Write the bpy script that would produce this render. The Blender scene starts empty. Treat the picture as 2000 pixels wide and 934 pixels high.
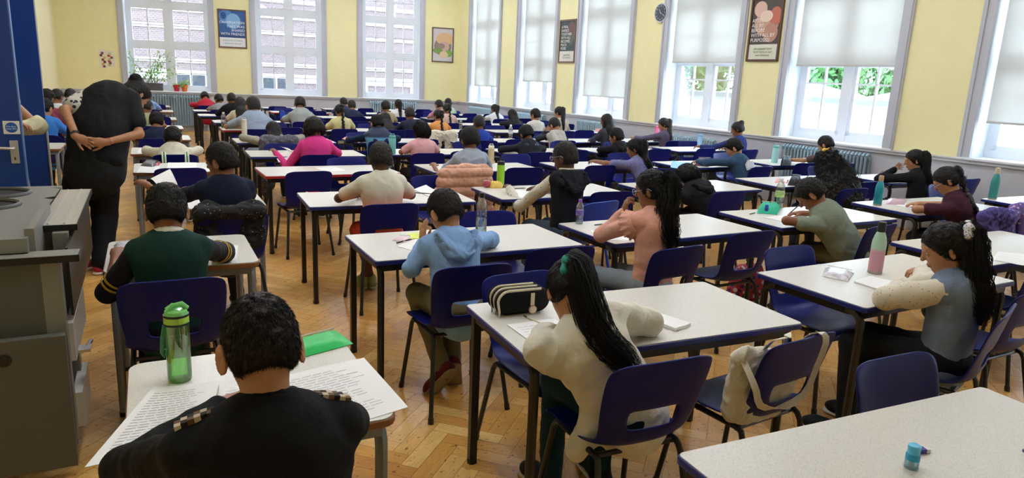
import bpy, math, random
import numpy as np
from math import sin, cos, pi, radians

sc = bpy.context.scene
COL = sc.collection

# ------------------------------------------------------------------ camera
# room frame: X runs along a row of tables, Y runs away from the camera towards the far wall
F_PX, PITCH, ROLL, CAM_H, YAW = 1374.19, 0.22328, -0.0440, 1.6273, radians(-27.5)


def cam_matrix():
    f = np.array([0, cos(PITCH), -sin(PITCH)])
    r = np.array([1., 0, 0])
    d = np.cross(f, r)
    if d[2] > 0:
        d = -d
    c, s = cos(ROLL), sin(ROLL)
    r2 = c * r + s * d
    d2 = -s * r + c * d
    M = np.stack([r2, d2, f], 1)
    cy, sy = cos(YAW), sin(YAW)
    return np.array([[cy, -sy, 0], [sy, cy, 0], [0, 0, 1]]) @ M


CM = cam_matrix()
CAM = np.array([0, 0, CAM_H])
cd = bpy.data.cameras.new('camera')
cam = bpy.data.objects.new('camera', cd)
COL.objects.link(cam)
from mathutils import Matrix, Vector
m = Matrix.Identity(4)
for i in range(3):
    m[i][0] = CM[i, 0]
    m[i][1] = -CM[i, 1]
    m[i][2] = -CM[i, 2]
m[2][3] = CAM_H
cam.matrix_world = m
cd.sensor_width = 36
cd.lens = 36 * F_PX / 2000
cd.clip_start = 0.05
cd.clip_end = 300
sc.camera = cam


def ray(px, py):
    return CM @ np.array([(px - 1000) / F_PX, (py - 467) / F_PX, 1.0])


def at_z(px, py, z):                                   # a pixel on a horizontal plane (table tops, floor)
    d = ray(px, py)
    return CAM + d * ((z - CAM_H) / d[2])


def at_y(px, py, y):
    d = ray(px, py)
    return CAM + d * (y / d[1])


# ------------------------------------------------------------------ world, light, exposure
sc.view_settings.view_transform = 'Standard'
sc.view_settings.look = 'None'
sc.view_settings.gamma = 1.0
sc.view_settings.use_curve_mapping = False
sc.view_settings.exposure = 1.48
SKY = 9.5
LAMP = 11.5
w = bpy.data.worlds.new('overcast sky')
sc.world = w
w.use_nodes = True
nt = w.node_tree
bg = nt.nodes['Background']
tc = nt.nodes.new('ShaderNodeTexCoord')
sp = nt.nodes.new('ShaderNodeSeparateXYZ')
rp = nt.nodes.new('ShaderNodeValToRGB')
nt.links.new(tc.outputs['Generated'], sp.inputs[0])
nt.links.new(sp.outputs['Z'], rp.inputs[0])
rp.color_ramp.elements[0].color = (.80, .88, 1, 1)
rp.color_ramp.elements[0].position = 0.0
rp.color_ramp.elements[1].color = (.70, .84, 1, 1)
nt.links.new(rp.outputs[0], bg.inputs[0])
bg.inputs[1].default_value = SKY

# the room
RK, RC = -0.0445, 8.672            # window wall on the right:  x = RC + RK*y
BK, BC = -0.15, 19.882             # window wall at the back:   y = BC + BK*x
CEIL = 4.55
LW = -1.8                          # left wall


def right_pt(y, off=0.0):          # point on right wall, off = into the room
    n = np.array([-1, RK]) / math.hypot(1, RK)
    return np.array([RC + RK * y, y]) + n * off


def back_pt(x, off=0.0):
    n = np.array([BK, -1]) / math.hypot(1, BK)
    return np.array([x, BC + BK * x]) + n * off


# ------------------------------------------------------------------ tagging and mesh helpers
def tag(o, label=None, cat=None, group=None, kind=None):
    if label: o['label'] = label
    if cat: o['category'] = cat
    if group: o['group'] = group
    if kind: o['kind'] = kind
    return o


def empty(name, loc, rz=0, label=None, cat=None, group=None):
    o = bpy.data.objects.new(name, None)
    o.empty_display_size = .05
    COL.objects.link(o)
    o.location = loc
    o.rotation_euler = (0, 0, rz)
    return tag(o, label, cat, group)


def link(name, me, mats=None, parent=None, loc=None, rz=0, smooth=None):
    o = bpy.data.objects.new(name, me)
    COL.objects.link(o)
    if parent is not None:
        o.parent = parent
    if loc is not None:
        o.location = loc
    if rz:
        o.rotation_euler = (0, 0, rz)
    if mats is not None:
        if not isinstance(mats, (list, tuple)): mats = [mats]
        for q in mats: me.materials.append(q)
    if smooth is not None and len(me.polygons):
        me.polygons.foreach_set('use_smooth', [smooth] * len(me.polygons))
    return o


def np_mesh(name, V, Fs, smooth=True, midx=None):
    """V (n,3); Fs = list of int arrays (m,k)"""
    me = bpy.data.meshes.new(name)
    V = np.asarray(V, np.float32)
    me.vertices.add(len(V))
    me.vertices.foreach_set('co', V.ravel())
    Fs = [np.asarray(f, np.int32) for f in Fs if len(f)]
    nl = sum(f.size for f in Fs)
    npol = sum(len(f) for f in Fs)
    me.loops.add(nl)
    me.polygons.add(npol)
    me.loops.foreach_set('vertex_index', np.concatenate([f.ravel() for f in Fs]))
    tot = np.concatenate([np.full(len(f), f.shape[1], np.int32) for f in Fs])
    st = np.concatenate([[0], np.cumsum(tot)[:-1]]).astype(np.int32)
    me.polygons.foreach_set('loop_start', st)
    me.polygons.foreach_set('loop_total', tot)
    me.polygons.foreach_set('use_smooth', np.full(npol, smooth))
    if midx is not None:
        me.polygons.foreach_set('material_index', np.asarray(midx, np.int32))
    me.update()
    me.validate()
    return me


class MB:
    """collects boxes, tubes, lathes, loose polygons and links them as ONE mesh object"""

    def __init__(s):
        s.v = []
        s.f = []
        s.mi = []
        s.cur = 0

    def add(s, vs, fs):
        b = len(s.v)
        s.v += [tuple(map(float, q)) for q in vs]
        s.f += [tuple(b + i for i in f) for f in fs]
        s.mi += [s.cur] * len(fs)
        return s

    def box(s, x0, x1, y0, y1, z0, z1):
        return s.add([(x0, y0, z0), (x1, y0, z0), (x1, y1, z0), (x0, y1, z0), (x0, y0, z1), (x1, y0, z1), (x1, y1, z1), (x0, y1, z1)],
                     [(3, 2, 1, 0), (4, 5, 6, 7), (0, 1, 5, 4), (1, 2, 6, 5), (2, 3, 7, 6), (3, 0, 4, 7)])

    def obox(s, o, ax, ay, az, x0, x1, y0, y1, z0, z1):      # box in an oriented frame
        o, ax, ay, az = (np.asarray(q, float) for q in (o, ax, ay, az))
        vs = [o + ax * x + ay * y + az * z for z in (z0, z1) for (x, y) in ((x0, y0), (x1, y0), (x1, y1), (x0, y1))]
        return s.add(vs, [(3, 2, 1, 0), (4, 5, 6, 7), (0, 1, 5, 4), (1, 2, 6, 5), (2, 3, 7, 6), (3, 0, 4, 7)])

    def tube(s, pts, r, n=8, cap=True, squash=None):
        pts = [np.asarray(p, float) for p in pts]
        rs = r if isinstance(r, (list, tuple)) else [r] * len(pts)
        rings = []
        up = None
        for i, p in enumerate(pts):
            if i == 0: d = pts[1] - p
            elif i == len(pts) - 1: d = p - pts[-2]
            else: d = (pts[i + 1] - p) / (np.linalg.norm(pts[i + 1] - p) + 1e-9) + (p - pts[i - 1]) / (np.linalg.norm(p - pts[i - 1]) + 1e-9)
            d = d / (np.linalg.norm(d) + 1e-9)
            if up is None:
                up = np.array([0, 0, 1.]) if abs(d[2]) < .9 else np.array([1., 0, 0])
            a = np.cross(d, up)
            a /= np.linalg.norm(a) + 1e-9
            b = np.cross(a, d)
            up = b
            q = squash if squash else 1
            rings.append([p + rs[i] * (a * cos(2 * pi * k / n) + b * q * sin(2 * pi * k / n)) for k in range(n)])
        vs = [v for rg in rings for v in rg]
        fs = []
        for i in range(len(pts) - 1):
            for k in range(n):
                k2 = (k + 1) % n
                fs.append((i * n + k, i * n + k2, (i + 1) * n + k2, (i + 1) * n + k))
        if cap:
            fs.append(tuple(range(n - 1, -1, -1)))
            fs.append(tuple((len(pts) - 1) * n + k for k in range(n)))
        return s.add(vs, fs)

    def lathe(s, prof, n=20, c=(0, 0, 0)):
        vs = []
        fs = []
        for (r, z) in prof:
            for k in range(n):
                a = 2 * pi * k / n
                vs.append((c[0] + r * cos(a), c[1] + r * sin(a), c[2] + z))
        for i in range(len(prof) - 1):
            for k in range(n):
                k2 = (k + 1) % n
                fs.append((i * n + k, i * n + k2, (i + 1) * n + k2, (i + 1) * n + k))
        fs.append(tuple(range(n - 1, -1, -1)))
        fs.append(tuple((len(prof) - 1) * n + k for k in range(n)))
        return s.add(vs, fs)

    def build(s, name, mats=None, parent=None, loc=None, rz=0, smooth=False, bevel=None):
        me = bpy.data.meshes.new(name)
        me.from_pydata(s.v, [], s.f)
        me.polygons.foreach_set('material_index', s.mi)
        o = link(name, me, mats, parent, loc, rz)
        if smooth:
            me.polygons.foreach_set('use_smooth', [True] * len(me.polygons))
            try:
                me.set_sharp_from_angle(angle=radians(40))
            except Exception:
                pass
        if bevel:
            b = o.modifiers.new('bevel', 'BEVEL')
            b.width = bevel
            b.segments = 2
            b.limit_method = 'ANGLE'
        return o


def arc(c, a, b, r, a0, a1, n=6):   # points of an arc in plane spanned by unit vectors a,b
    c, a, b = (np.asarray(q, float) for q in (c, a, b))
    return [c + r * (a * cos(t) + b * sin(t)) for t in np.linspace(a0, a1, n)]


def copy_tree(o, parent=None):
    c = o.copy()
    COL.objects.link(c)
    c.parent = parent
    for ch in list(o.children):
        copy_tree(ch, c)
    return c


# ------------------------------------------------------------------ materials
_M = {}


def srgb(h):
    if isinstance(h, str):
        h = h.lstrip('#')
        c = [int(h[i:i + 2], 16) / 255 for i in (0, 2, 4)]
    else:
        c = list(h)
    return tuple(x / 12.92 if x <= .04045 else ((x + .055) / 1.055) ** 2.4 for x in c)


def mat(name, col, rough=.5, metal=0, spec=.5, bump=0, bscale=40, var=0, vscale=6, stretch=None, sheen=0, emit=0, alpha=1):
    if name in _M: return _M[name]
    m = bpy.data.materials.new(name)
    _M[name] = m
    m.use_nodes = True
    n = m.node_tree.nodes
    L = m.node_tree.links
    p = n['Principled BSDF']
    c = srgb(col)
    p.inputs['Base Color'].default_value = (*c, 1)
    p.inputs['Roughness'].default_value = rough
    p.inputs['Metallic'].default_value = metal
    p.inputs['Specular IOR Level'].default_value = spec
    if sheen:
        p.inputs['Sheen Weight'].default_value = sheen
    if emit:
        p.inputs['Emission Color'].default_value = (*c, 1)
        p.inputs['Emission Strength'].default_value = emit
    if bump or var:
        t = n.new('ShaderNodeTexCoord')
        mp = n.new('ShaderNodeMapping')
        L.new(t.outputs['Object'], mp.inputs[0])
        if stretch: mp.inputs['Scale'].default_value = stretch
        if bump:
            no = n.new('ShaderNodeTexNoise')
            no.inputs['Scale'].default_value = bscale
            no.inputs['Detail'].default_value = 3
            L.new(mp.outputs[0], no.inputs['Vector'])
            b = n.new('ShaderNodeBump')
            b.inputs['Strength'].default_value = bump
            b.inputs['Distance'].default_value = .01
            L.new(no.outputs['Fac'], b.inputs['Height'])
            L.new(b.outputs[0], p.inputs['Normal'])
        if var:
            no = n.new('ShaderNodeTexNoise')
            no.inputs['Scale'].default_value = vscale
            no.inputs['Detail'].default_value = 4
            L.new(mp.outputs[0], no.inputs['Vector'])
            r = n.new('ShaderNodeValToRGB')
            r.color_ramp.elements[0].position = .3
            r.color_ramp.elements[1].position = .7
            r.color_ramp.elements[0].color = (*[x * (1 - var) for x in c], 1)
            r.color_ramp.elements[1].color = (*[min(1, x * (1 + var)) for x in c], 1)
            L.new(no.outputs['Fac'], r.inputs[0])
            L.new(r.outputs[0], p.inputs['Base Color'])
    return m


def glassy(name, col=(1, 1, 1), rough=.02, opac=.12):
    """thin clear pane or bottle wall: mostly see-through with a glossy coat"""
    if name in _M: return _M[name]
    m = bpy.data.materials.new(name)
    _M[name] = m
    m.use_nodes = True
    n = m.node_tree.nodes
    L = m.node_tree.links
    n.clear()
    o = n.new('ShaderNodeOutputMaterial')
    tr = n.new('ShaderNodeBsdfTransparent')
    tr.inputs[0].default_value = (*srgb(col), 1)
    gl = n.new('ShaderNodeBsdfGlossy')
    gl.inputs['Roughness'].default_value = rough
    mx = n.new('ShaderNodeMixShader')
    fr = n.new('ShaderNodeLayerWeight')
    fr.inputs[0].default_value = .35
    mt = n.new('ShaderNodeMath')
    mt.operation = 'MULTIPLY_ADD'
    mt.inputs[1].default_value = .55
    mt.inputs[2].default_value = opac * .4
    mt.use_clamp = True
    L.new(fr.outputs['Fresnel'], mt.inputs[0])
    L.new(mt.outputs[0], mx.inputs[0])
    L.new(tr.outputs[0], mx.inputs[1])
    L.new(gl.outputs[0], mx.inputs[2])
    L.new(mx.outputs[0], o.inputs[0])
    return m


def ramp_mat(name, stops, axis='Z', rough=.8, lo=0., hi=1., bump=.15, bscale=300):
    """colour bands along an object axis (dyed or striped cloth)"""
    if name in _M: return _M[name]
    m = mat(name, '#ffffff', rough)
    n = m.node_tree.nodes
    L = m.node_tree.links
    p = n['Principled BSDF']
    t = n.new('ShaderNodeTexCoord')
    s = n.new('ShaderNodeSeparateXYZ')
    mr = n.new('ShaderNodeMapRange')
    mr.inputs[1].default_value = lo
    mr.inputs[2].default_value = hi
    r = n.new('ShaderNodeValToRGB')
    el = r.color_ramp.elements
    while len(el) > 1: el.remove(el[-1])
    el[0].position = stops[0][0]
    el[0].color = (*srgb(stops[0][1]), 1)
    for q, c in stops[1:]:
        e = el.new(q)
        e.color = (*srgb(c), 1)
    L.new(t.outputs['Object'], s.inputs[0])
    L.new(s.outputs[axis], mr.inputs[0])
    L.new(mr.outputs[0], r.inputs[0])
    L.new(r.outputs[0], p.inputs['Base Color'])
    return m


def dots_mat(name, base, dot, scale=60, size=.25, rough=.8, dot2=None, chance=1.0):
    """small printed motifs scattered over cloth"""
    if name in _M: return _M[name]
    m = mat(name, base, rough)
    n = m.node_tree.nodes
    L = m.node_tree.links
    p = n['Principled BSDF']
    t = n.new('ShaderNodeTexCoord')
    v = n.new('ShaderNodeTexVoronoi')
    v.inputs['Scale'].default_value = scale
    L.new(t.outputs['Object'], v.inputs['Vector'])
    mt = n.new('ShaderNodeMath')
    mt.operation = 'LESS_THAN'
    mt.inputs[1].default_value = size
    L.new(v.outputs['Distance'], mt.inputs[0])
    mx = n.new('ShaderNodeMix')
    mx.data_type = 'RGBA'
    mx.inputs['A'].default_value = (*srgb(base), 1)
    mx.inputs['B'].default_value = (*srgb(dot), 1)
    L.new(mt.outputs[0], mx.inputs['Factor'])
    if dot2:
        hs = n.new('ShaderNodeSeparateColor')
        L.new(v.outputs['Color'], hs.inputs[0])
        g = n.new('ShaderNodeMath')
        g.operation = 'GREATER_THAN'
        g.inputs[1].default_value = .5
        L.new(hs.outputs[0], g.inputs[0])
        m2 = n.new('ShaderNodeMix')
        m2.data_type = 'RGBA'
        m2.inputs['A'].default_value = (*srgb(dot), 1)
        m2.inputs['B'].default_value = (*srgb(dot2), 1)
        L.new(g.outputs[0], m2.inputs['Factor'])
        L.new(m2.outputs['Result'], mx.inputs['B'])
    L.new(mx.outputs['Result'], p.inputs['Base Color'])
    return m


M_black = mat('black plastic', '#141416', .4)
M_tube = mat('dark painted steel tube', '#211f1d', .35, 0, .5)
M_grey_tube = mat('grey painted steel tube', '#85878a', .35, .1)
M_white = mat('white paint', '#eef0f2', .45)
M_paper = mat('white paper', '#f4f4f2', .7)
M_steel = mat('brushed steel', '#c8c8c6', .3, .9)
# ------------------------------------------------------------------ smooth solid modelling: rounded shapes blended into one skin
def V3(*a):
    return np.array(a, float)


def unit(v):
    v = np.asarray(v, float)
    return v / (np.linalg.norm(v) + 1e-12)


def rc(a, b, ra, rb, k=.02, w=None, s=1.0, sub=False):
    return dict(t='rc', a=np.asarray(a, float), b=np.asarray(b, float), ra=ra, rb=rb, k=k, w=None if w is None else unit(w), s=s, sub=sub)


def ell(c, r, R=None, k=.02, sub=False):
    return dict(t='el', c=np.asarray(c, float), r=np.asarray(r, float), R=np.eye(3) if R is None else R, k=k, sub=sub)


def bounds(p):
    if p['t'] == 'rc':
        m = max(p['ra'], p['rb']) * 1.02
        return np.minimum(p['a'], p['b']) - m, np.maximum(p['a'], p['b']) + m
    m = p['r'].max()
    e = np.sqrt(((p['R'] * p['r']) ** 2).sum(1))
    return p['c'] - e, p['c'] + e


def dist(p, P):
    if p['t'] == 'el':
        q = (P - p['c']) @ p['R']
        k0 = np.sqrt(((q / p['r']) ** 2).sum(-1))
        k1 = np.sqrt(((q / p['r'] ** 2) ** 2).sum(-1)) + 1e-9
        return k0 * (k0 - 1) / k1
    a, b, ra, rb, s = p['a'], p['b'], p['ra'], p['rb'], 1.0
    Q = P - a
    ba = b - a
    if p['w'] is not None:
        w, s = p['w'], p['s']
        Q = Q + (1 / s - 1) * (Q @ w)[..., None] * w
        ba = ba + (1 / s - 1) * (ba @ w) * w
    l2 = ba @ ba
    if l2 < 1e-10:
        return (np.sqrt((Q ** 2).sum(-1)) - ra) * min(1, s)
    rr = ra - rb
    if l2 <= rr * rr + 1e-9:
        d = np.minimum(np.sqrt((Q ** 2).sum(-1)) - ra, np.sqrt(((Q - ba) ** 2).sum(-1)) - rb)
        return d * min(1, s)
    a2 = l2 - rr * rr
    il2 = 1 / l2
    y = Q @ ba
    z = y - l2
    x2 = ((Q * l2 - ba * y[..., None]) ** 2).sum(-1)
    y2 = y * y * l2
    z2 = z * z * l2
    kk = np.sign(rr) * rr * rr * x2
    d1 = np.sqrt(x2 + z2) * il2 - rb
    d2 = np.sqrt(x2 + y2) * il2 - ra
    d3 = (np.sqrt(x2 * a2 * il2) + y * rr) * il2 - ra
    d = np.where(np.sign(z) * a2 * z2 > kk, d1, np.where(np.sign(y) * a2 * y2 < kk, d2, d3))
    return d * min(1, s)


def solid(prims, h):
    pos = [p for p in prims if not p['sub']]
    lo = np.min([bounds(p)[0] for p in pos], 0) - 2.5 * h - .012
    hi = np.max([bounds(p)[1] for p in pos], 0) + 2.5 * h + .012
    n = np.ceil((hi - lo) / h).astype(int) + 1
    D = np.full(n, 9.0, np.float32)
    for p in prims:
        a, b = bounds(p)
        mg = p['k'] + 2.5 * h
        i0 = np.clip(np.floor((a - mg - lo) / h).astype(int), 0, n)
        i1 = np.clip(np.ceil((b + mg - lo) / h).astype(int) + 1, 0, n)
        if (i1 <= i0).any(): continue
        g = [lo[i] + h * np.arange(i0[i], i1[i]) for i in range(3)]
        P = np.stack(np.meshgrid(*g, indexing='ij'), -1)
        d = dist(p, P).astype(np.float32)
        sl = tuple(slice(i0[i], i1[i]) for i in range(3))
        A = D[sl]
        k = p['k']
        if p['sub']:
            d = -d
            hh = np.maximum(k - np.abs(A - d), 0) / k
            D[sl] = np.maximum(A, d) + hh * hh * k * .25
        else:
            hh = np.maximum(k - np.abs(A - d), 0) / k
            D[sl] = np.minimum(A, d) - hh * hh * k * .25
    return nets(D, lo, h)


def nets(D, lo, h):
    S = D < 0
    nx, ny, nz = D.shape
    c = np.zeros((nx - 1, ny - 1, nz - 1), np.int8)
    for i in (0, 1):
        for j in (0, 1):
            for k in (0, 1):
                c += S[i:nx - 1 + i, j:ny - 1 + j, k:nz - 1 + k]
    mk = (c > 0) & (c < 8)
    I = np.argwhere(mk)
    idx = np.full(mk.shape, -1, np.int32)
    idx[mk] = np.arange(len(I))
    acc = np.zeros((len(I), 3))
    cnt = np.zeros(len(I))
    cor = [(i, j, k) for i in (0, 1) for j in (0, 1) for k in (0, 1)]
    val = {q: D[I[:, 0] + q[0], I[:, 1] + q[1], I[:, 2] + q[2]] for q in cor}
    for q in cor:
        for ax in range(3):
            if q[ax] == 0:
                r = list(q)
                r[ax] = 1
                va, vb = val[q], val[tuple(r)]
                x = (va < 0) != (vb < 0)
                t = va / np.where(x, va - vb, 1)
                pt = np.array(q, float)[None] + np.eye(3)[ax][None] * t[:, None]
                acc += pt * x[:, None]
                cnt += x
    V = lo + h * (I + acc / np.maximum(cnt, 1)[:, None])
    Fq = []
    for ax in range(3):
        a, b = [(1, 2), (2, 0), (0, 1)][ax]
        s0 = [slice(None)] * 3
        s1 = [slice(None)] * 3
        s0[ax] = slice(0, -1)
        s1[ax] = slice(1, None)
        for q in (a, b):
            s0[q] = slice(1, -1)
            s1[q] = slice(1, -1)
        A, B = S[tuple(s0)], S[tuple(s1)]
        for flip in (False, True):
            E = np.argwhere((A & ~B) if not flip else (~A & B))
            if not len(E): continue
            E[:, a] += 1
            E[:, b] += 1
            ea, eb = np.eye(3, dtype=int)[a], np.eye(3, dtype=int)[b]
            q = [E - ea - eb, E - eb, E, E - ea]
            f = np.stack([idx[w_[:, 0], w_[:, 1], w_[:, 2]] for w_ in q], 1)
            if flip: f = f[:, ::-1]
            Fq.append(f)
    return V, np.concatenate(Fq)


def vnormals(V, Fq):
    a, b, c, d = (V[Fq[:, i]] for i in range(4))
    n = np.cross(c - a, d - b)
    N = np.zeros_like(V)
    for i in range(4):
        np.add.at(N, Fq[:, i], n)
    return N / (np.linalg.norm(N, axis=1)[:, None] + 1e-12)


def vnoise(P, seed=0):
    """smooth lattice noise in -1..1"""
    i = np.floor(P).astype(np.int64)
    f = P - i
    f = f * f * (3 - 2 * f)

    def hsh(x, y, z_):
        h = (x * 374761393 + y * 668265263 + z_ * 2147483647 + seed * 1274126177) & 0xFFFFFFFF
        h = ((h ^ (h >> 13)) * 1274126177) & 0xFFFFFFFF
        h = h ^ (h >> 16)
        return (h & 0xFFFF) / 32767.5 - 1
    o = 0
    for dx in (0, 1):
        for dy in (0, 1):
            for dz in (0, 1):
                w_ = (f[:, 0] if dx else 1 - f[:, 0]) * (f[:, 1] if dy else 1 - f[:, 1]) * (f[:, 2] if dz else 1 - f[:, 2])
                o = o + w_ * hsh(i[:, 0] + dx, i[:, 1] + dy, i[:, 2] + dz)
    return o


def wob(V, rng, wl, n=5, ridge=False):
    sd = int(rng.integers(1, 9999))
    A = np.linalg.qr(rng.normal(size=(3, 3)))[0]
    Q = (V @ A) / (wl * .5)
    if ridge:
        Q = Q * V3(1, .55, 1.25)
        return 1 - 2.2 * np.abs(vnoise(Q, sd) + .4 * vnoise(Q * 2.1, sd + 1))
    return vnoise(Q, sd) + .5 * vnoise(Q * 2.1, sd + 1)


def smooth_mesh(V, Fq, it=1):
    for _ in range(it):
        A = np.zeros_like(V)
        c = np.zeros(len(V))
        for i in range(4):
            j = (i + 1) % 4
            np.add.at(A, Fq[:, i], V[Fq[:, j]])
            np.add.at(c, Fq[:, i], 1)
            np.add.at(A, Fq[:, j], V[Fq[:, i]])
            np.add.at(c, Fq[:, j], 1)
        V = .5 * V + .5 * A / np.maximum(c, 1)[:, None]
    return V
# ------------------------------------------------------------------ people
SKINS = {'brown': ('#8a5a3c', '#7d4b35'), 'tan': ('#b27f5c', '#a0664e'), 'deep': ('#5e3a28', '#5a3428'), 'light': ('#cf9c7a', '#b87362')}
M_eye = mat('eye white', '#e9e4df', .25)
M_iris = mat('dark iris', '#1b120e', .2)


def skin_mats(k):
    a, b = SKINS[k]
    s = mat('skin ' + k, a, .5, spec=.4, var=.08, vscale=25)
    s.node_tree.nodes['Principled BSDF'].inputs['Subsurface Weight'].default_value = .08
    s.node_tree.nodes['Principled BSDF'].inputs['Subsurface Radius'].default_value = (.02, .008, .004)
    return [s, M_eye, M_iris, mat('lips ' + k, b, .45)]


HAIRM = {'black': mat('black hair', '#0f0c0a', .5, spec=.35, bump=.5, bscale=220, stretch=(1, 1, .25)),
         'brown': mat('dark brown hair', '#1a1310', .5, spec=.35, bump=.5, bscale=220, stretch=(1, 1, .25)),
         'soft': mat('dark greyish brown hair', '#1f1b1a', .5, spec=.4, bump=.5, bscale=220, stretch=(1, 1, .25))}


def cloth(name, col, rough=.85, var=.05, bump=.25, bscale=90):
    return mat(name, col, rough, spec=.25, bump=bump, bscale=bscale, var=var, vscale=9)


def rot2(f0, th):           # pitch a horizontal direction down by th -> (forward, up)
    z = V3(0, 0, 1)
    return unit(cos(th) * f0 - sin(th) * z), unit(sin(th) * f0 + cos(th) * z)


def hand(W, d, n, lat, s=1.0, curl=.5, h=.01):
    """palm and five bent fingers; d along the hand, n out of the palm, lat towards the thumb"""
    d, n, lat = unit(d), unit(n), unit(lat)
    P = []
    R = np.stack([lat, d, n], 1)
    P.append(ell(W + d * .040 * s, (.036 * s, .044 * s, .0145 * s), R, k=.012))
    P.append(rc(W - d * .02 * s, W + d * .02 * s, .022 * s, .024 * s, .015, w=n, s=.75))
    L = [(.027, .068, .9), (.009, .074, 1.0), (-.010, .071, .93), (-.027, .062, .75)]
    r0 = max(.0078 * s, .55 * h)
    for i, (x, y, q) in enumerate(L):
        p = W + lat * x * s + d * y * s
        a = .15 + curl * .35 + .04 * i
        for seg, ln in enumerate((.034, .022, .017)):
            di = cos(a) * d + sin(a) * n + lat * (.10 - .07 * i)
            e = p + unit(di) * ln * q * s
            P.append(rc(p, e, r0 * (1 - .08 * seg), r0 * (.94 - .08 * seg), .005))
            p = e
            a += curl * (.75 if seg == 0 else .55)
    p = W + lat * .024 * s + d * .012 * s
    a = .0
    dd = unit(d * .75 + lat * .62 + n * .25)
    for seg, ln in enumerate((.032, .026, .020)):
        e = p + dd * ln * s
        P.append(rc(p, e, r0 * (1.25 - .15 * seg), r0 * (1.12 - .12 * seg), .007))
        p = e
        dd = unit(dd + d * .35 + n * .25 * curl)
    return P


def strand_tris(P0, D0, Ln, R, rng, bend=None, seg=2):
    """hair strands: slim three-sided blades from P0 along D0"""
    n = len(P0)
    a = np.cross(D0, rng.normal(size=(n, 3)))
    a /= np.linalg.norm(a, axis=1)[:, None] + 1e-9
    b = np.cross(D0, a)
    Vs, F3, F4 = [], [], []
    g = np.zeros((n, 3)) if bend is None else bend
    for j in range(seg):
        t = j / seg
        c = P0 + D0 * (Ln * t)[:, None] + g * (t * t * Ln)[:, None]
        r = (R * (1 - .55 * t))[:, None]
        for q in range(3):
            th = 2.094 * q
            Vs.append(c + r * (a * cos(th) + b * sin(th)))
    Vs.append(P0 + D0 * Ln[:, None] + g * Ln[:, None])
    V = np.concatenate(Vs)
    i = np.arange(n)
    for j in range(seg - 1):
        for q in range(3):
            q2 = (q + 1) % 3
            F4.append(np.stack([i + n * (3 * j + q), i + n * (3 * j + q2), i + n * (3 * j + 3 + q2), i + n * (3 * j + 3 + q)], 1))
    for q in range(3):
        q2 = (q + 1) % 3
        F3.append(np.stack([i + n * (3 * (seg - 1) + q), i + n * (3 * (seg - 1) + q2), i + n * 3 * seg], 1))
    return V, (np.concatenate(F4) if F4 else np.zeros((0, 4), int)), np.concatenate(F3)


def spline(pts, n):
    pts = np.asarray(pts, float)
    if len(pts) < 3:
        return np.linspace(pts[0], pts[-1], n)
    P = np.concatenate([[2 * pts[0] - pts[1]], pts, [2 * pts[-1] - pts[-2]]])
    out = []
    m = len(pts) - 1
    for t in np.linspace(0, m - 1e-6, n):
        i = int(t)
        u = t - i
        a, b, c, d = P[i:i + 4]
        out.append(.5 * (2 * b + (c - a) * u + (2 * a - 5 * b + 4 * c - d) * u * u + (3 * b - a - 3 * c + d) * u ** 3))
    return np.array(out)


def lock_strands(path, rad, n, rng, wavy=0., thin=.0016, k=3, spread=1.0, seg=14):
    """long strands that follow a path in a bundle; rad(t) = bundle radius"""
    S = spline(path, seg)
    T = np.gradient(S, axis=0)
    T /= np.linalg.norm(T, axis=1)[:, None]
    A = np.cross(T, V3(.3, .2, 1))
    A /= np.linalg.norm(A, axis=1)[:, None]
    B = np.cross(T, A)
    th = rng.uniform(0, 2 * pi, n)
    q = np.sqrt(rng.uniform(.25, 1.1, n)) * spread
    endt = rng.uniform(.72, 1.0, n)
    ph = rng.uniform(0, 6.28, n)
    Vs, F4 = [], []
    for j in range(seg):
        t = j / (seg - 1)
        tt = np.minimum(t, endt)
        i0 = np.clip((tt * (seg - 1)).astype(int), 0, seg - 2)
        u = (tt * (seg - 1) - i0)[:, None]
        c = S[i0] * (1 - u) + S[i0 + 1] * u
        a = A[i0]
        b = B[i0]
        r = np.array([rad(x) for x in tt]) * q
        wv = wavy * np.sin(t * 26 + ph) if wavy else 0
        thj = th + .5 * np.sin(t * 3 + ph)
        c = c + a * ((r + wv) * np.cos(thj))[:, None] + b * ((r + wv) * np.sin(thj))[:, None]
        w_ = thin * (1.15 - .8 * t)
        for m_ in range(3):
            Vs.append(c + w_ * (a * cos(2.094 * m_) + b * sin(2.094 * m_)))
    V = np.concatenate(Vs)
    i = np.arange(n)
    for j in range(seg - 1):
        for m_ in range(3):
            m2 = (m_ + 1) % 3
            F4.append(np.stack([i + n * (3 * j + m_), i + n * (3 * j + m2), i + n * (3 * j + 3 + m2), i + n * (3 * j + 3 + m_)], 1))
    return V, np.concatenate(F4), np.zeros((0, 3), int)


def merge_parts(parts):
    V, F4, F3, o = [], [], [], 0
    for v, f4, f3 in parts:
        V.append(v)
        if len(f4): F4.append(np.asarray(f4) + o)
        if len(f3): F3.append(np.asarray(f3) + o)
        o += len(v)
    return np.concatenate(V), [np.concatenate(x) for x in (F4, F3) if len(x)]


TB = .71     # table height
PEOPLE = {}


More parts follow.
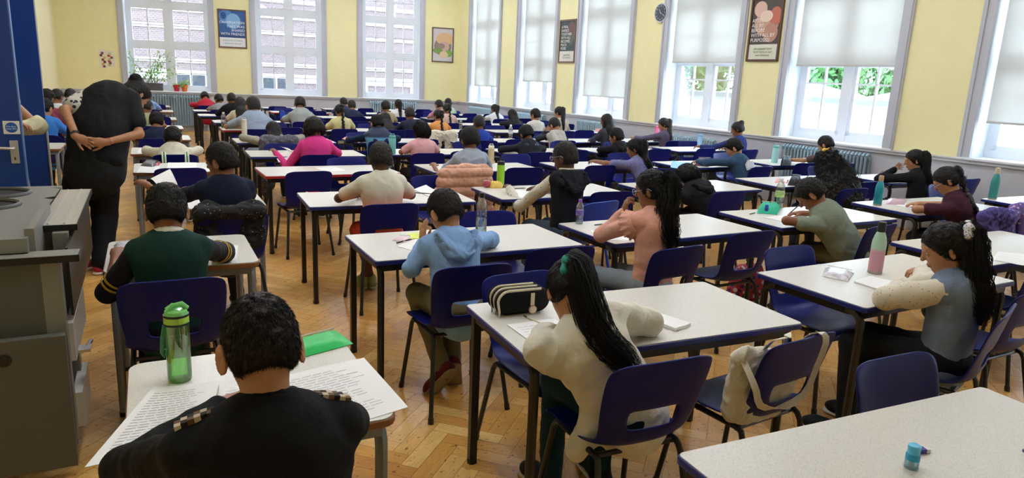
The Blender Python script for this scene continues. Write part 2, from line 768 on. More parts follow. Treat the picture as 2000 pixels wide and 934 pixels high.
def person(key, label, C, yaw=0., pitch=32., hyaw=0., roll=0., s=1.0, hip=None, group=None,
           skin='brown', hair='short', hairc='black', top='#555555', sleeve='short', topm=None, sleevem=None,
           E=None, W=None, hands=None, bottom='#26262b', botm=None, shorts=False, legs='normal', shoe='#2a2a2c', solec='#d8d4cc',
           px=200., extra=(), tail=None, nfold=.005, seat=.43, cloth_extra=None, hdir=None, sleeve_end=.62, hand_skin=True,
           hair_len=.0, K=None, A=None, twist=0., wide=1.0, hs=1.0, seedk=0, toe=None, neckN=None, legw=1.0, tdrift=.0, tailw=1.0, ears=1.0):
    rng = np.random.default_rng(abs(hash_s(key)) % 100000 + seedk)
    h = float(np.clip(1.25 / px, .0045, .011))
    near = px > 330
    C = np.asarray(C, float)
    yw = radians(yaw)
    fw = V3(-sin(yw), cos(yw), 0)
    rt = V3(cos(yw), sin(yw), 0)
    z = V3(0, 0, 1)
    f0 = V3(-sin(yw + radians(hyaw)), cos(yw + radians(hyaw)), 0)
    f, up = rot2(f0, radians(pitch))
    r = np.cross(f, up)
    if roll:
        a = radians(roll)
        up, r = cos(a) * up + sin(a) * r, cos(a) * r - sin(a) * up
    R = np.stack([r, f, up], 1)
    q = s * hs
    fn, un = rot2(fw * .6 + f0 * .4, radians(pitch * .6))
    N = C - un * .150 * s - fn * .012 * s if neckN is None else np.asarray(neckN, float)
    if hip is None:
        zh = seat + .085 * s
        dz = N[2] - zh
        Lt = .37 * s
        dy = math.sqrt(max(Lt * Lt - dz * dz, .0004))
        hip = V3(N[0], N[1], 0) - fw * dy
        hip[2] = zh
    Hp = np.asarray(hip, float)
    ut = unit(N - Hp)
    rt2 = unit(rt - (rt @ ut) * ut)
    ft = np.cross(ut, rt2)
    bow = .02 + .03 * max(0, 1 - ut[2])
    P1 = Hp + (N - Hp) * .42 - ft * bow * s
    P2 = Hp + (N - Hp) * .78 - ft * bow * s * .8
    tw = radians(twist)
    rs = unit(rt2 * cos(tw) + ft * sin(tw))
    sw = .122 * s * wide
    SH = {-1: N - rs * sw - ut * .042 * s + ft * .005, 1: N + rs * sw - ut * .042 * s + ft * .005}
    o_loc = V3(Hp[0], Hp[1], 0)

    def torso(o, hem=0.):
        return [rc(Hp - ut * (.01 + hem), P1, (.138 * wide + o) * s, (.124 * wide + o) * s, .03, w=ft, s=.78),
                rc(P1, P2, (.124 * wide + o) * s, (.134 * wide + o) * s, .03, w=ft, s=.72),
                rc(P2, N - ut * .05 * s, (.134 * wide + o) * s, (.085 + o) * s, .03, w=ft, s=.72),
                rc(SH[-1], SH[1], (.044 + o) * s, (.044 + o) * s, .03),
                rc(SH[-1] + ut * .01, N + ut * .005, (.036 + o) * s, (.036 + o) * s, .03),
                rc(SH[1] + ut * .01, N + ut * .005, (.036 + o) * s, (.036 + o) * s, .03)]

    # arms
    if E is None: E = {}
    if W is None: W = {}
    vn = None
    El, Wr, Hd = {}, {}, {}
    for sd in (-1, 1):
        e = E.get(sd)
        w_ = W.get(sd)
        if e is None:
            e = V3(N[0], N[1], 0) + rt * sd * .235 * s * wide + fw * .085
            e[2] = TB + .045
            if (e - SH[sd])[2] < -.30 * s: e[2] = SH[sd][2] - .24 * s
        if w_ is None:
            w_ = V3(N[0], N[1], 0) + rt * sd * .085 + fw * .26
            w_[2] = TB + .035
        El[sd], Wr[sd] = np.asarray(e, float), np.asarray(w_, float)
        dd = unit(Wr[sd] - El[sd])
        hd = dd if hdir is None or sd not in hdir else unit(hdir[sd])
        nn = -z + (z @ hd) * hd
        if np.linalg.norm(nn) < .2: nn = -fw
        nn = unit(nn)
        lat = unit(np.cross(hd, nn)) * (1 if sd > 0 else -1)
        # thumb lies towards the body's middle when the palm faces down
        if lat @ (rt * -sd) < 0: lat = -lat
        if hands and sd in hands and hands[sd] is not None:
            hh = hands[sd]
            if 'n' in hh:
                nn = np.array(hh['n'], float)
                nn = unit(nn - (nn @ hd) * hd)
                l2 = unit(np.cross(hd, nn))
                lat = l2 if l2 @ lat >= 0 else -l2
        Hd[sd] = (hd, nn, lat, (hands or {}).get(sd, {}).get('curl', .75) if hands and hands.get(sd) is not None else .75)
    # --- body
    B = torso(-.016)
    B += [rc(C - f * .022 * q - up * .045 * q, N - ut * .01, .047 * q, .054 * q, .02)]
    B += [ell(C - f * .006 * q + up * .012 * q, (.073 * q, .090 * q, .088 * q), R, .02),
          ell(C + f * .026 * q - up * .042 * q, (.057 * q, .060 * q, .064 * q), R, .03),
          ell(C + f * .056 * q - up * .088 * q, (.028 * q, .024 * q, .021 * q), R, .025),
          ell(C + f * .070 * q + up * .022 * q, (.046 * q, .018 * q, .014 * q), R, .02),
          rc(C + f * .086 * q + up * .004 * q, C + f * .103 * q - up * .028 * q, .0065 * q, .0105 * q, .012),
          ell(C + f * .086 * q - up * .059 * q, (.023 * q, .010 * q, .0055 * q), R, .006),
          ell(C + f * .084 * q - up * .068 * q, (.019 * q, .010 * q, .006 * q), R, .006)]
    for sd in (-1, 1):
        ec = C + r * sd * .079 * q * ears - f * .010 * q - up * .024 * q
        ea = radians(28) * sd
        eq = q * ears * (.82 if hair in ('pony', 'braid', 'bun', 'halfup') else 1)
        re = cos(ea) * r + sin(ea) * -f * 1
        fe = np.cross(up, re) * 1
        Re = np.stack([unit(re), unit(fe), up], 1)
        B.append(ell(ec, (.0080 * eq, .019 * eq, .033 * eq), Re, .008))
        if h < .008:
            B.append(ell(ec + re * sd * .009 * eq * (1 if sd > 0 else 1) + f * .003 * q, (.006 * eq, .010 * eq, .020 * eq), Re, .004, sub=True))
            B.append(ell(C + f * .093 * q - up * .002 * q + r * sd * .031 * q, (.017 * q, .014 * q, .011 * q), R, .01, sub=True))
            B.append(ell(C + f * .0745 * q - up * .003 * q + r * sd * .031 * q, (.0135 * q, .0135 * q, .0115 * q), R, .003))
    for sd in (-1, 1):
        B += [rc(SH[sd], El[sd], .036 * s, .031 * s, .02), rc(El[sd], Wr[sd], .032 * s, .021 * s, .015, )]
        if hand_skin:
            hd, nn, lat, cu = Hd[sd]
            B += hand(Wr[sd], hd, nn, lat, s * .93, cu, h)
    # legs
    KK, AA = {}, {}
    for sd in (-1, 1):
        if K is not None and sd in K:
            KK[sd], AA[sd] = np.asarray(K[sd], float), np.asarray(A[sd], float)
            continue
        hj = Hp + rt * sd * .07 * s
        k_ = V3(hj[0], hj[1], 0) + fw * .37 * s + rt * sd * .03
        k_[2] = Hp[2] - .025
        if legs == 'tuck':
            a_ = V3(hj[0], hj[1], 0) + fw * (.10 + .03 * sd) + rt * -sd * .03
            a_[2] = .135
        elif legs == 'cross':
            a_ = V3(k_[0], k_[1], 0) + fw * .06 - rt * sd * .13
            a_[2] = .085
        else:
            a_ = V3(k_[0], k_[1], 0) - fw * .03 + rt * sd * .02
            a_[2] = .085
        KK[sd], AA[sd] = k_, a_
    if shorts:
        for sd in (-1, 1):
            B += [rc(Hp + rt * sd * .065 * s, KK[sd], .066 * s, .046 * s, .02), rc(KK[sd], AA[sd], .046 * s, .028 * s, .02)]
    V, Fq = solid(B, h)
    ctr = V[Fq].mean(1)
    midx = np.zeros(len(Fq), int)
    if h < .008:
        lc = (ctr - C) @ R / q
        for sd in (-1, 1):
            d = np.linalg.norm((lc - V3(sd * .031, .0745, -.003)) / V3(.0140, .0142, .0118), axis=1)
            e_ = (d < 1.05) & (lc[:, 1] > .080) & (np.abs(lc[:, 0] - sd * .030) < .0095) & (np.abs(lc[:, 2] + .003) < .0048)
            midx[e_] = 1
            ir = e_ & (np.hypot(lc[:, 0] - sd * .031, lc[:, 2] + .003) < .006)
            midx[ir] = 2
        lp = (np.abs(lc[:, 0]) < .021) & (np.abs(lc[:, 2] + .0635) < .009) & (lc[:, 1] > .087)
        midx[lp] = 3
    me = np_mesh('person', V - o_loc, [Fq], True, midx)
    root = link('person', me, skin_mats(skin), None, tuple(o_loc))
    tag(root, label, 'person', group)

    def part(name, V, F, mats, smooth=True):
        m_ = np_mesh(name, V - o_loc, F if isinstance(F, list) else [F], smooth)
        return link(name, m_, mats, root)

    def folds(V, F, amp, wl=.09):
        Nn = vnormals(V, F)
        n1 = wob(V, rng, wl * 1.9, 5, True)
        n2 = wob(V, rng, wl * .7, 4)
        V2 = V + Nn * ((n1 * amp * .75 + n2 * amp * .22))[:, None]
        return smooth_mesh(V2, F, 2)

    # --- top
    if topm is None: topm = cloth('cloth ' + key, top)
    if sleeve is not None:
        T = torso(0.004, hem=.03)
        sv = []
        for sd in (-1, 1):
            a, b, c = SH[sd], El[sd], Wr[sd]
            if sleeve == 'short':
                e = a + (b - a) * sleeve_end
                sv.append(rc(a, e, .050 * s, .053 * s, .025))
            elif sleeve == 'elbow':
                sv.append(rc(a, b, .052 * s, .047 * s, .025))
                sv.append(rc(b, b + (c - b) * .12, .046 * s, .043 * s, .025))
            elif sleeve == 'long':
                sv.append(rc(a, b, .052 * s, .044 * s, .025))
                sv.append(rc(b, c - (c - b) * .04, .044 * s, .034 * s, .02))
            elif sleeve == 'puff':
                sv.append(rc(a, a + (b - a) * .5, .056 * s, .060 * s, .03))
                sv.append(rc(a + (b - a) * .5, b, .058 * s, .049 * s, .03))
                sv.append(rc(b, b + (c - b) * .7, .049 * s, .045 * s, .03))
                sv.append(rc(b + (c - b) * .7, c - (c - b) * .05, .046 * s, .032 * s, .03))
        if cloth_extra: T += cloth_extra(dict(N=N, C=C, ut=ut, ft=ft, rt=rt, SH=SH, f=f, up=up, Hp=Hp, P1=P1, P2=P2, s=s, fw=fw))
        if sleevem is None:
            V, F = solid(T + sv, h)
            part('shirt', folds(V, F, nfold), F, topm)
        else:
            V, F = solid(T, h)
            part('vest', folds(V, F, nfold * .7), F, topm)
            if sv:
                V, F = solid(sv, h)
                part('sleeves', folds(V, F, nfold), F, sleevem)
    # --- trousers
    if botm is None: botm = cloth('cloth legs ' + bottom, bottom)
    Tp = [ell(Hp - z * .01, (.145 * s * wide * (legw * .5 + .5), .125 * s, .10 * s * legw), np.stack([rt, fw, z], 1), .03)]
    for sd in (-1, 1):
        a = Hp + rt * sd * .068 * s
        if shorts:
            Tp.append(rc(a, a + (KK[sd] - a) * .82, .082 * s, .075 * s, .03))
        else:
            Tp += [rc(a, KK[sd], .080 * s * legw, .060 * s * legw, .025), rc(KK[sd], AA[sd], .060 * s * legw, .047 * s * legw, .02)]
    V, F = solid(Tp, max(h, .006))
    part('trousers' if not shorts else 'shorts', folds(V, F, .004), F, botm)
    # --- shoes
    for sd in (-1, 1):
        a = AA[sd]
        if toe is not None and sd in toe:
            td, su = unit(toe[sd][0]), unit(toe[sd][1])
        elif legs == 'tuck':
            td, su = unit(-z * .72 + fw * .55 + rt * sd * .25), unit(fw * .6 + z * .6)
        else:
            td, su = unit(fw + rt * sd * .12), z
        su = unit(su - (su @ td) * td)
        if legs == 'tuck' or (toe is not None and sd in toe):
            base = a
        else:
            base = V3(a[0], a[1], .048)
        wd = np.cross(td, su)
        s0_ = s
        if px > 330: s = s * 1.15
        Rr = np.stack([wd, td, su], 1)
        S_ = [rc(base - td * .035 * s, base + td * .12 * s, .036 * s, .038 * s, .02, w=su, s=.85),
              ell(base + td * .135 * s - su * .006, (.042 * s, .05 * s, .026 * s), Rr, .02),
              rc(a, base, .040 * s, .038 * s, .02)]
        hh = max(h, .006)
        V, F = solid(S_, hh)
        sh = part('shoe', V, F, cloth('shoe ' + shoe, shoe, .6))
        if px > 150:
            V, F = solid([rc(base - td * .04 * s - su * .030 * s, base + td * .15 * s - su * .030 * s, .036 * s, .042 * s, .02, w=su, s=.32)], hh)
            m_ = np_mesh('sole', V - o_loc, [F])
            link('sole', m_, mat('sole ' + solec, solec, .7), sh)
        s = s0_
    # --- hair
    Hm = HAIRM[hairc]
    parts = []
    tight = hair in ('pony', 'braid', 'bun', 'tight')
    g = .009 if tight else .008
    if hair_len: g = hair_len
    hp = [ell(C - f * .010 * q + up * .018 * q, (.073 * q + g, .090 * q + g, .088 * q + g), R, .02),
          ell(C - f * .045 * q - up * .03 * q, (.062 * q + g, .050 * q + g, .05 * q + g * .5), R, .03)]
    cut = [ell(C + f * .112 * q - up * .045 * q, (.125 * q, .092 * q, .096 * q), R, .008, sub=True),
           ell(C - f * .05 * q - up * .160 * q, (.14 * q, .14 * q, .102 * q), R, .008, sub=True)]
    for sd in (-1, 1):
        cut.append(ell(C + r * sd * .091 * q - f * .009 * q - up * .025 * q, (.0135 * q, .016 * q, .027 * q), R, .004, sub=True))
    back = lambda t, o=.11: Hp + (N - Hp) * t - ft * (o * s + bow * s * .8 * sin(pi * min(max(t, 0), 1)))
    post = []
    if hair == 'bob':
        hp += [ell(C - f * .03 * q - up * .03 * q, (.083 * q + g, .075 * q + g, .085 * q + g), R, .03)]
        cut = cut[:1]
    if hair == 'bun':
        post += [ell(C - f * .085 * q + up * .075 * q, (.042 * q, .04 * q, .042 * q), R, .02)]
    if hair in ('long', 'curly'):
        rr = .086 if hair == 'long' else .135
        cut = cut[:1]
        path = tail if tail is not None else [C - f * .03 + up * .0, N - ft * .085 * s, back(.68, .10), back(.5, .115)]
        for i in range(len(path) - 1):
            ra, rb_ = rr * q * (1.0 - .04 * i), rr * q * (.97 - .09 * i)
            if hair == 'curly': ra, rb_ = rr * (.95 + .22 * i), rr * (1.1 + .22 * i)
            post.append(rc(path[i], path[i + 1], ra, rb_, .03, w=ft, s=.5 if hair == 'long' else .75))
        if hair == 'long':
            for sd in (-1, 1):
                post.append(rc(C + r * sd * .062 * q + up * .0, C + r * sd * .07 * q - z * .14 * q + f * .01, .026 * q, .024 * q, .02))
    tl = None
    if hair in ('pony', 'braid', 'halfup'):
        Tt = C - f * .088 * q + up * .038 * q
        if tail is None:
            dr = rt * tdrift
            tail = [Tt, Tt - f * .035 - z * .02 + dr * .2, N - ft * .095 * s + dr * .5, back(.7, .115) + dr * .8, back(.5, .115) + dr]
        tl = [np.asarray(p, float) for p in tail]
        if hair == 'braid':
            S = spline(tl, 21)
            for i in range(21):
                w_ = rt * (.010 * (1 if i % 2 else -1)) - ft * .012 * min(1, i / 6)
                post.append(ell(S[i] + w_, (.026 * q * (1 - .022 * i),) * 3, None, .008))
            for i in range(20):
                post.append(rc(S[i] - ft * .012, S[i + 1] - ft * .012, .016 * (1 - .02 * i), .016 * (1 - .02 * i), .008))
        else:
            S = spline(tl, 9)
            rd = lambda t: .012 + .030 * sin(pi * min(1, t * 1.15 + .06)) ** .7 if t < .87 else .012 + .02 * (1 - t)
            for i in range(8):
                post.append(rc(S[i], S[i + 1], rd(i / 8) * q, rd((i + 1) / 8) * q, .01))
    V, F = solid(hp + cut + post, max(h * .9, .0045))
    Nn = vnormals(V, F)
    amp = {'short': .0022, 'curly': .014, 'bob': .004, 'long': .0035, 'bun': .002}.get(hair, .0028)
    V2 = V + Nn * (wob(V, rng, .018 if hair != 'curly' else .05, 6) * amp)[:, None]
    parts.append((V2, F, np.zeros((0, 3), int)))
    inner = ((V - C) @ R)
    if px > 140:
        vis = inner[:, 2] > -.10
        ids = np.where(vis)[0]
        nst = int({True: 9000, False: 3200}[near] * (1.6 if px > 480 else 1))
        ii = rng.choice(ids, nst)
        P0, Nd = V2[ii] - Nn[ii] * .003, Nn[ii]
        crown = C - f * .045 * q + up * .10 * q
        fl = P0 - crown
        fl = fl - (fl * Nd).sum(1)[:, None] * Nd
        fl /= np.linalg.norm(fl, axis=1)[:, None] + 1e-9
        if tl is not None or hair == 'bun':
            tp = tl[0] if tl is not None else C - f * .08 * q + up * .06 * q
            to = tp - P0
            to = to - (to * Nd).sum(1)[:, None] * Nd
            fl = to / (np.linalg.norm(to, axis=1)[:, None] + 1e-9)
        kx = {'short': .55, 'bob': .25, 'curly': .8}.get(hair, .08)
        D = fl * (1 - kx * .5) + Nd * kx + rng.normal(size=P0.shape) * (.18 if not tight else .05)
        D /= np.linalg.norm(D, axis=1)[:, None]
        Ln = rng.uniform(.008, .015, nst) * (1 if hair in ('short',) else 2.6 if hair != 'curly' else 2.4)
        Rr = np.full(nst, max(.0008, .32 / px))
        parts.append(strand_tris(P0, D, Ln, Rr, rng, bend=fl * .5 - Nd * .2 - V3(0, 0, .2) * (0 if hair == 'short' else 1), seg=2))
    if px > 140 and tl is not None and hair != 'braid':
        rd2 = lambda t: tailw * (.016 + (.050 if 'wavy' in extra else .038) * sin(pi * min(1, t * .85 + .08)) ** .8) * q
        parts.append(lock_strands(tl, rd2, 420 if near else 200, rng, wavy=.012 if 'wavy' in extra else .003, thin=max(.0013, .40 / px)))
    if px > 140 and hair == 'long':
        pth = tail if tail is not None else path
        parts.append(lock_strands(pth, lambda t: .07 * q, 260, rng, wavy=.004, thin=max(.0013, .4 / px)))
    if px > 140 and hair == 'curly':
        parts.append(lock_strands(path, lambda t: (.13 + .10 * t), 420, rng, wavy=.02, thin=max(.0013, .4 / px)))
    Vm, Fm = merge_parts(parts)
    part('hair', Vm, Fm, Hm)
    info = dict(root=root, C=C, R=R, r=r, f=f, up=up, N=N, Hp=Hp, fw=fw, rt=rt, ut=ut, ft=ft, SH=SH, E=El, W=Wr, Hd=Hd, part=part, tl=tl, q=q, s=s, h=h, K=KK, A=AA, P1=P1, P2=P2, back=back, rng=rng, folds=folds, o=o_loc)
    PEOPLE[key] = info
    if 'glasses' in extra:
        g_ = MB()
        for sd in (-1, 1):
            cc = C + f * .100 * q + r * sd * .032 * q - up * .003 * q
            g_.tube([cc + (r * cos(t) * .022 + up * sin(t) * .017) * q for t in np.linspace(0, 2 * pi, 13)], .0016, 6, cap=False)
            g_.tube([C + f * .100 * q + r * sd * .054 * q, C - f * .012 * q + r * sd * .083 * q + up * .004 * q, C - f * .03 * q + r * sd * .080 * q - up * .012 * q], .0016, 6)
        g_.tube([C + f * .102 * q - r * .010 * q, C + f * .102 * q + r * .010 * q], .0016, 6)
        g_.v = [tuple(np.array(v) - o_loc) for v in g_.v]
        g_.build('glasses', mat('pale glasses frame', '#b9c4ee', .2), root, smooth=True)
    return info


def hash_s(s):
    h = 7
    for c in s: h = (h * 131 + ord(c)) % 1000003
    return h


def torus_pts(c, a, b, ra, rb, n=16, w=None, amp=0, fr=6):
    return [np.asarray(c) + a * ra * cos(t) + b * rb * sin(t) + (w * amp * sin(fr * t) if w is not None else 0) for t in np.linspace(0, 2 * pi, n + 1)]


def band(info, name, a, b, q, rad, half, m, parent=None):
    """thin band around a limb between a and b"""
    c = a + (b - a) * q
    d = unit(b - a)
    u_ = unit(np.cross(d, V3(.3, .1, .9)))
    v_ = np.cross(d, u_)
    x = MB()
    n = 20
    vs = []
    for (rr, hh) in ((rad, -half), (rad * 1.04, -half), (rad * 1.04, half), (rad, half)):
        vs += [c + d * hh + (u_ * cos(2 * pi * i / n) + v_ * sin(2 * pi * i / n)) * rr - info['o'] for i in range(n)]
    x.add(vs, [(k * n + i, k * n + (i + 1) % n, ((k + 1) % 4) * n + (i + 1) % n, ((k + 1) % 4) * n + i) for k in range(4) for i in range(n)])
    return x.build(name, m, info['root'], smooth=False)


def ring_part(info, name, c, nrm, rad, thick, m, rough=0., parent=None):
    """scrunchie / collar: a ruffled ring of cloth"""
    nrm = unit(nrm)
    a = unit(np.cross(nrm, V3(.31, .2, .9)))
    b = np.cross(nrm, a)
    pr = []
    n = 14
    for i in range(n):
        t = 2 * pi * i / n
        t2 = 2 * pi * (i + 1) / n
        k = 1 + rough * (1 if i % 2 else -1)
        pr.append(rc(c + (a * cos(t) + b * sin(t)) * rad, c + (a * cos(t2) + b * sin(t2)) * rad, thick * k, thick * (2 - k), thick * .4))
    V, F = solid(pr, max(.0035, min(info['h'], thick * .45)))
    return info['part'](name, V, F, m)
# ------------------------------------------------------------------ room shell
M_yellow = mat('pale yellow wall paint', '#f2eab4', .7, bump=.05, bscale=30, var=.02)
M_yellow2 = mat('cream wall paint', '#ece2b4', .7, bump=.05, bscale=30, var=.02)
M_grey = mat('pale grey gloss paint', '#bfc1ca', .4, bump=.03, bscale=20, var=.02)
M_ceil = mat('white ceiling paint', '#f2f0ea', .8)
M_reveal = mat('white window reveal paint', '#e6eaee', .5)
M_frame = mat('white gloss window frame', '#e8ecf2', .35)
M_glass = glassy('window glass', '#f4fbff')


def structure(o):
    o['kind'] = 'structure'
    return o


# floor: herringbone parquet, every block a face with its own tone and grain
def build_floor():
    L, Wd = .328, .082
    rng = np.random.default_rng(3)
    V, UV, Cc = [], [], []
    x0, x1, y0, y1 = -1.85, 8.95, -3.0, 20.5
    c = math.sqrt(.5)
    # lay in the 45-degree frame (p,q)
    def put(p0, p1, q0, q1, hor):
        cx, cy = (p0 + p1) / 2, (q0 + q1) / 2
        X, Y = c * (cx - cy), c * (cx + cy)
        if X < x0 - .3 or X > x1 + .3 or Y < y0 - .3 or Y > y1 + .3: return
        g = .0008
        P = [(p0 + g, q0 + g), (p1 - g, q0 + g), (p1 - g, q1 - g), (p0 + g, q1 - g)]
        for (p, q_) in P:
            V.append((c * (p - q_), c * (p + q_), 0))
        r1, r2 = rng.uniform(0, 40), rng.uniform(0, 40)
        if hor:
            UV.extend([(r1, r2), (r1 + L, r2), (r1 + L, r2 + Wd), (r1, r2 + Wd)])
        else:
            UV.extend([(r1, r2), (r1, r2 + Wd), (r1 + L, r2 + Wd), (r1 + L, r2)])
        t = rng.normal(.5, .2)
        Cc.append((np.clip(t, 0, 1), rng.uniform(), 0, 1))
    n = 4
    # unit: horizontal block at (k, k+8m) ; vertical block at (k+4.., )
    for k in range(-260, 420):
        for m_ in range(-50, 50):
            p = (k + 2 * n * m_) * Wd
            q_ = k * Wd
            put(p, p + L, q_, q_ + Wd, True)
            put(p + L, p + L + Wd, q_ - L + Wd, q_ + Wd, False)
    V = np.array(V)
    nf = len(V) // 4
    Fq = np.arange(nf * 4).reshape(nf, 4)
    me = np_mesh('floor', V, [Fq], False)
    uv = me.uv_layers.new(name='grain')
    uv.data.foreach_set('uv', np.array(UV, np.float32).ravel())
    ca = me.color_attributes.new('block', 'FLOAT_COLOR', 'CORNER')
    ca.data.foreach_set('color', np.repeat(np.array(Cc, np.float32), 4, 0).ravel())
    m = mat('oak parquet blocks', '#b07a3c', .3)
    nn = m.node_tree.nodes
    Lk = m.node_tree.links
    p = nn['Principled BSDF']
    at = nn.new('ShaderNodeVertexColor')
    at.layer_name = 'block'
    ss = nn.new('ShaderNodeSeparateColor')
    Lk.new(at.outputs[0], ss.inputs[0])
    r = nn.new('ShaderNodeValToRGB')
    e = r.color_ramp.elements
    e[0].color = (*srgb('#d49747'), 1)
    e[1].color = (*srgb('#f9d084'), 1)
    k = e.new(.5)
    k.color = (*srgb('#e8b05a'), 1)
    Lk.new(ss.outputs[0], r.inputs[0])
    uvn = nn.new('ShaderNodeUVMap')
    uvn.uv_map = 'grain'
    mp = nn.new('ShaderNodeMapping')
    mp.inputs['Scale'].default_value = (6, 60, 1)
    Lk.new(uvn.outputs[0], mp.inputs[0])
    no = nn.new('ShaderNodeTexNoise')
    no.inputs['Scale'].default_value = 2.2
    no.inputs['Detail'].default_value = 6
    no.inputs['Distortion'].default_value = 1.2
    Lk.new(mp.outputs[0], no.inputs['Vector'])
    r2 = nn.new('ShaderNodeValToRGB')
    r2.color_ramp.elements[0].position = .32
    r2.color_ramp.elements[0].color = (.66, .58, .5, 1)
    r2.color_ramp.elements[1].position = .6
    r2.color_ramp.elements[1].color = (1, 1, 1, 1)
    Lk.new(no.outputs['Fac'], r2.inputs[0])
    mx = nn.new('ShaderNodeMix')
    mx.data_type = 'RGBA'
    mx.blend_type = 'MULTIPLY'
    mx.inputs['Factor'].default_value = .5
    Lk.new(r.outputs[0], mx.inputs['A'])
    Lk.new(r2.outputs[0], mx.inputs['B'])
    # wear and dark stains in patches
    tcn = nn.new('ShaderNodeTexCoord')
    n3 = nn.new('ShaderNodeTexNoise')
    n3.inputs['Scale'].default_value = 1.2
    n3.inputs['Detail'].default_value = 8
    n3.inputs['Roughness'].default_value = .7
    Lk.new(tcn.outputs['Object'], n3.inputs['Vector'])
    r3 = nn.new('ShaderNodeValToRGB')
    r3.color_ramp.elements[0].position = .36
    r3.color_ramp.elements[0].color = (.58, .54, .54, 1)
    r3.color_ramp.elements[1].position = .56
    r3.color_ramp.elements[1].color = (1, 1, 1, 1)
    Lk.new(n3.outputs['Fac'], r3.inputs[0])
    m2 = nn.new('ShaderNodeMix')
    m2.data_type = 'RGBA'
    m2.blend_type = 'MULTIPLY'
    m2.inputs['Factor'].default_value = .8
    Lk.new(mx.outputs['Result'], m2.inputs['A'])
    Lk.new(r3.outputs[0], m2.inputs['B'])
    n4 = nn.new('ShaderNodeTexNoise')
    n4.inputs['Scale'].default_value = 38
    n4.inputs['Detail'].default_value = 3
    Lk.new(tcn.outputs['Object'], n4.inputs['Vector'])
    r4 = nn.new('ShaderNodeValToRGB')
    r4.color_ramp.elements[0].position = .30
    r4.color_ramp.elements[0].color = (.35, .25, .18, 1)
    r4.color_ramp.elements[1].position = .37
    r4.color_ramp.elements[1].color = (1, 1, 1, 1)
    Lk.new(n4.outputs['Fac'], r4.inputs[0])
    m3 = nn.new('ShaderNodeMix')
    m3.data_type = 'RGBA'
    m3.blend_type = 'MULTIPLY'
    m3.inputs['Factor'].default_value = 1
    Lk.new(m2.outputs['Result'], m3.inputs['A'])
    Lk.new(r4.outputs[0], m3.inputs['B'])
    Lk.new(m3.outputs['Result'], p.inputs['Base Color'])
    mr = nn.new('ShaderNodeMapRange')
    mr.inputs[3].default_value = .22
    mr.inputs[4].default_value = .42
    Lk.new(n3.outputs['Fac'], mr.inputs[0])
    Lk.new(mr.outputs[0], p.inputs['Roughness'])
    bp = nn.new('ShaderNodeBump')
    bp.inputs['Strength'].default_value = .12
    bp.inputs['Distance'].default_value = .004
    Lk.new(no.outputs['Fac'], bp.inputs['Height'])
    Lk.new(bp.outputs[0], p.inputs['Normal'])
    structure(link('floor', me, m))
    sub = MB()
    sub.box(-6, 10, -6, 22, -.25, -.003)
    structure(sub.build('floor', mat('dark joint between blocks', '#3a2614', .8)))


build_floor()


def wall_frame(side):
    """returns P(s, z, off): s runs along the wall, off goes into the room (negative = outwards)"""
    if side == 'right':
        return lambda s, off: right_pt(s, off)
    return lambda s, off: back_pt(s, off)


def wbox(mb, side, s0, s1, z0, z1, o0, o1):
    P = wall_frame(side)
    a, b = P(s0, o0), P(s1, o0)
    c, d = P(s1, o1), P(s0, o1)
    vs = [(*a, z0), (*b, z0), (*c, z0), (*d, z0), (*a, z1), (*b, z1), (*c, z1), (*d, z1)]
    fs = [(3, 2, 1, 0), (4, 5, 6, 7), (0, 1, 5, 4), (1, 2, 6, 5), (2, 3, 7, 6), (3, 0, 4, 7)]
    mb.add(vs, fs)


SILL, HEAD = .97, 4.0
DADO = .95
RW = [(-2.6, -.7), (.1, 2.0), (2.55, 4.99 - .55 + .55), (5.79, 7.70), (8.42, 10.34), (11.12, 13.0), (13.71, 15.53), (16.29, 18.12)]
RW[2] = (3.05, 4.99)
BW = [(-.5, 1.62), (2.44, 4.30), (5.07, 6.87)]
DEP = .38       # depth of the window reveals


def wall_with_openings(side, s0, s1, openings, name):
    up_, lo_ = MB(), MB()
    cuts = sorted(openings)
    x = s0
    for (a, b) in cuts + [(s1, s1)]:
        if a > x: wbox(up_, side, x, a, DADO, CEIL, 0, -DEP)
        x = b
    for (a, b) in cuts:
        wbox(up_, side, a, b, HEAD, CEIL, 0, -DEP)
    up_.build(name, M_yellow)['kind'] = 'structure'
    wbox(lo_, side, s0, s1, 0, DADO, 0, -DEP)
    lo_.build(name, M_grey)['kind'] = 'structure'


wall_with_openings('right', -3.0, 18.73, RW, 'wall_right')
wall_with_openings('back', LW - .3, 7.86, BW, 'wall_back')

for side, s0, s1, nm in (('right', -3.0, 18.7, 'trim_1'), ('back', LW, 7.82, 'trim_2')):
    t = MB()
    wbox(t, side, s0, s1, DADO - .05, DADO, .035, 0)
    wbox(t, side, s0, s1, DADO - .015, DADO + .005, .05, 0)
    structure(t.build(nm, M_grey, bevel=.006))
for side, s0, s1, nm in (('right', -3.0, 18.7, 'baseboard_right'), ('back', LW, 7.82, 'baseboard_back')):
    t = MB()
    wbox(t, side, s0, s1, 0, .2, .025, 0)
    structure(t.build(nm, M_grey, bevel=.008))


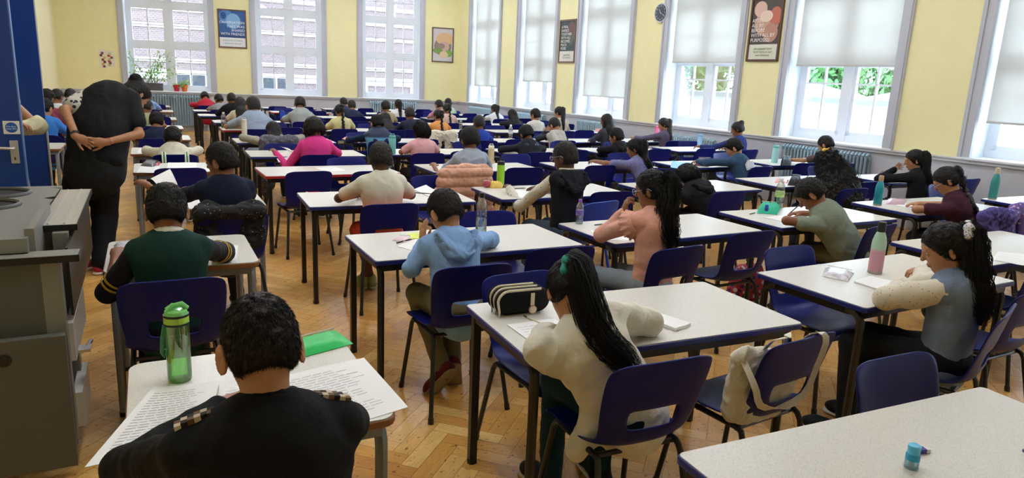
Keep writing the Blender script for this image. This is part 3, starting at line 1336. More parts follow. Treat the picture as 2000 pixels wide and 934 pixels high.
def window(n, side, s0, s1, blind=None, open_leaf=False):
    """architrave, reveal, sashes with glazing bars, glass, sill"""
    a, b = s0 + .14, s1 - .14                       # clear opening between architraves
    ar = MB()
    for (x0, x1) in ((s0, a), (b, s1)):
        wbox(ar, side, x0, x1, DADO, HEAD, .03, -.02)
    wbox(ar, side, s0 + .02, s0 + .05, DADO, HEAD, .045, .03)
    wbox(ar, side, s1 - .05, s1 - .02, DADO, HEAD, .045, .03)
    wbox(ar, side, s0, s1, HEAD, HEAD + .14, .03, -.02)
    o = structure(ar.build('window_%d' % n, M_grey))
    rv = MB()
    wbox(rv, side, s0 + .02, a, SILL - .02, HEAD, -.02, -DEP)
    wbox(rv, side, b, s1 - .02, SILL - .02, HEAD, -.02, -DEP)
    wbox(rv, side, s0, s1, HEAD - .03, HEAD, -.02, -DEP)
    rv.build('reveal', M_reveal, o)
    si = MB()
    wbox(si, side, s0, s1, SILL - .03, SILL, .05, -DEP)
    si.build('sill', M_reveal, o, bevel=.005)
    fr = MB()
    mid = (a + b) / 2
    of0, of1 = -.28, -.34
    zs = [SILL + .04, 2.08, 3.03, HEAD - .05]
    wbox(fr, side, a, a + .07, SILL, HEAD, of0, of1)
    wbox(fr, side, b - .07, b, SILL, HEAD, of0, of1)
    wbox(fr, side, mid - .06, mid + .06, SILL, HEAD, of0 + .02, of1)
    for z_ in zs:
        hw = .075 if z_ in (zs[1], zs[2]) else .05
        wbox(fr, side, a, b, z_ - hw, z_ + hw, of0 + .01, of1)
    fr.build('window_frame', M_frame, o)
    gl = MB()
    wbox(gl, side, a + .02, b - .02, SILL, HEAD, -.305, -.309)
    gl.build('pane', M_glass, o)
    for (x0, x1) in ((a + .07, mid - .06), (mid + .06, b - .07)):
        for zi in range(3):
            z0, z1 = zs[zi] + .05, zs[zi + 1] - .05
            sh = MB()
            wbox(sh, side, x0, x0 + .05, z0, z1, -.275, -.325)
            wbox(sh, side, x1 - .05, x1, z0, z1, -.275, -.325)
            wbox(sh, side, x0, x1, z0, z0 + .055, -.275, -.325)
            wbox(sh, side, x0, x1, z1 - .045, z1, -.275, -.325)
            xm = (x0 + x1) / 2
            wbox(sh, side, xm - .013, xm + .013, z0, z1, -.285, -.32)
            zz = [z0 + (z1 - z0) * .5] if zi else [z0 + (z1 - z0) * .36, z0 + (z1 - z0) * .68]
            if side == 'right' and zi == 0: zz = [z0 + (z1 - z0) * .72]
            for zq in zz:
                wbox(sh, side, x0, x1, zq - .012, zq + .012, -.285, -.32)
            sh.build('sash', M_frame, o)
    if side == 'right' and open_leaf:
        pass
    return o


for i, (a, b) in enumerate(BW): window(i + 1, 'back', a, b)
for i, (a, b) in enumerate(RW): window(i + 4, 'right', a, b)

# roller blinds on the right-hand windows
M_blind = mat('pale grey blind fabric', '#d6d3cd', .85)
nb = M_blind.node_tree
_p = nb.nodes['Principled BSDF']
_tl = nb.nodes.new('ShaderNodeBsdfTranslucent')
_tl.inputs[0].default_value = (.80, .78, .74, 1)
_mx = nb.nodes.new('ShaderNodeMixShader')
_mx.inputs[0].default_value = .40
nb.links.new(_p.outputs[0], _mx.inputs[1])
nb.links.new(_tl.outputs[0], _mx.inputs[2])
nb.links.new(_mx.outputs[0], nb.nodes['Material Output'].inputs[0])
blind_z = {2: 1.38, 3: 2.0, 4: 2.04, 5: 1.36, 6: 1.6, 7: 1.42, 1: 1.6, 0: 1.6}
which = {2: 'nearest the right edge of the photo', 3: 'over the window right of the pinkish poster', 4: 'over the window between the clock and the pinkish poster',
         5: 'over the window left of the clock', 6: 'over the window left of the dark poster', 7: 'over the window next to the far corner', 1: 'beyond the right edge, second window', 0: 'beyond the right edge, first window'}
for i, z0 in blind_z.items():
    a, b = RW[i]
    bm = MB()
    wbox(bm, 'right', a + .22, b - .19, z0, HEAD - .05, -.10, -.103)
    o = bm.build('roller_blind', M_blind)
    hm = MB()
    wbox(hm, 'right', a + .22, b - .19, z0 - .012, z0 + .012, -.095, -.108)
    hm.build('bottom_bar', mat('blind bar', '#c9c7c4', .5), o)
    tag(o, 'light grey roller blind ' + which[i], 'blind', 'roller blinds on the window wall')

# ceiling, left wall, wall behind the camera
c_ = MB()
c_.box(-2.2, 9.2, -3.4, 20.6, CEIL, CEIL + .2)
structure(c_.build('ceiling', M_ceil))
lw = MB()
# opening in the left wall shows a darker alcove
LO0, LO1 = 13.6, 16.9
lw.box(LW - .3, LW, -3.4, LO0, 0, CEIL)
lw.box(LW - .3, LW, LO1, 20.4, 0, CEIL)
lw.box(LW - .3, LW, LO0, LO1, 3.0, CEIL)
structure(lw.build('wall_left', M_yellow2))
al = MB()
al.box(LW - 1.6, LW - 1.5, LO0 - .2, LO1 + .2, 0, 3.2)
al.box(LW - 1.6, LW - .3, LO0 - .2, LO0, 0, 3.2)
al.box(LW - 1.6, LW - .3, LO1, LO1 + .2, 0, 3.2)
al.box(LW - 1.6, LW - .3, LO0 - .2, LO1 + .2, 3.0, 3.2)
structure(al.build('wall_alcove', M_grey))
wf = MB()
wf.box(-2.1, 9.1, -3.4, -3.0, 0, CEIL)
structure(wf.build('wall_front', M_yellow))

# ceiling lights: long diffuser panels hung below the ceiling
M_lamp = mat('lit diffuser', '#f1f5ff', .5, emit=LAMP)
M_lampbody = mat('white lamp body', '#e8e8e8', .5)
k = 0
for yy in (-1.0, 2.6, 6.2, 9.8, 13.4, 17.0):
    for xx in (.6, 3.4, 6.2):
        t = empty('ceiling_light', (xx, yy, CEIL - .35), 0, '%s ceiling strip light, row %d, %s' % ('lit' if yy > 0 else 'unlit', k // 3 + 1, ('left', 'middle', 'right')[k % 3] + ' of the three'), 'light', 'ceiling strip lights')
        b_ = MB()
        b_.box(-.12, .12, -.8, .8, .03, .09)
        b_.box(-.01, .01, -.6, -.58, .09, .35)
        b_.box(-.01, .01, .58, .6, .09, .35)
        b_.build('lamp_housing', M_lampbody, t)
        b_ = MB()
        b_.box(-.11, .11, -.79, .79, 0, .03)
        b_.build('diffuser', M_lamp if yy > 0 else mat('unlit diffuser', '#e9e9e4', .5), t)
        k += 1


# radiators
def radiator(side, s0, s1, z0, z1, label, col='#8fa7b4', pitch_=.06):
    m_ = mat('radiator paint ' + col, col, .35)
    t = empty('radiator', (*wall_frame(side)((s0 + s1) / 2, .1), 0), 0, label, 'radiator')
    loc = V3(*wall_frame(side)((s0 + s1) / 2, .1), 0)
    P = wall_frame(side)
    n = int((s1 - s0) / pitch_)
    c0 = MB()
    for i in range(n):
        s_ = s0 + (i + .5) * pitch_
        for off in (.045, .13):
            c0.tube([(*P(s_, off), z0 + .03), (*P(s_, off), z1 - .03)], .016, 6)
        a = P(s_, .045)
        b = P(s_, .13)
        c0.tube([(*a, z1 - .03), (*((a + b) / 2), z1), (*b, z1 - .03)], .018, 6)
        c0.tube([(*a, z0 + .04), (*((a + b) / 2), z0), (*b, z0 + .04)], .018, 6)
    c0.v = [tuple(np.array(v) - loc) for v in c0.v]
    c0.build('radiator_columns', m_, t, smooth=True)
    c1 = MB()
    for z_ in (z0 + .04, z1 - .05):
        c1.tube([(*P(s0, .088), z_), (*P(s1, .088), z_)], .02, 8)
    c1.tube([(*P(s0 - .05, .088), z0 + .04), (*P(s0 - .05, .088), 0.001)], .012, 6)
    c1.tube([(*P(s0 - .05, .088), z0 + .04), (*P(s0, .088), z0 + .04)], .012, 6)
    c1.tube([(*P(s1 - .03, .088), z0 + .04), (*P(s1 - .03, .088), 0.001)], .012, 6)
    c1.v = [tuple(np.array(v) - loc) for v in c1.v]
    c1.build('header_pipe', m_, t, smooth=True)


radiator('back', -.12, 1.38, .1, .87, 'tall blue grey column radiator under the back window with the plants')
radiator('back', 5.38, 6.68, .12, .88, 'pale blue column radiator under the third back window', '#a9c4d2')
radiator('right', 6.03, 7.41, .14, .87, 'blue grey column radiator under the window right of the pinkish poster', '#93aab8', .055)
radiator('right', 8.75, 10.0, .14, .80, 'column radiator under the window between the clock and the pinkish poster', '#a9bfca', .055)
radiator('right', 11.45, 12.7, .14, .86, 'pale column radiator under the window left of the clock', '#a9c4d2', .06)
radiator('right', 14.0, 15.25, .14, .86, 'pale column radiator under the window left of the dark poster', '#a9c4d2', .06)
radiator('right', 16.5, 17.85, .14, .86, 'pale column radiator under the window beside the far corner', '#a9c4d2', .06)


# ------------------------------------------------------------------ what stands outside the windows
def brick_mat(name, c1, c2, mort, sx=4.0):
    m = mat(name, c1, .9)
    n = m.node_tree.nodes
    L = m.node_tree.links
    t = n.new('ShaderNodeTexCoord')
    mp = n.new('ShaderNodeMapping')
    mp.inputs['Rotation'].default_value = (pi / 2, 0, 0)
    b = n.new('ShaderNodeTexBrick')
    b.inputs['Color1'].default_value = (*srgb(c1), 1)
    b.inputs['Color2'].default_value = (*srgb(c2), 1)
    b.inputs['Mortar'].default_value = (*srgb(mort), 1)
    b.inputs['Scale'].default_value = sx
    b.inputs['Mortar Size'].default_value = .03
    L.new(t.outputs['Object'], mp.inputs[0])
    L.new(mp.outputs[0], b.inputs[0])
    L.new(b.outputs[0], n['Principled BSDF'].inputs['Base Color'])
    return m


M_brick = brick_mat('red brown brick', '#4c3a38', '#403130', '#5a5250')
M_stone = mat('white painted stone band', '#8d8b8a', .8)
M_dark = mat('dark window opening', '#24272c', .2)
bb = empty('brick_building', (3, 27, 0), 0, 'red brick building with white stone bands seen through the back windows', 'building')
x = MB()
x.box(-9, 9, 0, 3, -1, 11)
x.build('brick_wall', M_brick, bb)
x = MB()
for z_ in [.35, 1.15] + [1.7 + .55 * i for i in range(14)]:
    x.box(-9, 9, -.04, 0, z_, z_ + (.13 if z_ > 1.5 else .3))
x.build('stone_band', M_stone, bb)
for i in range(6):
    xc = -7.2 + 2.8 * i
    for zc in (-.1, 4.4, 8):
        g = MB()
        g.box(xc - .55, xc + .55, -.06, .0, zc, zc + 1.5)
        wn = g.build('window', M_stone, bb)
        g = MB()
        for (p0, p1) in ((-.45, -.03), (.03, .45)):
            for (q0, q1) in ((.1, .7), (.8, 1.4)):
                g.box(xc + p0, xc + p1, -.065, -.06, zc + q0, zc + q1)
        g.build('pane', M_dark, wn)
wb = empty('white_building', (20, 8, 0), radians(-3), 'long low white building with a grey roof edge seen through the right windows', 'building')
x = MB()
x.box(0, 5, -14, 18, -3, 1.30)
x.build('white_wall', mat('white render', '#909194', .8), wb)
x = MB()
x.box(-.3, 5.3, -14.2, 18.2, 1.30, 1.48)
x.build('roof_edge', mat('grey roof edge', '#45494e', .6), wb)
x = MB()
for yy in (-10, -3, 4, 11):
    x.add([(1, yy, 1.48), (5, yy, 1.48), (5, yy + 4.5, 1.48), (1, yy + 4.5, 1.48), (3, yy + 1.2, 2.0), (3, yy + 3.3, 2.0)], [(0, 1, 4), (1, 2, 5, 4), (2, 3, 5), (3, 0, 4, 5), (3, 2, 1, 0)])
x.build('roof_lantern', mat('pale slate', '#6a6d72', .6), wb)

M_leafy = [mat('leaves ' + c, c, .7) for c in ('#3c6a2e', '#4c7a38', '#335a28')]
M_bark = mat('bark', '#5b4a3a', .9)
rg = random.Random(5)
for i, (tx, ty, hh, rr_) in enumerate(((27, 3.5, 3.9, 3.1), (29, 10.5, 4.3, 3.3), (28, 17.5, 4.0, 3.1), (29, 25, 4.4, 3.3), (27, -3.5, 3.9, 3.1), (30, 33, 4.4, 3.3))):
    t = empty('tree', (tx, ty, -1), 0, 'leafy green tree beyond the white building, %s from the right' % ('second', 'third', 'fourth', 'fifth', 'first', 'sixth')[i], 'tree', 'trees outside the right windows')
    x = MB()
    x.tube([(0, 0, 0), (.1, 0, 2), (0, .1, hh - 1)], [.3, .22, .1], 8)
    for q in range(5):
        a = q * 1.25
        x.tube([(0, 0, hh * .45), (1.4 * cos(a), 1.4 * sin(a), hh * .7)], [.1, .04], 6)
    x.build('trunk', M_bark, t)
    rn = np.random.default_rng(i)
    n = 7000
    P = rn.normal(size=(n, 3))
    P /= np.linalg.norm(P, axis=1)[:, None]
    cl = rn.normal(size=(16, 3)) * V3(rr_ * .45, rr_ * .45, rr_ * .33)
    ci = rn.integers(0, 16, n)
    Cn = cl[ci] + P * (rn.uniform(.55, 1, n) * 1.15)[:, None] + V3(0, 0, hh)
    A = rn.normal(size=(n, 3))
    A /= np.linalg.norm(A, axis=1)[:, None]
    Bv = np.cross(A, P)
    s_ = .20
    Vv = np.concatenate([Cn - A * s_, Cn + Bv * s_ * .6, Cn + A * s_, Cn - Bv * s_ * .6])
    j = np.arange(n)
    me = np_mesh('foliage', Vv, [np.stack([j, j + n, j + 2 * n, j + 3 * n], 1)], False)
    link('foliage', me, M_leafy[i % 3], t)
gr = MB()
gr.box(9.5, 60, -30, 40, -3.2, -3)
gr.box(-30, 60, 22, 60, -1.3, -1.1)
structure(gr.build('ground', mat('pale paving', '#c9c8c4', .9)))


# ------------------------------------------------------------------ posters, clock, notices
def poster(side, s0, s1, z0, z1, label, frame, art, writing=()):
    P = wall_frame(side)
    flip = side == 'right'
    a, b = P(s0, 0), P(s1, 0)
    if flip: a, b = b, a                                   # left edge as seen from the room
    L_ = np.linalg.norm(b - a)
    ux = V3(*((b - a) / L_), 0)
    nrm = V3(*(P(s0, 1) - P(s0, 0)), 0)
    o0 = V3(*a, z0)
    H_ = z1 - z0
    t = empty('framed_poster', tuple(o0 + ux * L_ / 2), 0, label, 'poster', None)
    loc = o0 + ux * L_ / 2
    M = MB()
    uz = V3(0, 0, 1)
    fwd = .03
    for (x0, x1, y0, y1) in ((0, .03, 0, H_), (L_ - .03, L_, 0, H_), (0, L_, 0, .03), (0, L_, H_ - .03, H_)):
        M.obox(o0 - loc, ux, uz, nrm, x0, x1, y0, y1, 0, fwd)
    M.build('poster_frame', mat('poster frame ' + frame, frame, .4), t)
    M = MB()
    M.obox(o0 - loc, ux, uz, nrm, .02, L_ - .02, .02, H_ - .02, .004, .014)
    bk = M.build('poster_print', mat('print ' + art[0][-1], art[0][-1], .5), t)
    d = .0145
    for (kind, x0, x1, y0, y1, c) in art[1:]:
        M = MB()
        if kind == 'box':
            M.obox(o0 - loc, ux, uz, nrm, x0 * L_, x1 * L_, y0 * H_, y1 * H_, .004, d)
        else:
            cc = o0 - loc + ux * (x0 + x1) / 2 * L_ + uz * (y0 + y1) / 2 * H_
            n_ = 20
            vs = [cc + nrm * d + ux * cos(2 * pi * q / n_) * (x1 - x0) / 2 * L_ + uz * sin(2 * pi * q / n_) * (y1 - y0) / 2 * H_ for q in range(n_)]
            vs2 = [v - nrm * (d - .004) for v in vs]
            M.add(vs + vs2, [tuple(range(n_))] + [((q + 1) % n_, q, q + n_, (q + 1) % n_ + n_) for q in range(n_)])
        M.build('printed_shape', mat('print ' + c, c, .5), bk)
        d += .0005
    for (txt, x, y, size, c, al) in writing:
        text3(txt, o0 + ux * x * L_ + uz * y * H_ + nrm * (d + .001), ux, uz, size, c, bk, al, loc=loc)
    return t


def text3(txt, pos, ux, uz, size, col, parent, al='LEFT', loc=None):
    cu = bpy.data.curves.new('lettering', 'FONT')
    cu.body = txt
    cu.size = size
    cu.align_x = al
    cu.align_y = 'CENTER'
    cu.extrude = .0004
    cu.space_line = .95
    tmp = bpy.data.objects.new('lettering', cu)
    COL.objects.link(tmp)
    bpy.context.view_layer.update()
    me = bpy.data.meshes.new_from_object(tmp.evaluated_get(bpy.context.evaluated_depsgraph_get()))
    bpy.data.objects.remove(tmp)
    nz = np.cross(ux, uz)
    M_ = np.stack([ux, uz, nz], 1)
    n = len(me.vertices)
    co = np.zeros(n * 3, np.float32)
    me.vertices.foreach_get('co', co)
    off = pos - (loc if loc is not None else 0)
    co = co.reshape(-1, 3) @ M_.T + off
    me.vertices.foreach_set('co', co.astype(np.float32).ravel())
    me.update()
    me.name = 'lettering'
    me.materials.clear()
    return link('lettering', me, mat('ink ' + col, col, .6), parent)


poster('back', 1.70, 2.36, 2.09, 3.02, 'framed blue poster with white lettering between the first two back windows', '#6d4a3a',
       [('bg', 0, 0, 0, 0, '#2f5f9e'), ('box', .03, .97, .03, .27, '#e6e8ea'), ('oval', .05, .55, .62, .98, '#4f8ac8'), ('oval', .3, .8, .5, .9, '#7fb0dc'), ('oval', .1, .3, .74, .93, '#244f93'), ('box', .03, .97, .27, .38, '#22487e')],
       [('CONVERSATION', .94, .66, .085, '#f2f5f8', 'RIGHT'), ('THAT WAS', .94, .56, .085, '#f2f5f8', 'RIGHT'), ('SHARED', .94, .46, .085, '#f2f5f8', 'RIGHT'), ('WITH FRIENDS', .94, .36, .085, '#f2f5f8', 'RIGHT'),
        ('one of a set of reading', .5, .2, .05, '#6c7a86', 'CENTER'), ('posters for the hall', .5, .12, .05, '#6c7a86', 'CENTER')])
poster('back', 7.06, 7.66, 2.0, 2.92, 'framed photograph of a filled bread roll beside the far corner', '#6b5650',
       [('bg', 0, 0, 0, 0, '#cfc8cb'), ('oval', .1, .9, .18, .72, '#8d7d72'), ('oval', .18, .98, .5, .85, '#dcb487'), ('oval', .3, .8, .3, .6, '#c9a9a0'), ('oval', .05, .5, .25, .42, '#7f9a55'), ('oval', .6, .95, .16, .36, '#7fae52'), ('oval', .35, .75, .12, .32, '#d9c49a'), ('oval', .25, .6, .38, .55, '#9c8278')])
poster('right', 13.03, 13.65, 2.02, 2.91, 'framed dark poster with white lettering and cream base on the pillar left of the clock', '#7a5f4d',
       [('bg', 0, 0, 0, 0, '#3c4a4a'), ('box', .04, .96, .03, .27, '#ddd9d0'), ('oval', .5, .95, .45, .95, '#6d4f4f'), ('oval', .55, .85, .4, .7, '#55605a')],
       [('A MEAL\nSHARED\nTOGETHER\nWITH ALL\nBECOMES\nMUCH\nMORE', .1, .58, .078, '#e8e6e2', 'LEFT'), ('good food\nfor everyone', .5, .15, .055, '#7d8a6c', 'CENTER')])
poster('right', 7.76, 8.36, 2.05, 2.97, 'framed poster of hands kneading with large white lettering on the pillar between windows', '#5c4034',
       [('bg', 0, 0, 0, 0, '#4a403c'), ('box', .04, .96, .03, .27, '#d7d8c6'), ('oval', .15, .9, .4, .8, '#c99f86'), ('oval', .1, .5, .7, .95, '#d8b3a0'), ('oval', .6, .97, .55, .85, '#c26a55'), ('oval', .45, .9, .3, .6, '#b98874'), ('oval', .3, .7, .62, .8, '#e6cdbb')],
       [('AFTER\nALL BY\nBEFORE\nWITH ALL BY\nPURPOSED', .07, .49, .075, '#f3efec', 'LEFT'), ('we support local\nfood made in our\nown kitchens', .5, .15, .050, '#7e8a4f', 'CENTER')])

# notice sheets taped left of the first back window
for (x0, x1, z0, z1, lab, cc) in ((-.95, -.80, 1.46, 1.90, 'left of two taped photo notices on the yellow wall', ('#8a4a52', '#d8b46a', '#5a3c3a')), (-.79, -.62, 1.50, 1.88, 'right of two taped photo notices on the yellow wall', ('#b9c77e', '#7a5560', '#c0392b'))):
    M = MB()
    wbox(M, 'back', x0, x1, z0, z1, .006, .001)
    o = M.build('paper_notice', mat('notice paper', '#e7dfd2', .7))
    tag(o, lab, 'notice', 'notices on the back wall')
    rg2 = random.Random(int(x0 * 100))
    for i in range(7):
        M = MB()
        a = x0 + .01 + rg2.random() * (x1 - x0 - .07)
        b = z0 + .02 + i * (z1 - z0 - .08) / 7
        wbox(M, 'back', a, a + .055, b, b + .055, .009 + i * .0004, .006)
        M.build('printed_picture', mat('print ' + cc[i % 3], cc[i % 3], .6), o)

# clock
ck = right_pt(10.40, .0)
nrm = V3(*(right_pt(10.4, 1) - ck), 0)
ux = V3(-nrm[1] * -1, nrm[0] * -1, 0)
ux = unit(np.cross(V3(0, 0, 1), nrm))
uz = V3(0, 0, 1)
co = V3(*ck, 2.88)
t = empty('wall_clock', tuple(co), 0, 'round wall clock with dark face on the yellow pillar', 'clock')
def disc(r0, d0, d1, m_, name, par):
    M = MB()
    n_ = 32
    vs = [nrm * d1 + (ux * cos(2 * pi * q / n_) + uz * sin(2 * pi * q / n_)) * r0 for q in range(n_)]
    vs += [nrm * d0 + (ux * cos(2 * pi * q / n_) + uz * sin(2 * pi * q / n_)) * r0 for q in range(n_)]
    M.add(vs, [tuple(range(n_)), tuple(range(2 * n_ - 1, n_ - 1, -1))] + [((q + 1) % n_, q, q + n_, (q + 1) % n_ + n_) for q in range(n_)])
    return M.build(name, m_, par)
disc(.165, .0, .045, mat('clock rim', '#c9ccd0', .3, .6), 'clock_case', t)
fc = disc(.145, .045, .047, mat('dark clock face', '#3b4350', .5), 'clock_face', t)
for i in range(12):
    a = i * pi / 6
    text3(str(12 if i == 0 else i), co + nrm * .049 + (ux * sin(a) + uz * cos(a)) * .115, ux, uz, .042, '#dfe3e8', fc, 'CENTER', loc=co)
for (ang, ln, wd) in ((radians(330), .07, .008), (radians(118), .11, .005)):
    M = MB()
    d = ux * sin(ang) + uz * cos(ang)
    M.obox(nrm * .05, d, np.cross(nrm, d), nrm, -.015, ln, -wd / 2, wd / 2, 0, .002)
    M.build('clock_hand', mat('clock hand', '#e8eaee', .5), t)

# plants and pots on the first back sill
def plant(x, off, z, hgt, wid, n, label, pot, potcol, seed):
    p = back_pt(x, off)
    t = empty('potted_plant', (*p, z), 0, label, 'plant')
    M = MB()
    if pot == 'trough':
        M.box(-.32, .32, -.08, .08, 0, .17)
        M.box(-.335, .335, -.095, .095, .15, .18)
    else:
        M.lathe([(.055, 0), (.075, .13), (.085, .13), (.085, .16), (.07, .16)], 16)
    M.build('pot', mat('pot ' + potcol, potcol, .5), t)
    rn = np.random.default_rng(seed)
    st = MB()
    Vs, Fs = [], []
    for i in range(n):
        bx = rn.uniform(-.25, .25) if pot == 'trough' else rn.uniform(-.03, .03)
        tip = V3(bx + rn.normal() * wid * .45, rn.normal() * .05, hgt * rn.uniform(.45, 1))
        st.tube([(bx, 0, .14), (bx * .6 + tip[0] * .4, tip[1] * .5, tip[2] * .6), tuple(tip)], [.006, .004, .002], 4)
        for j in range(16):
            q = rn.uniform(.35, 1)
            c0 = V3(bx, 0, .14) * (1 - q) + tip * q + rn.normal(size=3) * V3(.05, .03, .03)
            a = unit(rn.normal(size=3) + V3(0, 0, -.3))
            b = unit(np.cross(a, rn.normal(size=3)))
            L1 = rn.uniform(.035, .065)
            k0 = len(Vs)
            Vs += [c0, c0 + a * L1 * .5 + b * L1 * .32, c0 + a * L1 * 1.1, c0 + a * L1 * .5 - b * L1 * .32]
            Fs.append((k0, k0 + 1, k0 + 2, k0 + 3))
    st.build('stem', mat('green stem', '#6f8f4a', .6), t)
    me = np_mesh('foliage', np.array(Vs), [np.array(Fs)], False)
    lf = mat('fresh green leaf', '#9bc25a', .5)
    link('foliage', me, lf, t)


plant(.05, -.12, SILL, 1.0, .75, 26, 'leafy green plant in a long dark trough on the first back sill', 'trough', '#5a5658', 1)
plant(.86, -.08, SILL, .36, .16, 7, 'small green plant in an orange pot on the sill', 'pot', '#e2703a', 2)
plant(.68, -.08, SILL, .17, .02, 3, 'small red pot beside the orange pot on the sill', 'pot', '#c8283c', 3)
# ------------------------------------------------------------------ tables
def speckle(name, base, dot):
    m = mat(name, base, .32, spec=.5)
    n = m.node_tree.nodes
    L = m.node_tree.links
    t = n.new('ShaderNodeTexCoord')
    no = n.new('ShaderNodeTexNoise')
    no.inputs['Scale'].default_value = 260
    no.inputs['Detail'].default_value = 2
    r = n.new('ShaderNodeValToRGB')
    r.color_ramp.elements[0].position = .34
    r.color_ramp.elements[0].color = (*srgb(dot), 1)
    r.color_ramp.elements[1].position = .50
    r.color_ramp.elements[1].color = (*srgb(base), 1)
    L.new(t.outputs['Object'], no.inputs['Vector'])
    L.new(no.outputs['Fac'], r.inputs[0])
    L.new(r.outputs[0], n['Principled BSDF'].inputs['Base Color'])
    return m


M_top = speckle('pale speckled laminate', '#dcd9cf', '#cbc7bd')
M_edge_blue = mat('dark blue table edge', '#1c2a78', .35)
M_edge_red = mat('red table edge', '#b8262c', .35)
M_edge_wood = mat('varnished wood edge', '#8a5a34', .35)
TW, TD_ = 1.23, .62
TABLES = {}


def rrect(x0, x1, y0, y1, r, n=4):
    pts = []
    for (cx, cy, a0) in ((x1 - r, y1 - r, 0), (x0 + r, y1 - r, pi / 2), (x0 + r, y0 + r, pi), (x1 - r, y0 + r, 1.5 * pi)):
        for i in range(n + 1):
            a = a0 + i * pi / 2 / n
            pts.append((cx + r * cos(a), cy + r * sin(a)))
    return pts


def slab(pts, z0, z1):
    M = MB()
    n = len(pts)
    M.add([(x, y, z0) for x, y in pts] + [(x, y, z1) for x, y in pts],
          [tuple(range(n - 1, -1, -1)), tuple(range(n, 2 * n))] + [(i, (i + 1) % n, n + (i + 1) % n, n + i) for i in range(n)])
    return M


def table_proto(kind):
    """origin at the far-left corner of the top, on the floor"""
    wide, deep = (TW, TD_) if kind != 'single' else (.66, .64)
    edge = {'blue': M_edge_blue, 'square': M_edge_blue, 'red': M_edge_red, 'single': M_edge_wood}[kind]
    tube = M_grey_tube if kind == 'single' else M_tube
    t = empty('school_table', (0, 0, 0))
    rad = .018 if kind != 'single' else .045
    slab(rrect(0, wide, -deep, 0, rad), TB - .003, TB).build('tabletop', M_top, t)
    slab(rrect(-.004, wide + .004, -deep - .004, .004, rad), TB - .026, TB - .0032).build('edge_band', edge, t, bevel=.004)
    w_, q = (.016, .016) if kind != 'single' else (.015, .015)
    x0, x1, y0, y1 = .035, wide - .035, -deep + .035, -.035
    zt = TB - .045
    R_ = .055 if kind != 'square' else .05
    for (x, sx) in ((x0, 1), (x1, -1)):
        for (y, sy) in ((y1, -1), (y0, 1)):
            M = MB()
            if kind == 'square' and sy == -1:
                M.box(x - .016, x + .016, y - .016, y + .016, .0, TB - .027)
            else:
                pts = [(x, y, 0.0)] + [(x, y + sy * (R_ - R_ * cos(a)), zt - R_ + R_ * sin(a)) for a in np.linspace(0, pi / 2, 6)] + [(x, y + sy * (R_ + .02), zt)]
                M.tube(pts, .0185, 8)
            lg = M.build('leg', tube, t, smooth=not (kind == 'square' and sy == -1))
            F_ = MB()
            F_.tube([(x, y, 0), (x, y, .022)], .021, 8)
            F_.build('leg_cap', M_black, lg)
    M = MB()
    for x in (x0, x1):
        M.box(x - .0125, x + .0125, y0 + .06, y1 - .0, zt - .018, TB - .027)
    for y in (y0, y1):
        M.box(x0, x1, y - .0125, y + .0125, zt - .018, TB - .027)
    M.build('table_frame', tube, t)
    return t


_protos = {}


def table(kind, x, y, label, rz=0, group='school tables in rows'):
    if kind not in _protos:
        _protos[kind] = o = table_proto(kind)
    else:
        o = copy_tree(_protos[kind])
    o.location = (x, y, 0)
    o.rotation_euler = (0, 0, rz)
    tag(o, label, 'table', group)
    return o


# ------------------------------------------------------------------ the moulded chair
M_chair = mat('royal blue moulded plastic', '#10186a', .38, spec=.22, bump=.04, bscale=400)
M_chair2 = mat('bright blue moulded plastic', '#1747b8', .33, spec=.5, bump=.04, bscale=400)


def chair_shell(parent, m_):
    # profile of the shell, front lip -> seat -> bend -> back -> top edge  (y, z, half width, edge lift)
    prof = [(.205, .385, .150, .0), (.215, .405, .175, .0), (.205, .424, .188, .0), (.16, .432, .195, .004), (.08, .428, .198, .010), (0, .422, .198, .014),
            (-.08, .422, .196, .018), (-.135, .430, .192, .022), (-.172, .452, .188, .024), (-.190, .485, .187, .022), (-.199, .52, .190, .020), (-.206, .555, .196, .018),
            (-.213, .59, .201, .016), (-.221, .63, .205, .015), (-.230, .67, .207, .014), (-.239, .71, .208, .012), (-.246, .742, .204, .010), (-.250, .760, .190, .006), (-.253, .770, .160, .003), (-.254, .775, .12, .001)]
    nx = 13
    V, Fq = [], []
    n = len(prof)
    for i, (y, z, hw, lf) in enumerate(prof):
        j0, j1 = max(i - 1, 0), min(i + 1, n - 1)
        ty, tz = prof[j1][0] - prof[j0][0], prof[j1][1] - prof[j0][1]
        l = math.hypot(ty, tz)
        ny, nz_ = tz / l * -1, ty / l
        if nz_ < 0 and i < 8: ny, nz_ = -ny, -nz_
        if i >= 8: ny, nz_ = abs(tz / l), abs(ty / l)
        for k in range(nx):
            u = -1 + 2 * k / (nx - 1)
            e = abs(u) ** 2.6 * lf * 1.6
            V.append((u * hw, y + ny * e, z + nz_ * e))
    for i in range(n - 1):
        for k in range(nx - 1):
            if i in (10, 11) and 3 <= k <= 8: continue     # hand slot
            a = i * nx + k
            Fq.append((a, a + 1, a + nx + 1, a + nx))
    me = bpy.data.meshes.new('seat_shell')
    me.from_pydata(V, [], Fq)
    me.polygons.foreach_set('use_smooth', [True] * len(Fq))
    o = link('seat_shell', me, m_, parent)
    s1 = o.modifiers.new('solid', 'SOLIDIFY')
    s1.thickness = .009
    s1.offset = 0
    s2 = o.modifiers.new('sub', 'SUBSURF')
    s2.levels = s2.render_levels = 1
    bpy.context.view_layer.update()
    dg = bpy.context.evaluated_depsgraph_get()
    me2 = bpy.data.meshes.new_from_object(o.evaluated_get(dg))
    o.modifiers.clear()
    o.data = me2
    me2.name = 'seat_shell'
    return o


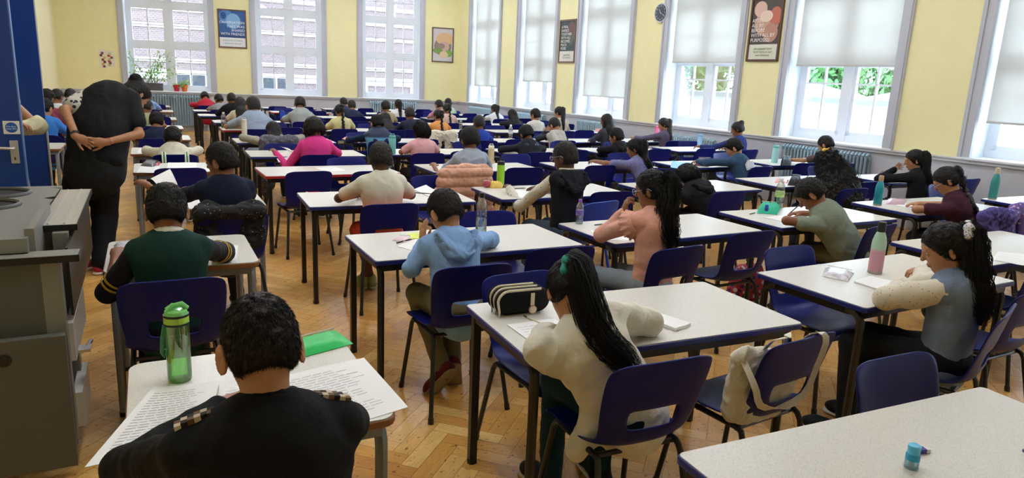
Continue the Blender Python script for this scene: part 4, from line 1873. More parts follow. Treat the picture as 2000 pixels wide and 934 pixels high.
def chair_proto(m_, tube=None):
    tube = tube or M_tube
    t = empty('school_chair', (0, 0, 0))
    chair_shell(t, m_)
    for sx in (-1, 1):
        for (yt, yb, sy) in ((.13, .215, 1), (-.13, -.235, -1)):
            M = MB()
            x0, x1 = sx * .165, sx * .205
            top = V3(x0, yt, .408)
            bot = V3(x1, yb, .0)
            mid = V3(x0 + sx * .004, yt + sy * .028, .375)
            M.tube([top - V3(0, sy * .03, 0), top, V3(x0, yt + sy * .016, .399), mid, bot], .0115, 8)
            lg = M.build('leg', tube, t, smooth=True)
            c = MB()
            c.tube([bot, bot + unit(mid - bot) * .03], .0145, 8)
            c.build('foot_cap', M_black, lg)
    M = MB()
    for sx in (-1, 1):
        M.tube([(sx * .165, .11, .408), (sx * .165, -.11, .408)], .0115, 8)
    for y in (.07, -.12):
        M.tube([(-.165, y, .402), (.165, y, .402)], .010, 8)
    M.build('seat_frame', tube, t, smooth=True)
    return t


_ch = {}


def chair(x, y, rz, label, group='blue plastic school chairs', kind='blue'):
    if kind not in _ch:
        _ch[kind] = o = chair_proto(M_chair if kind == 'blue' else M_chair2, None if kind == 'blue' else mat('blue painted steel tube', '#1c49b5', .35))
    else:
        o = copy_tree(_ch[kind])
    o.location = (x, y, 0)
    o.rotation_euler = (0, 0, rz)
    tag(o, label, 'chair', group)
    return o


# ------------------------------------------------------------------ bottles and small things on tables
def bottle(x, y, z, label, name='water_bottle', r=.033, h=.22, body='#8cc63f', cap='#222222', kind='solid', liquid=None, label_col=None, band=None, cat='bottle', rz=0):
    t = empty(name, (x, y, z), rz, label, cat)
    capm = mat('cap ' + cap, cap, .35)
    if kind == 'solid':            # steel flask, shoulder, cap
        bm_ = mat('flask ' + body, body, .35)
        if band:
            bm_ = ramp_mat('flask two tone ' + body, [(0, band), (.50, band), (.60, body), (1, body)], 'Z', .4, 0, h * .85)
        M = MB()
        M.lathe([(r * .9, 0), (r, .006), (r, h * .55), (r * .97, h * .62), (r * .8, h * .72), (r * .56, h * .80), (r * .5, h * .83)], 24)
        M.build('flask_body', bm_, t, smooth=True)
        M = MB()
        M.lathe([(r * .56, h * .81), (r * .58, h * .83), (r * .58, h * .96), (r * .5, h)], 24)
        M.build('cap', capm, t, smooth=True)
        M = MB()
        M.lathe([(r * .93, 0), (r * 1.01, .002), (r * 1.01, .012), (r * .98, .013)], 24)
        M.build('base_ring', mat('steel base ring', '#a7a49a', .35, .6), t, smooth=True)
    elif kind == 'straight':       # straight sided bottle with sports lid
        M = MB()
        M.lathe([(r * .92, 0), (r, .008), (r, h * .74), (r * .95, h * .78)], 24)
        M.build('flask_body', mat('bottle ' + body, body, .35), t, smooth=True)
        M = MB()
        M.lathe([(r * .96, h * .77), (r * .96, h * .88), (r * .8, h * .9)], 24)
        M.tube([(-r * .6, 0, h * .88), (-r * .55, 0, h * .98), (r * .55, 0, h * .98), (r * .6, 0, h * .88)], .005, 6)
        M.build('cap', capm, t, smooth=True)
    else:                          # clear plastic drinks bottle
        g = glassy('clear plastic ' + body, body, .05, .5)
        M = MB()
        pf = [(r * .7, 0), (r * .95, .004), (r, .02), (r, h * .22), (r * .93, h * .26), (r, h * .30), (r, h * .55), (r * .95, h * .6), (r, h * .64), (r * .9, h * .74), (r * .5, h * .87), (r * .4, h * .9), (r * .4, h * .93)]
        M.lathe(pf, 24)
        M.build('flask_body', g, t, smooth=True)
        if liquid:
            M = MB()
            lv = liquid[0] * h
            M.lathe([(r * .68, .003), (r * .93, .008), (r * .965, .02), (r * .965, min(lv, h * .6))], 24)
            M.build('drink', glassy('water ' + liquid[1], liquid[1], .0, .3), t, smooth=True)
        if label_col:
            M = MB()
            M.lathe([(r * 1.012, h * .36), (r * 1.012, h * .56)], 24)
            M.build('bottle_label', mat('label ' + label_col, label_col, .5, var=.35, vscale=60), t, smooth=True)
        M = MB()
        M.lathe([(r * .46, h * .89), (r * .47, h * .98), (r * .4, h)], 16)
        M.build('cap', capm, t, smooth=True)
    return t


def sheet(corners, label, z=TB, name='paper_sheet', cat='paper', group='papers on the tables', lines=0, curl=.0, th=.0015, col=M_paper, loc=None):
    """four corners in the room (x,y) in order; thin sheet with a slight lift"""
    c = [V3(p[0], p[1], 0) for p in corners]
    ctr = sum(c) / 4
    n = 8
    M = MB()
    tp, bt = [], []
    for i in range(n + 1):
        for j in range(n + 1):
            u, v = i / n, j / n
            p = (c[0] * (1 - u) + c[1] * u) * (1 - v) + (c[3] * (1 - u) + c[2] * u) * v
            zz = z + th + .001 + curl * (u * u) * (.6 + .4 * v) + .001 * sin(7 * u + 3 * v)
            tp.append((p[0] - ctr[0], p[1] - ctr[1], zz - z))
            bt.append((p[0] - ctr[0], p[1] - ctr[1], zz - z - th))
    N_ = (n + 1) ** 2
    fs = []
    for i in range(n):
        for j in range(n):
            a = i * (n + 1) + j
            fs.append((a, a + n + 1, a + n + 2, a + 1))
            fs.append((N_ + a, N_ + a + 1, N_ + a + n + 2, N_ + a + n + 1))
    rim = [i * (n + 1) for i in range(n + 1)] + [n * (n + 1) + j for j in range(1, n + 1)] + [i * (n + 1) + n for i in range(n - 1, -1, -1)] + [j for j in range(n - 1, 0, -1)]
    for a, b in zip(rim, rim[1:] + rim[:1]):
        fs.append((b, a, N_ + a, N_ + b))
    M.add(tp + bt, fs)
    o = M.build(name, col, None, (ctr[0], ctr[1], z))
    if name == 'paper_sheet' or cat:
        tag(o, label, cat, group)
    if lines:
        L_ = MB()
        rg_ = random.Random(len(label))
        for i in range(lines):
            v = .08 + .84 * i / lines
            u0, u1 = .1, .9 - (rg_.random() * .25)
            def at(u, v_):
                p = (c[0] * (1 - u) + c[1] * u) * (1 - v_) + (c[3] * (1 - u) + c[2] * u) * v_
                return (p[0] - ctr[0], p[1] - ctr[1], th + .0018 + curl * (u * u) * (.6 + .4 * v_) + .001 * sin(7 * u + 3 * v_))
            m_ = 6
            for q in range(m_):
                a, b = u0 + (u1 - u0) * q / m_, u0 + (u1 - u0) * (q + .82) / m_
                w_ = .006 if lines > 12 else .009
                L_.add([at(a, v), at(b, v), at(b, v + w_), at(a, v + w_)], [(0, 1, 2, 3)])
        L_.build('printed_lines', mat('printed grey text', '#a2a2a6', .7), o)
    return o


def snap(x, y, mx=.12, my=.15):
    """nudge a thing on to the nearest table top"""
    best, bd = None, 9
    for (tx, ty, w_, d_) in [(v[0], v[1], TW, TD_) for v in T.values()] + [(q[1], q[2], .66, .64) for q in S_]:
        cx, cy = min(max(x, tx + mx), tx + w_ - mx), min(max(y, ty - d_ + my), ty - my)
        d = math.hypot(cx - x, cy - y)
        if d < bd: best, bd = (cx, cy), d
    return best


def paper_at(px, py, w_, d_, rz, label, z=TB, **kw):
    p = at_z(px, py, z)
    if p[1] > 4: p = snap(p[0], p[1])
    return paper_xy(p[0], p[1], w_, d_, rz, label, z, **kw)


def paper_xy(x, y, w_, d_, rz, label, z=TB, **kw):
    a = radians(rz)
    q = [(-w_ / 2, -d_ / 2), (w_ / 2, -d_ / 2), (w_ / 2, d_ / 2), (-w_ / 2, d_ / 2)]
    cs = [(x + u * cos(a) - v * sin(a), y + u * sin(a) + v * cos(a)) for u, v in q]
    return sheet(cs, label, z, **kw)


def pen(px, py, ln, rz, label, col='#3a3f4a', z=TB, cat='pen', xyz=None, dirv=None, name='pen'):
    p = at_z(px, py, z) if xyz is None else np.asarray(xyz)
    if xyz is None and p[1] > 3.4:
        q = snap(p[0], p[1], .07, .03)
        p = V3(q[0], q[1], p[2])
    d = V3(cos(radians(rz)), sin(radians(rz)), 0) if dirv is None else unit(dirv)
    t = empty(name, tuple(p + (V3(0, 0, .0045) if xyz is None else 0)), 0, label, cat, 'pens and pencils')
    M = MB()
    M.tube([-d * ln / 2, d * ln * .30], .0042, 8)
    M.build('barrel', mat('pen barrel ' + col, col, .35), t, smooth=True)
    M = MB()
    M.tube([d * ln * .30, d * ln * .43, d * ln * .5], [.0042, .0030, .0006], 8)
    M.build('tip', mat('pen tip', '#2c2c2e', .3), t, smooth=True)
    return t
# ------------------------------------------------------------------ who sits where
COLS = {'A': .95, 'B': 2.42, 'C': 3.93, 'D': 5.42, 'E': 6.98}
ROWS = [1.22, 2.55, 3.93, 5.47, 7.06, 8.54, 10.0, 11.78, 13.4, 15.05, 16.65, 18.3]
FIX = {'A0': (1.16, 1.22), 'A1': (1.13, 2.54), 'B1': (2.77, 2.55), 'C1': (4.22, 2.82), 'A2': (.96, 3.93), 'B2': (2.38, 3.91), 'C2': (3.84, 3.98), 'D2': (5.42, 4.04), 'E2': (7.02, 3.86),
       'A3': (.98, 5.54), 'B3': (2.42, 5.44), 'C3': (3.92, 5.42), 'D3': (5.48, 5.5), 'E3': (7.12, 5.46), 'A4': (.90, 7.06), 'B4': (2.46, 7.04), 'C4': (3.97, 7.04), 'D4': (5.52, 6.95), 'E4': (6.98, 6.98),
       'A5': (.95, 8.54), 'D5': (5.38, 8.56), 'E5': (6.83, 8.64), 'A6': (.97, 9.99), 'A7': (.98, 11.88), 'A8': (.99, 13.4), 'A9': (.86, 15.1), 'A10': (.86, 16.6), 'A11': (.94, 18.2)}
ROT = {}
FIT = {'A0': (1.155, 1.25, -.045), 'A2': (0.972, 3.950, 0.0021), 'A1': (1.124, 2.545, -0.0463), 'B1': (2.749, 2.531, 0.0310), 'B3': (2.433, 5.472, -0.0115), 'A3': (0.982, 5.484, -0.0425), 'A4': (0.873, 7.021, 0.0253), 'A5': (0.958, 8.488, -0.0219), 'B2': (2.377, 3.915, 0.0322),}
for k_, v_ in FIT.items():
    FIX[k_] = v_[:2]
    ROT[k_] = v_[2]
rg = random.Random(11)
T = {}
for ci, c in enumerate('ABCDE'):
    for r_ in range(12):
        k = c + str(r_)
        if r_ == 0 and c != 'A': continue
        if r_ == 1 and c in 'DE': continue
        x, y = FIX.get(k, (COLS[c] + rg.uniform(-.04, .05), ROWS[r_] + rg.uniform(-.04, .04)))
        x = min(x, RC + RK * y - TW - .09)
        if y > BC + BK * (x + TW) - .45: continue
        T[k] = (x, y)
ORD = ['front', 'second', 'third', 'fourth', 'fifth', 'sixth', 'seventh', 'eighth', 'ninth', 'tenth', 'eleventh', 'farthest']
CN = {'A': 'leftmost column', 'B': 'second column', 'C': 'middle column', 'D': 'fourth column', 'E': 'window column'}
S_ = [('S1', -.10, 2.35), ('S2', -.22, 4.13), ('S3', .03, 5.62), ('S4', -.14, 7.42), ('S5', -.18, 8.85), ('S6', -.19, 10.4), ('S7', -.2, 12.1), ('S8', -.22, 14.0), ('S9', -.2, 16.2), ('S10', -.2, 18.0)]
SN = {'S1': 'nearest', 'S2': 'second nearest', 'S3': 'third', 'S4': 'fourth', 'S5': 'fifth', 'S6': 'sixth', 'S7': 'seventh', 'S8': 'eighth', 'S9': 'ninth', 'S10': 'farthest'}

P = {}


def kid(key, who, look, px, py, seat_, dv=.0, **kw):
    """px,py = middle of the head in the photograph, seat_ = table key"""
    if seat_ in T: tx, ty = T[seat_]; vn = ty - TD_
    elif seat_[0] == 'S':
        q = [s for s in S_ if s[0] == seat_][0]
        vn = q[2] - .64
    else: vn = float(seat_)
    y = vn + dv
    C = at_y(px, py, y)
    d = np.linalg.norm(C - CAM)
    zoff = kw.pop('zoff', 0)
    C = C + V3(0, 0, zoff)
    off = kw.pop('hipoff', None)
    kw.setdefault('px', F_PX / float((C - CAM) @ CM[:, 2]))
    if kw.get('hair', 'short') == 'short': kw.setdefault('hs', 1.06)
    kw.setdefault('s', .94)
    if off is not None:
        kw['hip'] = (C[0] + off[0], vn + off[1], .43 + .085 * kw.get('s', 1.0))
    if 'E' in kw or 'W' in kw:
        for nm in ('E', 'W'):
            if nm in kw:
                kw[nm] = {sd: (np.array([C[0], vn, TB]) + np.array(v) if len(v) == 3 else at_z(v[0], v[1], TB + .04)) for sd, v in kw[nm].items()}
    i = person(key, who + ' ' + look, C, **kw)
    if DEBUG: print('KID %-8s head (%.2f %.2f %.2f) hip (%.2f %.2f) pxm %.0f' % (key, *C, i['Hp'][0], i['Hp'][1], kw['px']))
    i['who'] = who
    i['seat'] = seat_
    i['vn'] = vn
    P[key] = i
    return i


import os
DEBUG = False
W0 = {-1: (-.10, .18, .035), 1: (.10, .20, .035)}
# ---- nearest kids
pk = 'pupils working at the tables'
kid('p1', 'boy in a black sweater', 'at the nearest small desk, back to the camera', 508, 672, 'S1', -.30, s=1.0, hs=.90, pitch=28, hyaw=3, skin='tan', hair='short', hairc='brown',
    top='#08090c', sleeve='long', E={-1: (-.27, -.06, .03), 1: (.25, -.04, .03)}, W={-1: (-.05, .16, .035), 1: (.06, .18, .035)}, nfold=.004, hip=None, bottom='#15151a', wide=1.12, hair_len=.006, ears=1.07)
kid('p2', 'boy in a green and navy sweatshirt', 'and white collar at a small desk', 326, 408, 'S2', -.16, pitch=24, hyaw=-4, skin='brown', hair='short', hairc='black',
    top='#10342d', sleeve='elbow', E={-1: (-.25, -.10, -.06), 1: (.24, .05, .045)}, W={-1: (-.22, .16, .035), 1: (.13, .30, .035)}, sleevem=ramp_mat('navy cloth', [(0, '#0c0e18'), (1, '#10131f')], 'Z'), nfold=.004, bottom='#14151c', wide=1.08)
kid('p3', 'boy in a plain navy t-shirt', 'holding up a sheet and looking left', 432, 312, 'S3', -.30, pitch=14, hyaw=42, skin='brown', hair='short', hairc='black', yaw=8,
    top='#141b33', sleeve='short', E={-1: (-.30, .06, .05), 1: (.20, .06, .05)}, W={-1: (-.42, .22, .13), 1: (-.14, .24, .09)}, bottom='#20222c', wide=1.1, nfold=.003)
kid('p4', 'boy in a cream t-shirt', 'bent over, striped rucksack on his chair', 338, 268, 'S5', -.15, pitch=30, hyaw=-14, skin='brown', top='#d9d4c0', sleeve='elbow', bottom='#54503f', wide=1.1)
kid('p5', 'boy in a navy top', 'at a small desk behind the cream t-shirt boy', 306, 236, 'S6', -.1, pitch=25, hyaw=-5, skin='tan', top='#1a2644', sleeve='long')
kid('p6', 'boy in an olive shirt', 'partly hidden behind the bending teacher', 286, 208, 'S7', -.1, pitch=25, hyaw=-25, skin='brown', hairc='brown', top='#a8ab84', sleeve='short')
kid('p7', 'boy in a light blue shirt', 'at the small desk near the tall radiator', 288, 187, 'S9', -.1, pitch=32, hyaw=-25, skin='brown', top='#7f9fc9', sleeve='short')
kid('p12', 'boy in a pale blue hooded top', 'with crossed red shoes under his chair, head bowed', 868, 412, 'A2', -.05, pitch=36, hyaw=16, skin='tan', hair='short', hairc='brown',
    top='#84a9d6', sleeve='long', E={-1: (-.20, -.12, -.02), 1: (.34, .10, .045)}, W={-1: (-.05, .12, .05), 1: (.22, .24, .035)}, hands={-1: dict(n=(1, .2, 0), curl=.15), 1: None}, hdir={-1: (.05, .25, 1)}, bottom='#6f6440', legs='tuck', shoe='#5e1220', solec='#8f7f68', nfold=.006)
kid('p13', 'girl in a cream jacket', 'and teal scrunchie bent over her work', 1112, 566, 'A1', .06, pitch=50, hyaw=-14, yaw=-4, skin='tan', hair='pony', hairc='black',
    top='#ddd8c8', sleeve='puff', hipoff=(.17, -.09), E={-1: (-.17, -.04, .05), 1: (.36, .06, .05)}, W={-1: (-.02, .16, .035), 1: (.22, .26, .035)},
    cloth_extra=lambda j: [rc(j['Hp'] - j['rt'] * .10 + j['fw'] * .0, j['Hp'] - j['rt'] * .19 - V3(0, 0, .13), .06, .035, .04)], tdrift=.06, tailw=1.2, bottom='#12313a', nfold=.007, shoe='#15161a', wide=1.05)
kid('p11', 'boy in a white and orange dyed t-shirt', 'with sandals, writing at a blue edged table', 743, 308, 'A3', -.08, pitch=20, hyaw=-8, skin='deep', hair='short', hairc='soft',
    topm=ramp_mat('dip dyed cotton', [(0, '#e8552f'), (.30, '#ee8a66'), (.52, '#e2c3ae'), (.66, '#dcd9c8'), (1, '#dddac9')], 'Z', .85, .56, 1.02),
    sleeve='short', sleeve_end=.72, E={-1: (-.27, .02, .05), 1: (.27, .04, .05)}, W={-1: (-.10, .20, .035), 1: (.10, .22, .035)}, bottom='#d9472a', shorts=True, legs='cross', shoe='#8d8a52', solec='#a59a7a', wide=1.1)
kid('p14', 'boy in a black hooded gilet', 'over a cream dotted shirt, wearing glasses', 1103, 305, 'B3', -.30, pitch=12, hyaw=24, yaw=6, skin='deep', hair='short', hairc='soft', top='#181b22', sleeve='long',
    sleevem=dots_mat('cream dotted cotton', '#cfcabb', '#23242c', 34, .16), E={-1: (-.23, -.04, -.06), 1: (.24, .04, .045)}, W={-1: (-.18, .24, .04), 1: (.10, .26, .035)}, bottom='#3e4a5c', extra=('glasses',), nfold=.006,
    cloth_extra=lambda j: [rc(j['N'] - j['ft'] * .04 + j['rt'] * a + j['ut'] * .0, j['N'] - j['ft'] * (.085 + .02 * cos(a * 9)) + j['rt'] * a * 1.1 - j['ut'] * (.10 - abs(a) * .5), .034, .028, .03) for a in (-.11, -.055, 0, .055, .11)])
kid('p15', 'girl in a pink frilled top', 'with long wavy ponytail, cheek on hand', 1272, 368, 'B2', -.15, pitch=16, hyaw=22, yaw=10, skin='brown', hair='pony', hairc='black', top='#e0a795', sleeve='long',
    E={-1: (-.17, .06, .045), 1: (.24, .06, .045)}, W={-1: (-.095, -.04, .195), 1: (.12, .22, .035)}, hdir={-1: (.12, -.08, 1)}, hands={-1: dict(n=(.9, -.3, 0), curl=1.3), 1: None}, bottom='#8b959b', extra=('glasses', 'wavy'), nfold=.004)
kid('p16', 'girl slumped in a black hooded top', 'with dark hair hanging forward', 1342, 343, 'C3', .06, pitch=58, hyaw=10, yaw=5, skin='brown', hair='bob', hairc='black', top='#16181d', sleeve='long', hipoff=(.12, -.16), nfold=.005, wide=1.12,
    cloth_extra=lambda j: [rc(j['N'] - j['ft'] * .05 + j['rt'] * a, j['N'] - j['ft'] * .09 + j['rt'] * a - j['ut'] * .09, .03, .026, .03) for a in (-.08, -.03, .03, .08)])
kid('p17', 'boy in a sage green t-shirt', 'lying low over his crossed arms', 1582, 378, 'C2', .02, pitch=50, hyaw=22, yaw=14, skin='brown', hair='short', hairc='black', top='#7f8a78', sleeve='short', hipoff=(.26, -.17), sleeve_end=.5,
    E={-1: (-.22, .0, .05), 1: (.40, .10, .05)}, W={-1: (.0, .06, .035), 1: (.20, .24, .035)}, bottom='#6d5f45', nfold=.005, wide=1.1)
kid('p18', 'girl in a denim blue vest', 'with floral sleeves and white scrunchie', 1845, 482, 'B1', -.12, pitch=26, hyaw=26, yaw=16, skin='tan', hair='pony', hairc='black', top='#74849c', sleeve='puff',
    sleevem=dots_mat('cream floral cotton', '#d8cfba', '#7a4450', 62, .15, dot2='#9a5a68'), E={-1: (1730, 583), 1: (.16, .05, .05)}, W={-1: (1772, 556), 1: (1806, 527)}, hdir={1: (-.9, .3, -.05)}, bottom='#17181a', shoe='#101114', nfold=.004, extra=('wavy',))
kid('p19', 'girl in a maroon t-shirt', 'with glasses and a long black plait, bowed over the table', 1848, 352, 'D2', -.06, pitch=38, hyaw=22, yaw=14, skin='tan', hair='braid', hairc='black', top='#43202f', sleeve='short', sleeve_end=.6, hipoff=(.22, -.17),
    E={-1: (-.22, .0, .05), 1: (.34, .08, .05)}, W={-1: (-.02, .10, .035), 1: (.18, .24, .035)}, bottom='#23252e', extra=('glasses',), nfold=.004, wide=1.08)
kid('p20', 'girl in a black jumper', 'with high ponytail, hand at her mouth', 1786, 312, 'E3', -.18, pitch=18, hyaw=28, yaw=12, skin='tan', hair='pony', hairc='black', top='#121318', sleeve='long', E={-1: (-.24, .02, .05), 1: (.2, .05, .05)},
    W={-1: (-.09, -.04, .155), 1: (.10, .2, .035)}, hdir={-1: (.8, .1, .35)}, hands={-1: dict(n=(0, -1, 0), curl=1.0), 1: None})
kid('p21', 'girl with very long curly black hair', 'tied with a yellow bow', 1612, 318, 'D3', -.20, pitch=22, hyaw=14, skin='brown', hair='curly', hairc='black', top='#1c2030', sleeve='long')
kid('p22', 'child leaning on one arm', 'mostly hidden behind the long curly hair', 1612, 282, 'E4', -.05, pitch=30, hyaw=15, skin='tan', hair='short', hairc='soft', top='#5a4a44', sleeve='short', E={-1: (-.24, .06, .05)}, W={-1: (-.28, .26, .035)})
kid('p23', 'boy in a denim jacket', 'with a white back print, head down', 1433, 288, 'D4', -.08, pitch=34, hyaw=28, yaw=12, skin='tan', hair='short', hairc='black', top='#2f4a66', sleeve='long', E={-1: (-.26, .06, .05)}, W={-1: (-.26, .22, .04)})
kid('p24', 'girl in a blue top', 'with a curly bun beside the yellow pillar', 1440, 252, 'E5', -.18, pitch=20, hyaw=24, yaw=14, skin='brown', hair='bun', hairc='brown', top='#2b3a78', sleeve='long', E={-1: (-.24, .02, .05)}, W={-1: (-.36, .16, .05)})
kid('p25', 'girl in a lavender spotted t-shirt', 'with long straight black hair', 1240, 290, 'C4', -.16, pitch=22, hyaw=28, yaw=14, skin='brown', hair='halfup', hairc='black', topm=dots_mat('lavender spotted cotton', '#6a6a95', '#c9c9de', 40, .13), sleeve='short', sleeve_end=.68, E={-1: (-.22, .05, .05)}, W={-1: (-.24, .24, .05)})
kid('p26', 'boy in a black hoodie', 'left of the girl in lavender', 1203, 266, 'D5', -.12, pitch=18, hyaw=24, yaw=8, skin='brown', hair='short', hairc='black', top='#15161b', sleeve='long')
kid('p27', 'girl in a purple and grey jumper', 'reading by the window wall', 1296, 243, 'E6', -.16, pitch=20, hyaw=34, yaw=18, skin='tan', hair='pony', hairc='soft', top='#5e5870', sleeve='long', E={-1: (-.25, .04, .05)}, W={-1: (-.28, .18, .06)})
kid('p28', 'girl in a dark grey top', 'with long loose black hair, near the fourth pillar', 1184, 236, 'D6', -.2, pitch=14, hyaw=24, yaw=14, skin='brown', hair='long', hairc='black', top='#3c3d48', sleeve='long')
kid('p29', 'child in a pale grey-blue t-shirt', 'with thick short black hair beside the peach coat', 917, 272, 'B4', -.20, pitch=16, hyaw=4, skin='brown', hair='short', hair_len=.02, hairc='black', top='#a4aebf', sleeve='short', sleeve_end=.68, E={-1: (-.24, -.02, -.04)}, W={-1: (-.20, .20, .035)}, wide=1.1)
kid('p30', 'boy in a patterned blue hood', 'and black sweatshirt, arms spread on the table', 1027, 262, 'C5', -.02, pitch=36, hyaw=8, skin='brown', hair='short', hair_len=.016, hairc='black', top='#22242c', sleeve='long', wide=1.12, E={-1: (-.30, .05, .05), 1: (.30, .05, .05)})
kid('p31', 'boy with a pale grey hood', 'over dark sleeves, resting his forehead on a hand', 1082, 244, 'D6', -.05, pitch=34, hyaw=18, skin='tan', hair='short', hairc='black', top='#b3b0a6', sleeve='long', sleevem=cloth('charcoal sleeves', '#2b2d35'), E={-1: (-.20, .06, .05)}, W={-1: (-.08, .06, .15)}, hdir={-1: (.1, -.2, 1)})
kid('p33', 'boy in a white t-shirt', 'looking left, in the middle of the far rows', 1045, 224, 'D7', -.2, pitch=12, hyaw=24, skin='tan', hair='short', hairc='black', top='#d6d3c8', sleeve='short')
kid('p32', 'girl in a beige top', 'with a high ponytail near the window wall', 1092, 220, 'E7', -.15, pitch=26, hyaw=24, skin='tan', hair='pony', hairc='black', top='#c5b7a4', sleeve='long')
kid('p34', 'girl in a dark floral top', 'leaning on the table in the far rows', 1000, 224, 'D8', -.05, pitch=32, hyaw=20, skin='brown', hair='long', hairc='black', top='#2b2a33', sleeve='long')
kid('p35', 'girl in a white t-shirt', 'with a ponytail by the far corner window', 966, 213, 'E9', -.15, pitch=18, hyaw=24, skin='brown', hair='pony', hairc='black', top='#e3e6ea', sleeve='short')
kid('p36', 'girl in a peach top', 'with a thin plait in the far rows', 873, 213, 'C8', -.08, pitch=28, hyaw=10, skin='brown', hair='braid', hairc='black', top='#dcbfae', sleeve='short')
kid('p37', 'child in a pink top', 'against the far wall, left of the room corner', 857, 205, 'D9', -.12, pitch=20, hyaw=16, skin='tan', hair='short', hairc='brown', top='#c9929a', sleeve='short')
kid('p37b', 'child in a pale green top', 'farthest back, just left of the room corner', 875, 201, 'D10', -.1, pitch=14, hyaw=5, skin='brown', hair='short', hairc='black', top='#c3dcc0', sleeve='short')
kid('p38', 'girl in an orange top', 'with a thin plait, behind the pink blouse', 856, 226, 'C7', -.12, pitch=22, hyaw=20, skin='tan', hair='braid', hairc='black', top='#e39a58', sleeve='short')
kid('p39', 'boy in a royal blue sweatshirt', 'behind the thick-haired child', 935, 240, 'C6', -.15, pitch=12, hyaw=4, skin='brown', hair='short', hairc='soft', top='#2b4bb0', sleeve='long')
kid('p40', 'girl in a pale pink spotted blouse', 'with chin-length dark hair', 822, 254, 'B5', -.18, pitch=16, hyaw=30, skin='brown', hair='bob', hairc='black', topm=dots_mat('pink spotted cotton', '#e0a8ab', '#b6767c', 24, .10), sleeve='short', sleeve_end=.68)
kid('p41', 'boy in a blue padded jacket', 'with a lime collar', 736, 240, 'B6', -.12, pitch=24, hyaw=6, skin='tan', hair='short', hairc='black', topm=ramp_mat('colour block jacket', [(0, '#5fa6c9'), (.62, '#5fa6c9'), (.66, '#1c2c4e'), (1, '#1c2c4e')], 'Z', .6, .45, 1.0), sleeve='long', sleevem=cloth('navy padded sleeves', '#1b2a4a'), wide=1.25, E={-1: (-.34, .02, .03), 1: (.34, .04, .05)})
kid('p42', 'girl with black hair falling over dark sleeves', 'just behind the padded jacket', 752, 232, 'B7', -.02, pitch=46, hyaw=-10, skin='tan', hair='long', hairc='black', top='#2b2430', sleeve='long')
kid('p43', 'child in a bright pink fleece', 'with bushy dark hair, holding papers', 613, 252, 'A5', -.16, pitch=26, hyaw=18, skin='brown', hair='curlyshort', hair_len=.035, hairc='brown', top='#e0408f', sleeve='long', E={-1: (-.28, -.12, -.10)}, W={-1: (-.36, .10, .03)}, wide=1.15, nfold=.003)
kid('p44', 'girl in a grey checked shirt', 'with long wavy hair, arms spread over her table', 534, 254, 'A6', -.04, pitch=40, hyaw=2, skin='tan', hair='long', hairc='soft', top='#a09d90', sleeve='long', E={-1: (-.36, .05, .06), 1: (.36, .05, .06)}, W={-1: (-.16, .2, .035), 1: (.16, .2, .035)}, wide=1.15)
kid('p45', 'boy in a plain blue-grey t-shirt', 'broad, leaning on his left elbow at the red-edged table', 494, 206, 'A7', -.12, pitch=18, hyaw=12, skin='tan', hair='short', hairc='soft', top='#98a7bd', sleeve='short', sleeve_end=.7, s=1.18, wide=1.2, E={-1: (-.36, .05, .05)}, W={-1: (-.12, .14, .035)})
kid('p46', 'girl with very long straight dark hair', 'in a cream patterned top', 469, 202, 'A8', -.12, pitch=16, hyaw=8, skin='tan', hair='long', hairc='soft', top='#cfc4ad', sleeve='short')
kid('p47', 'child in a black top', 'leaning in front of the far radiator row', 452, 193, 'A9', -.05, pitch=20, hyaw=4, skin='brown', hair='short', hairc='black', top='#141519', sleeve='long', wide=1.15)
kid('p48', 'boy in a grey t-shirt', 'face turned left, next to the red top', 427, 194, 'A10', -.1, pitch=26, hyaw=30, skin='brown', hair='short', hairc='black', top='#9a9a9e', sleeve='short')
kid('p49', 'child in a red top', 'head down on the farthest left table', 400, 190, 'A11', .05, pitch=55, hyaw=5, skin='brown', hair='short', hairc='black', top='#b5283a', sleeve='long', wide=1.1, s=1.1)
kid('p50', 'boy in a light grey t-shirt', 'bowed over, below the second back window', 586, 203, 'A8', -.02, pitch=34, hyaw=-10, skin='brown', hair='short', hairc='black', top='#9ea6a4', sleeve='short', sleeve_end=.7, wide=1.15, s=1.1)
kid('p51', 'girl in a pale yellow t-shirt', 'with a long plait down her back', 664, 217, 'B7', -.06, pitch=34, hyaw=14, skin='brown', hair='braid', hairc='black', top='#d5cd97', sleeve='short', sleeve_end=.68)
kid('p52', 'child in a navy jumper', 'under the pillar between the back windows, right one', 687, 206, 'B9', -.1, pitch=22, hyaw=-4, skin='tan', hair='short', hairc='soft', top='#28304a', sleeve='long')
kid('p53', 'child in a dark blue jumper', 'under the pillar between the back windows, left one', 671, 200, 'B10', -.1, pitch=20, hyaw=10, skin='brown', hair='short', hairc='soft', top='#38406a', sleeve='long')
kid('p54', 'boy in a khaki t-shirt', 'below the third back window', 753, 208, 'C8', -.12, pitch=16, hyaw=4, skin='brown', hair='short', hairc='black', top='#a99b78', sleeve='short')
kid('p55', 'girl in a white top', 'with a long dark ponytail below the third back window', 778, 204, 'C9', -.15, pitch=12, hyaw=2, skin='brown', hair='pony', hairc='black', top='#e4e4e8', sleeve='short')
kid('p56', 'boy in a dark hooded jacket', 'between the khaki and orange tops', 800, 222, 'C7', -.08, pitch=18, hyaw=8, skin='brown', hair='short', hairc='soft', top='#2a2f42', sleeve='long')
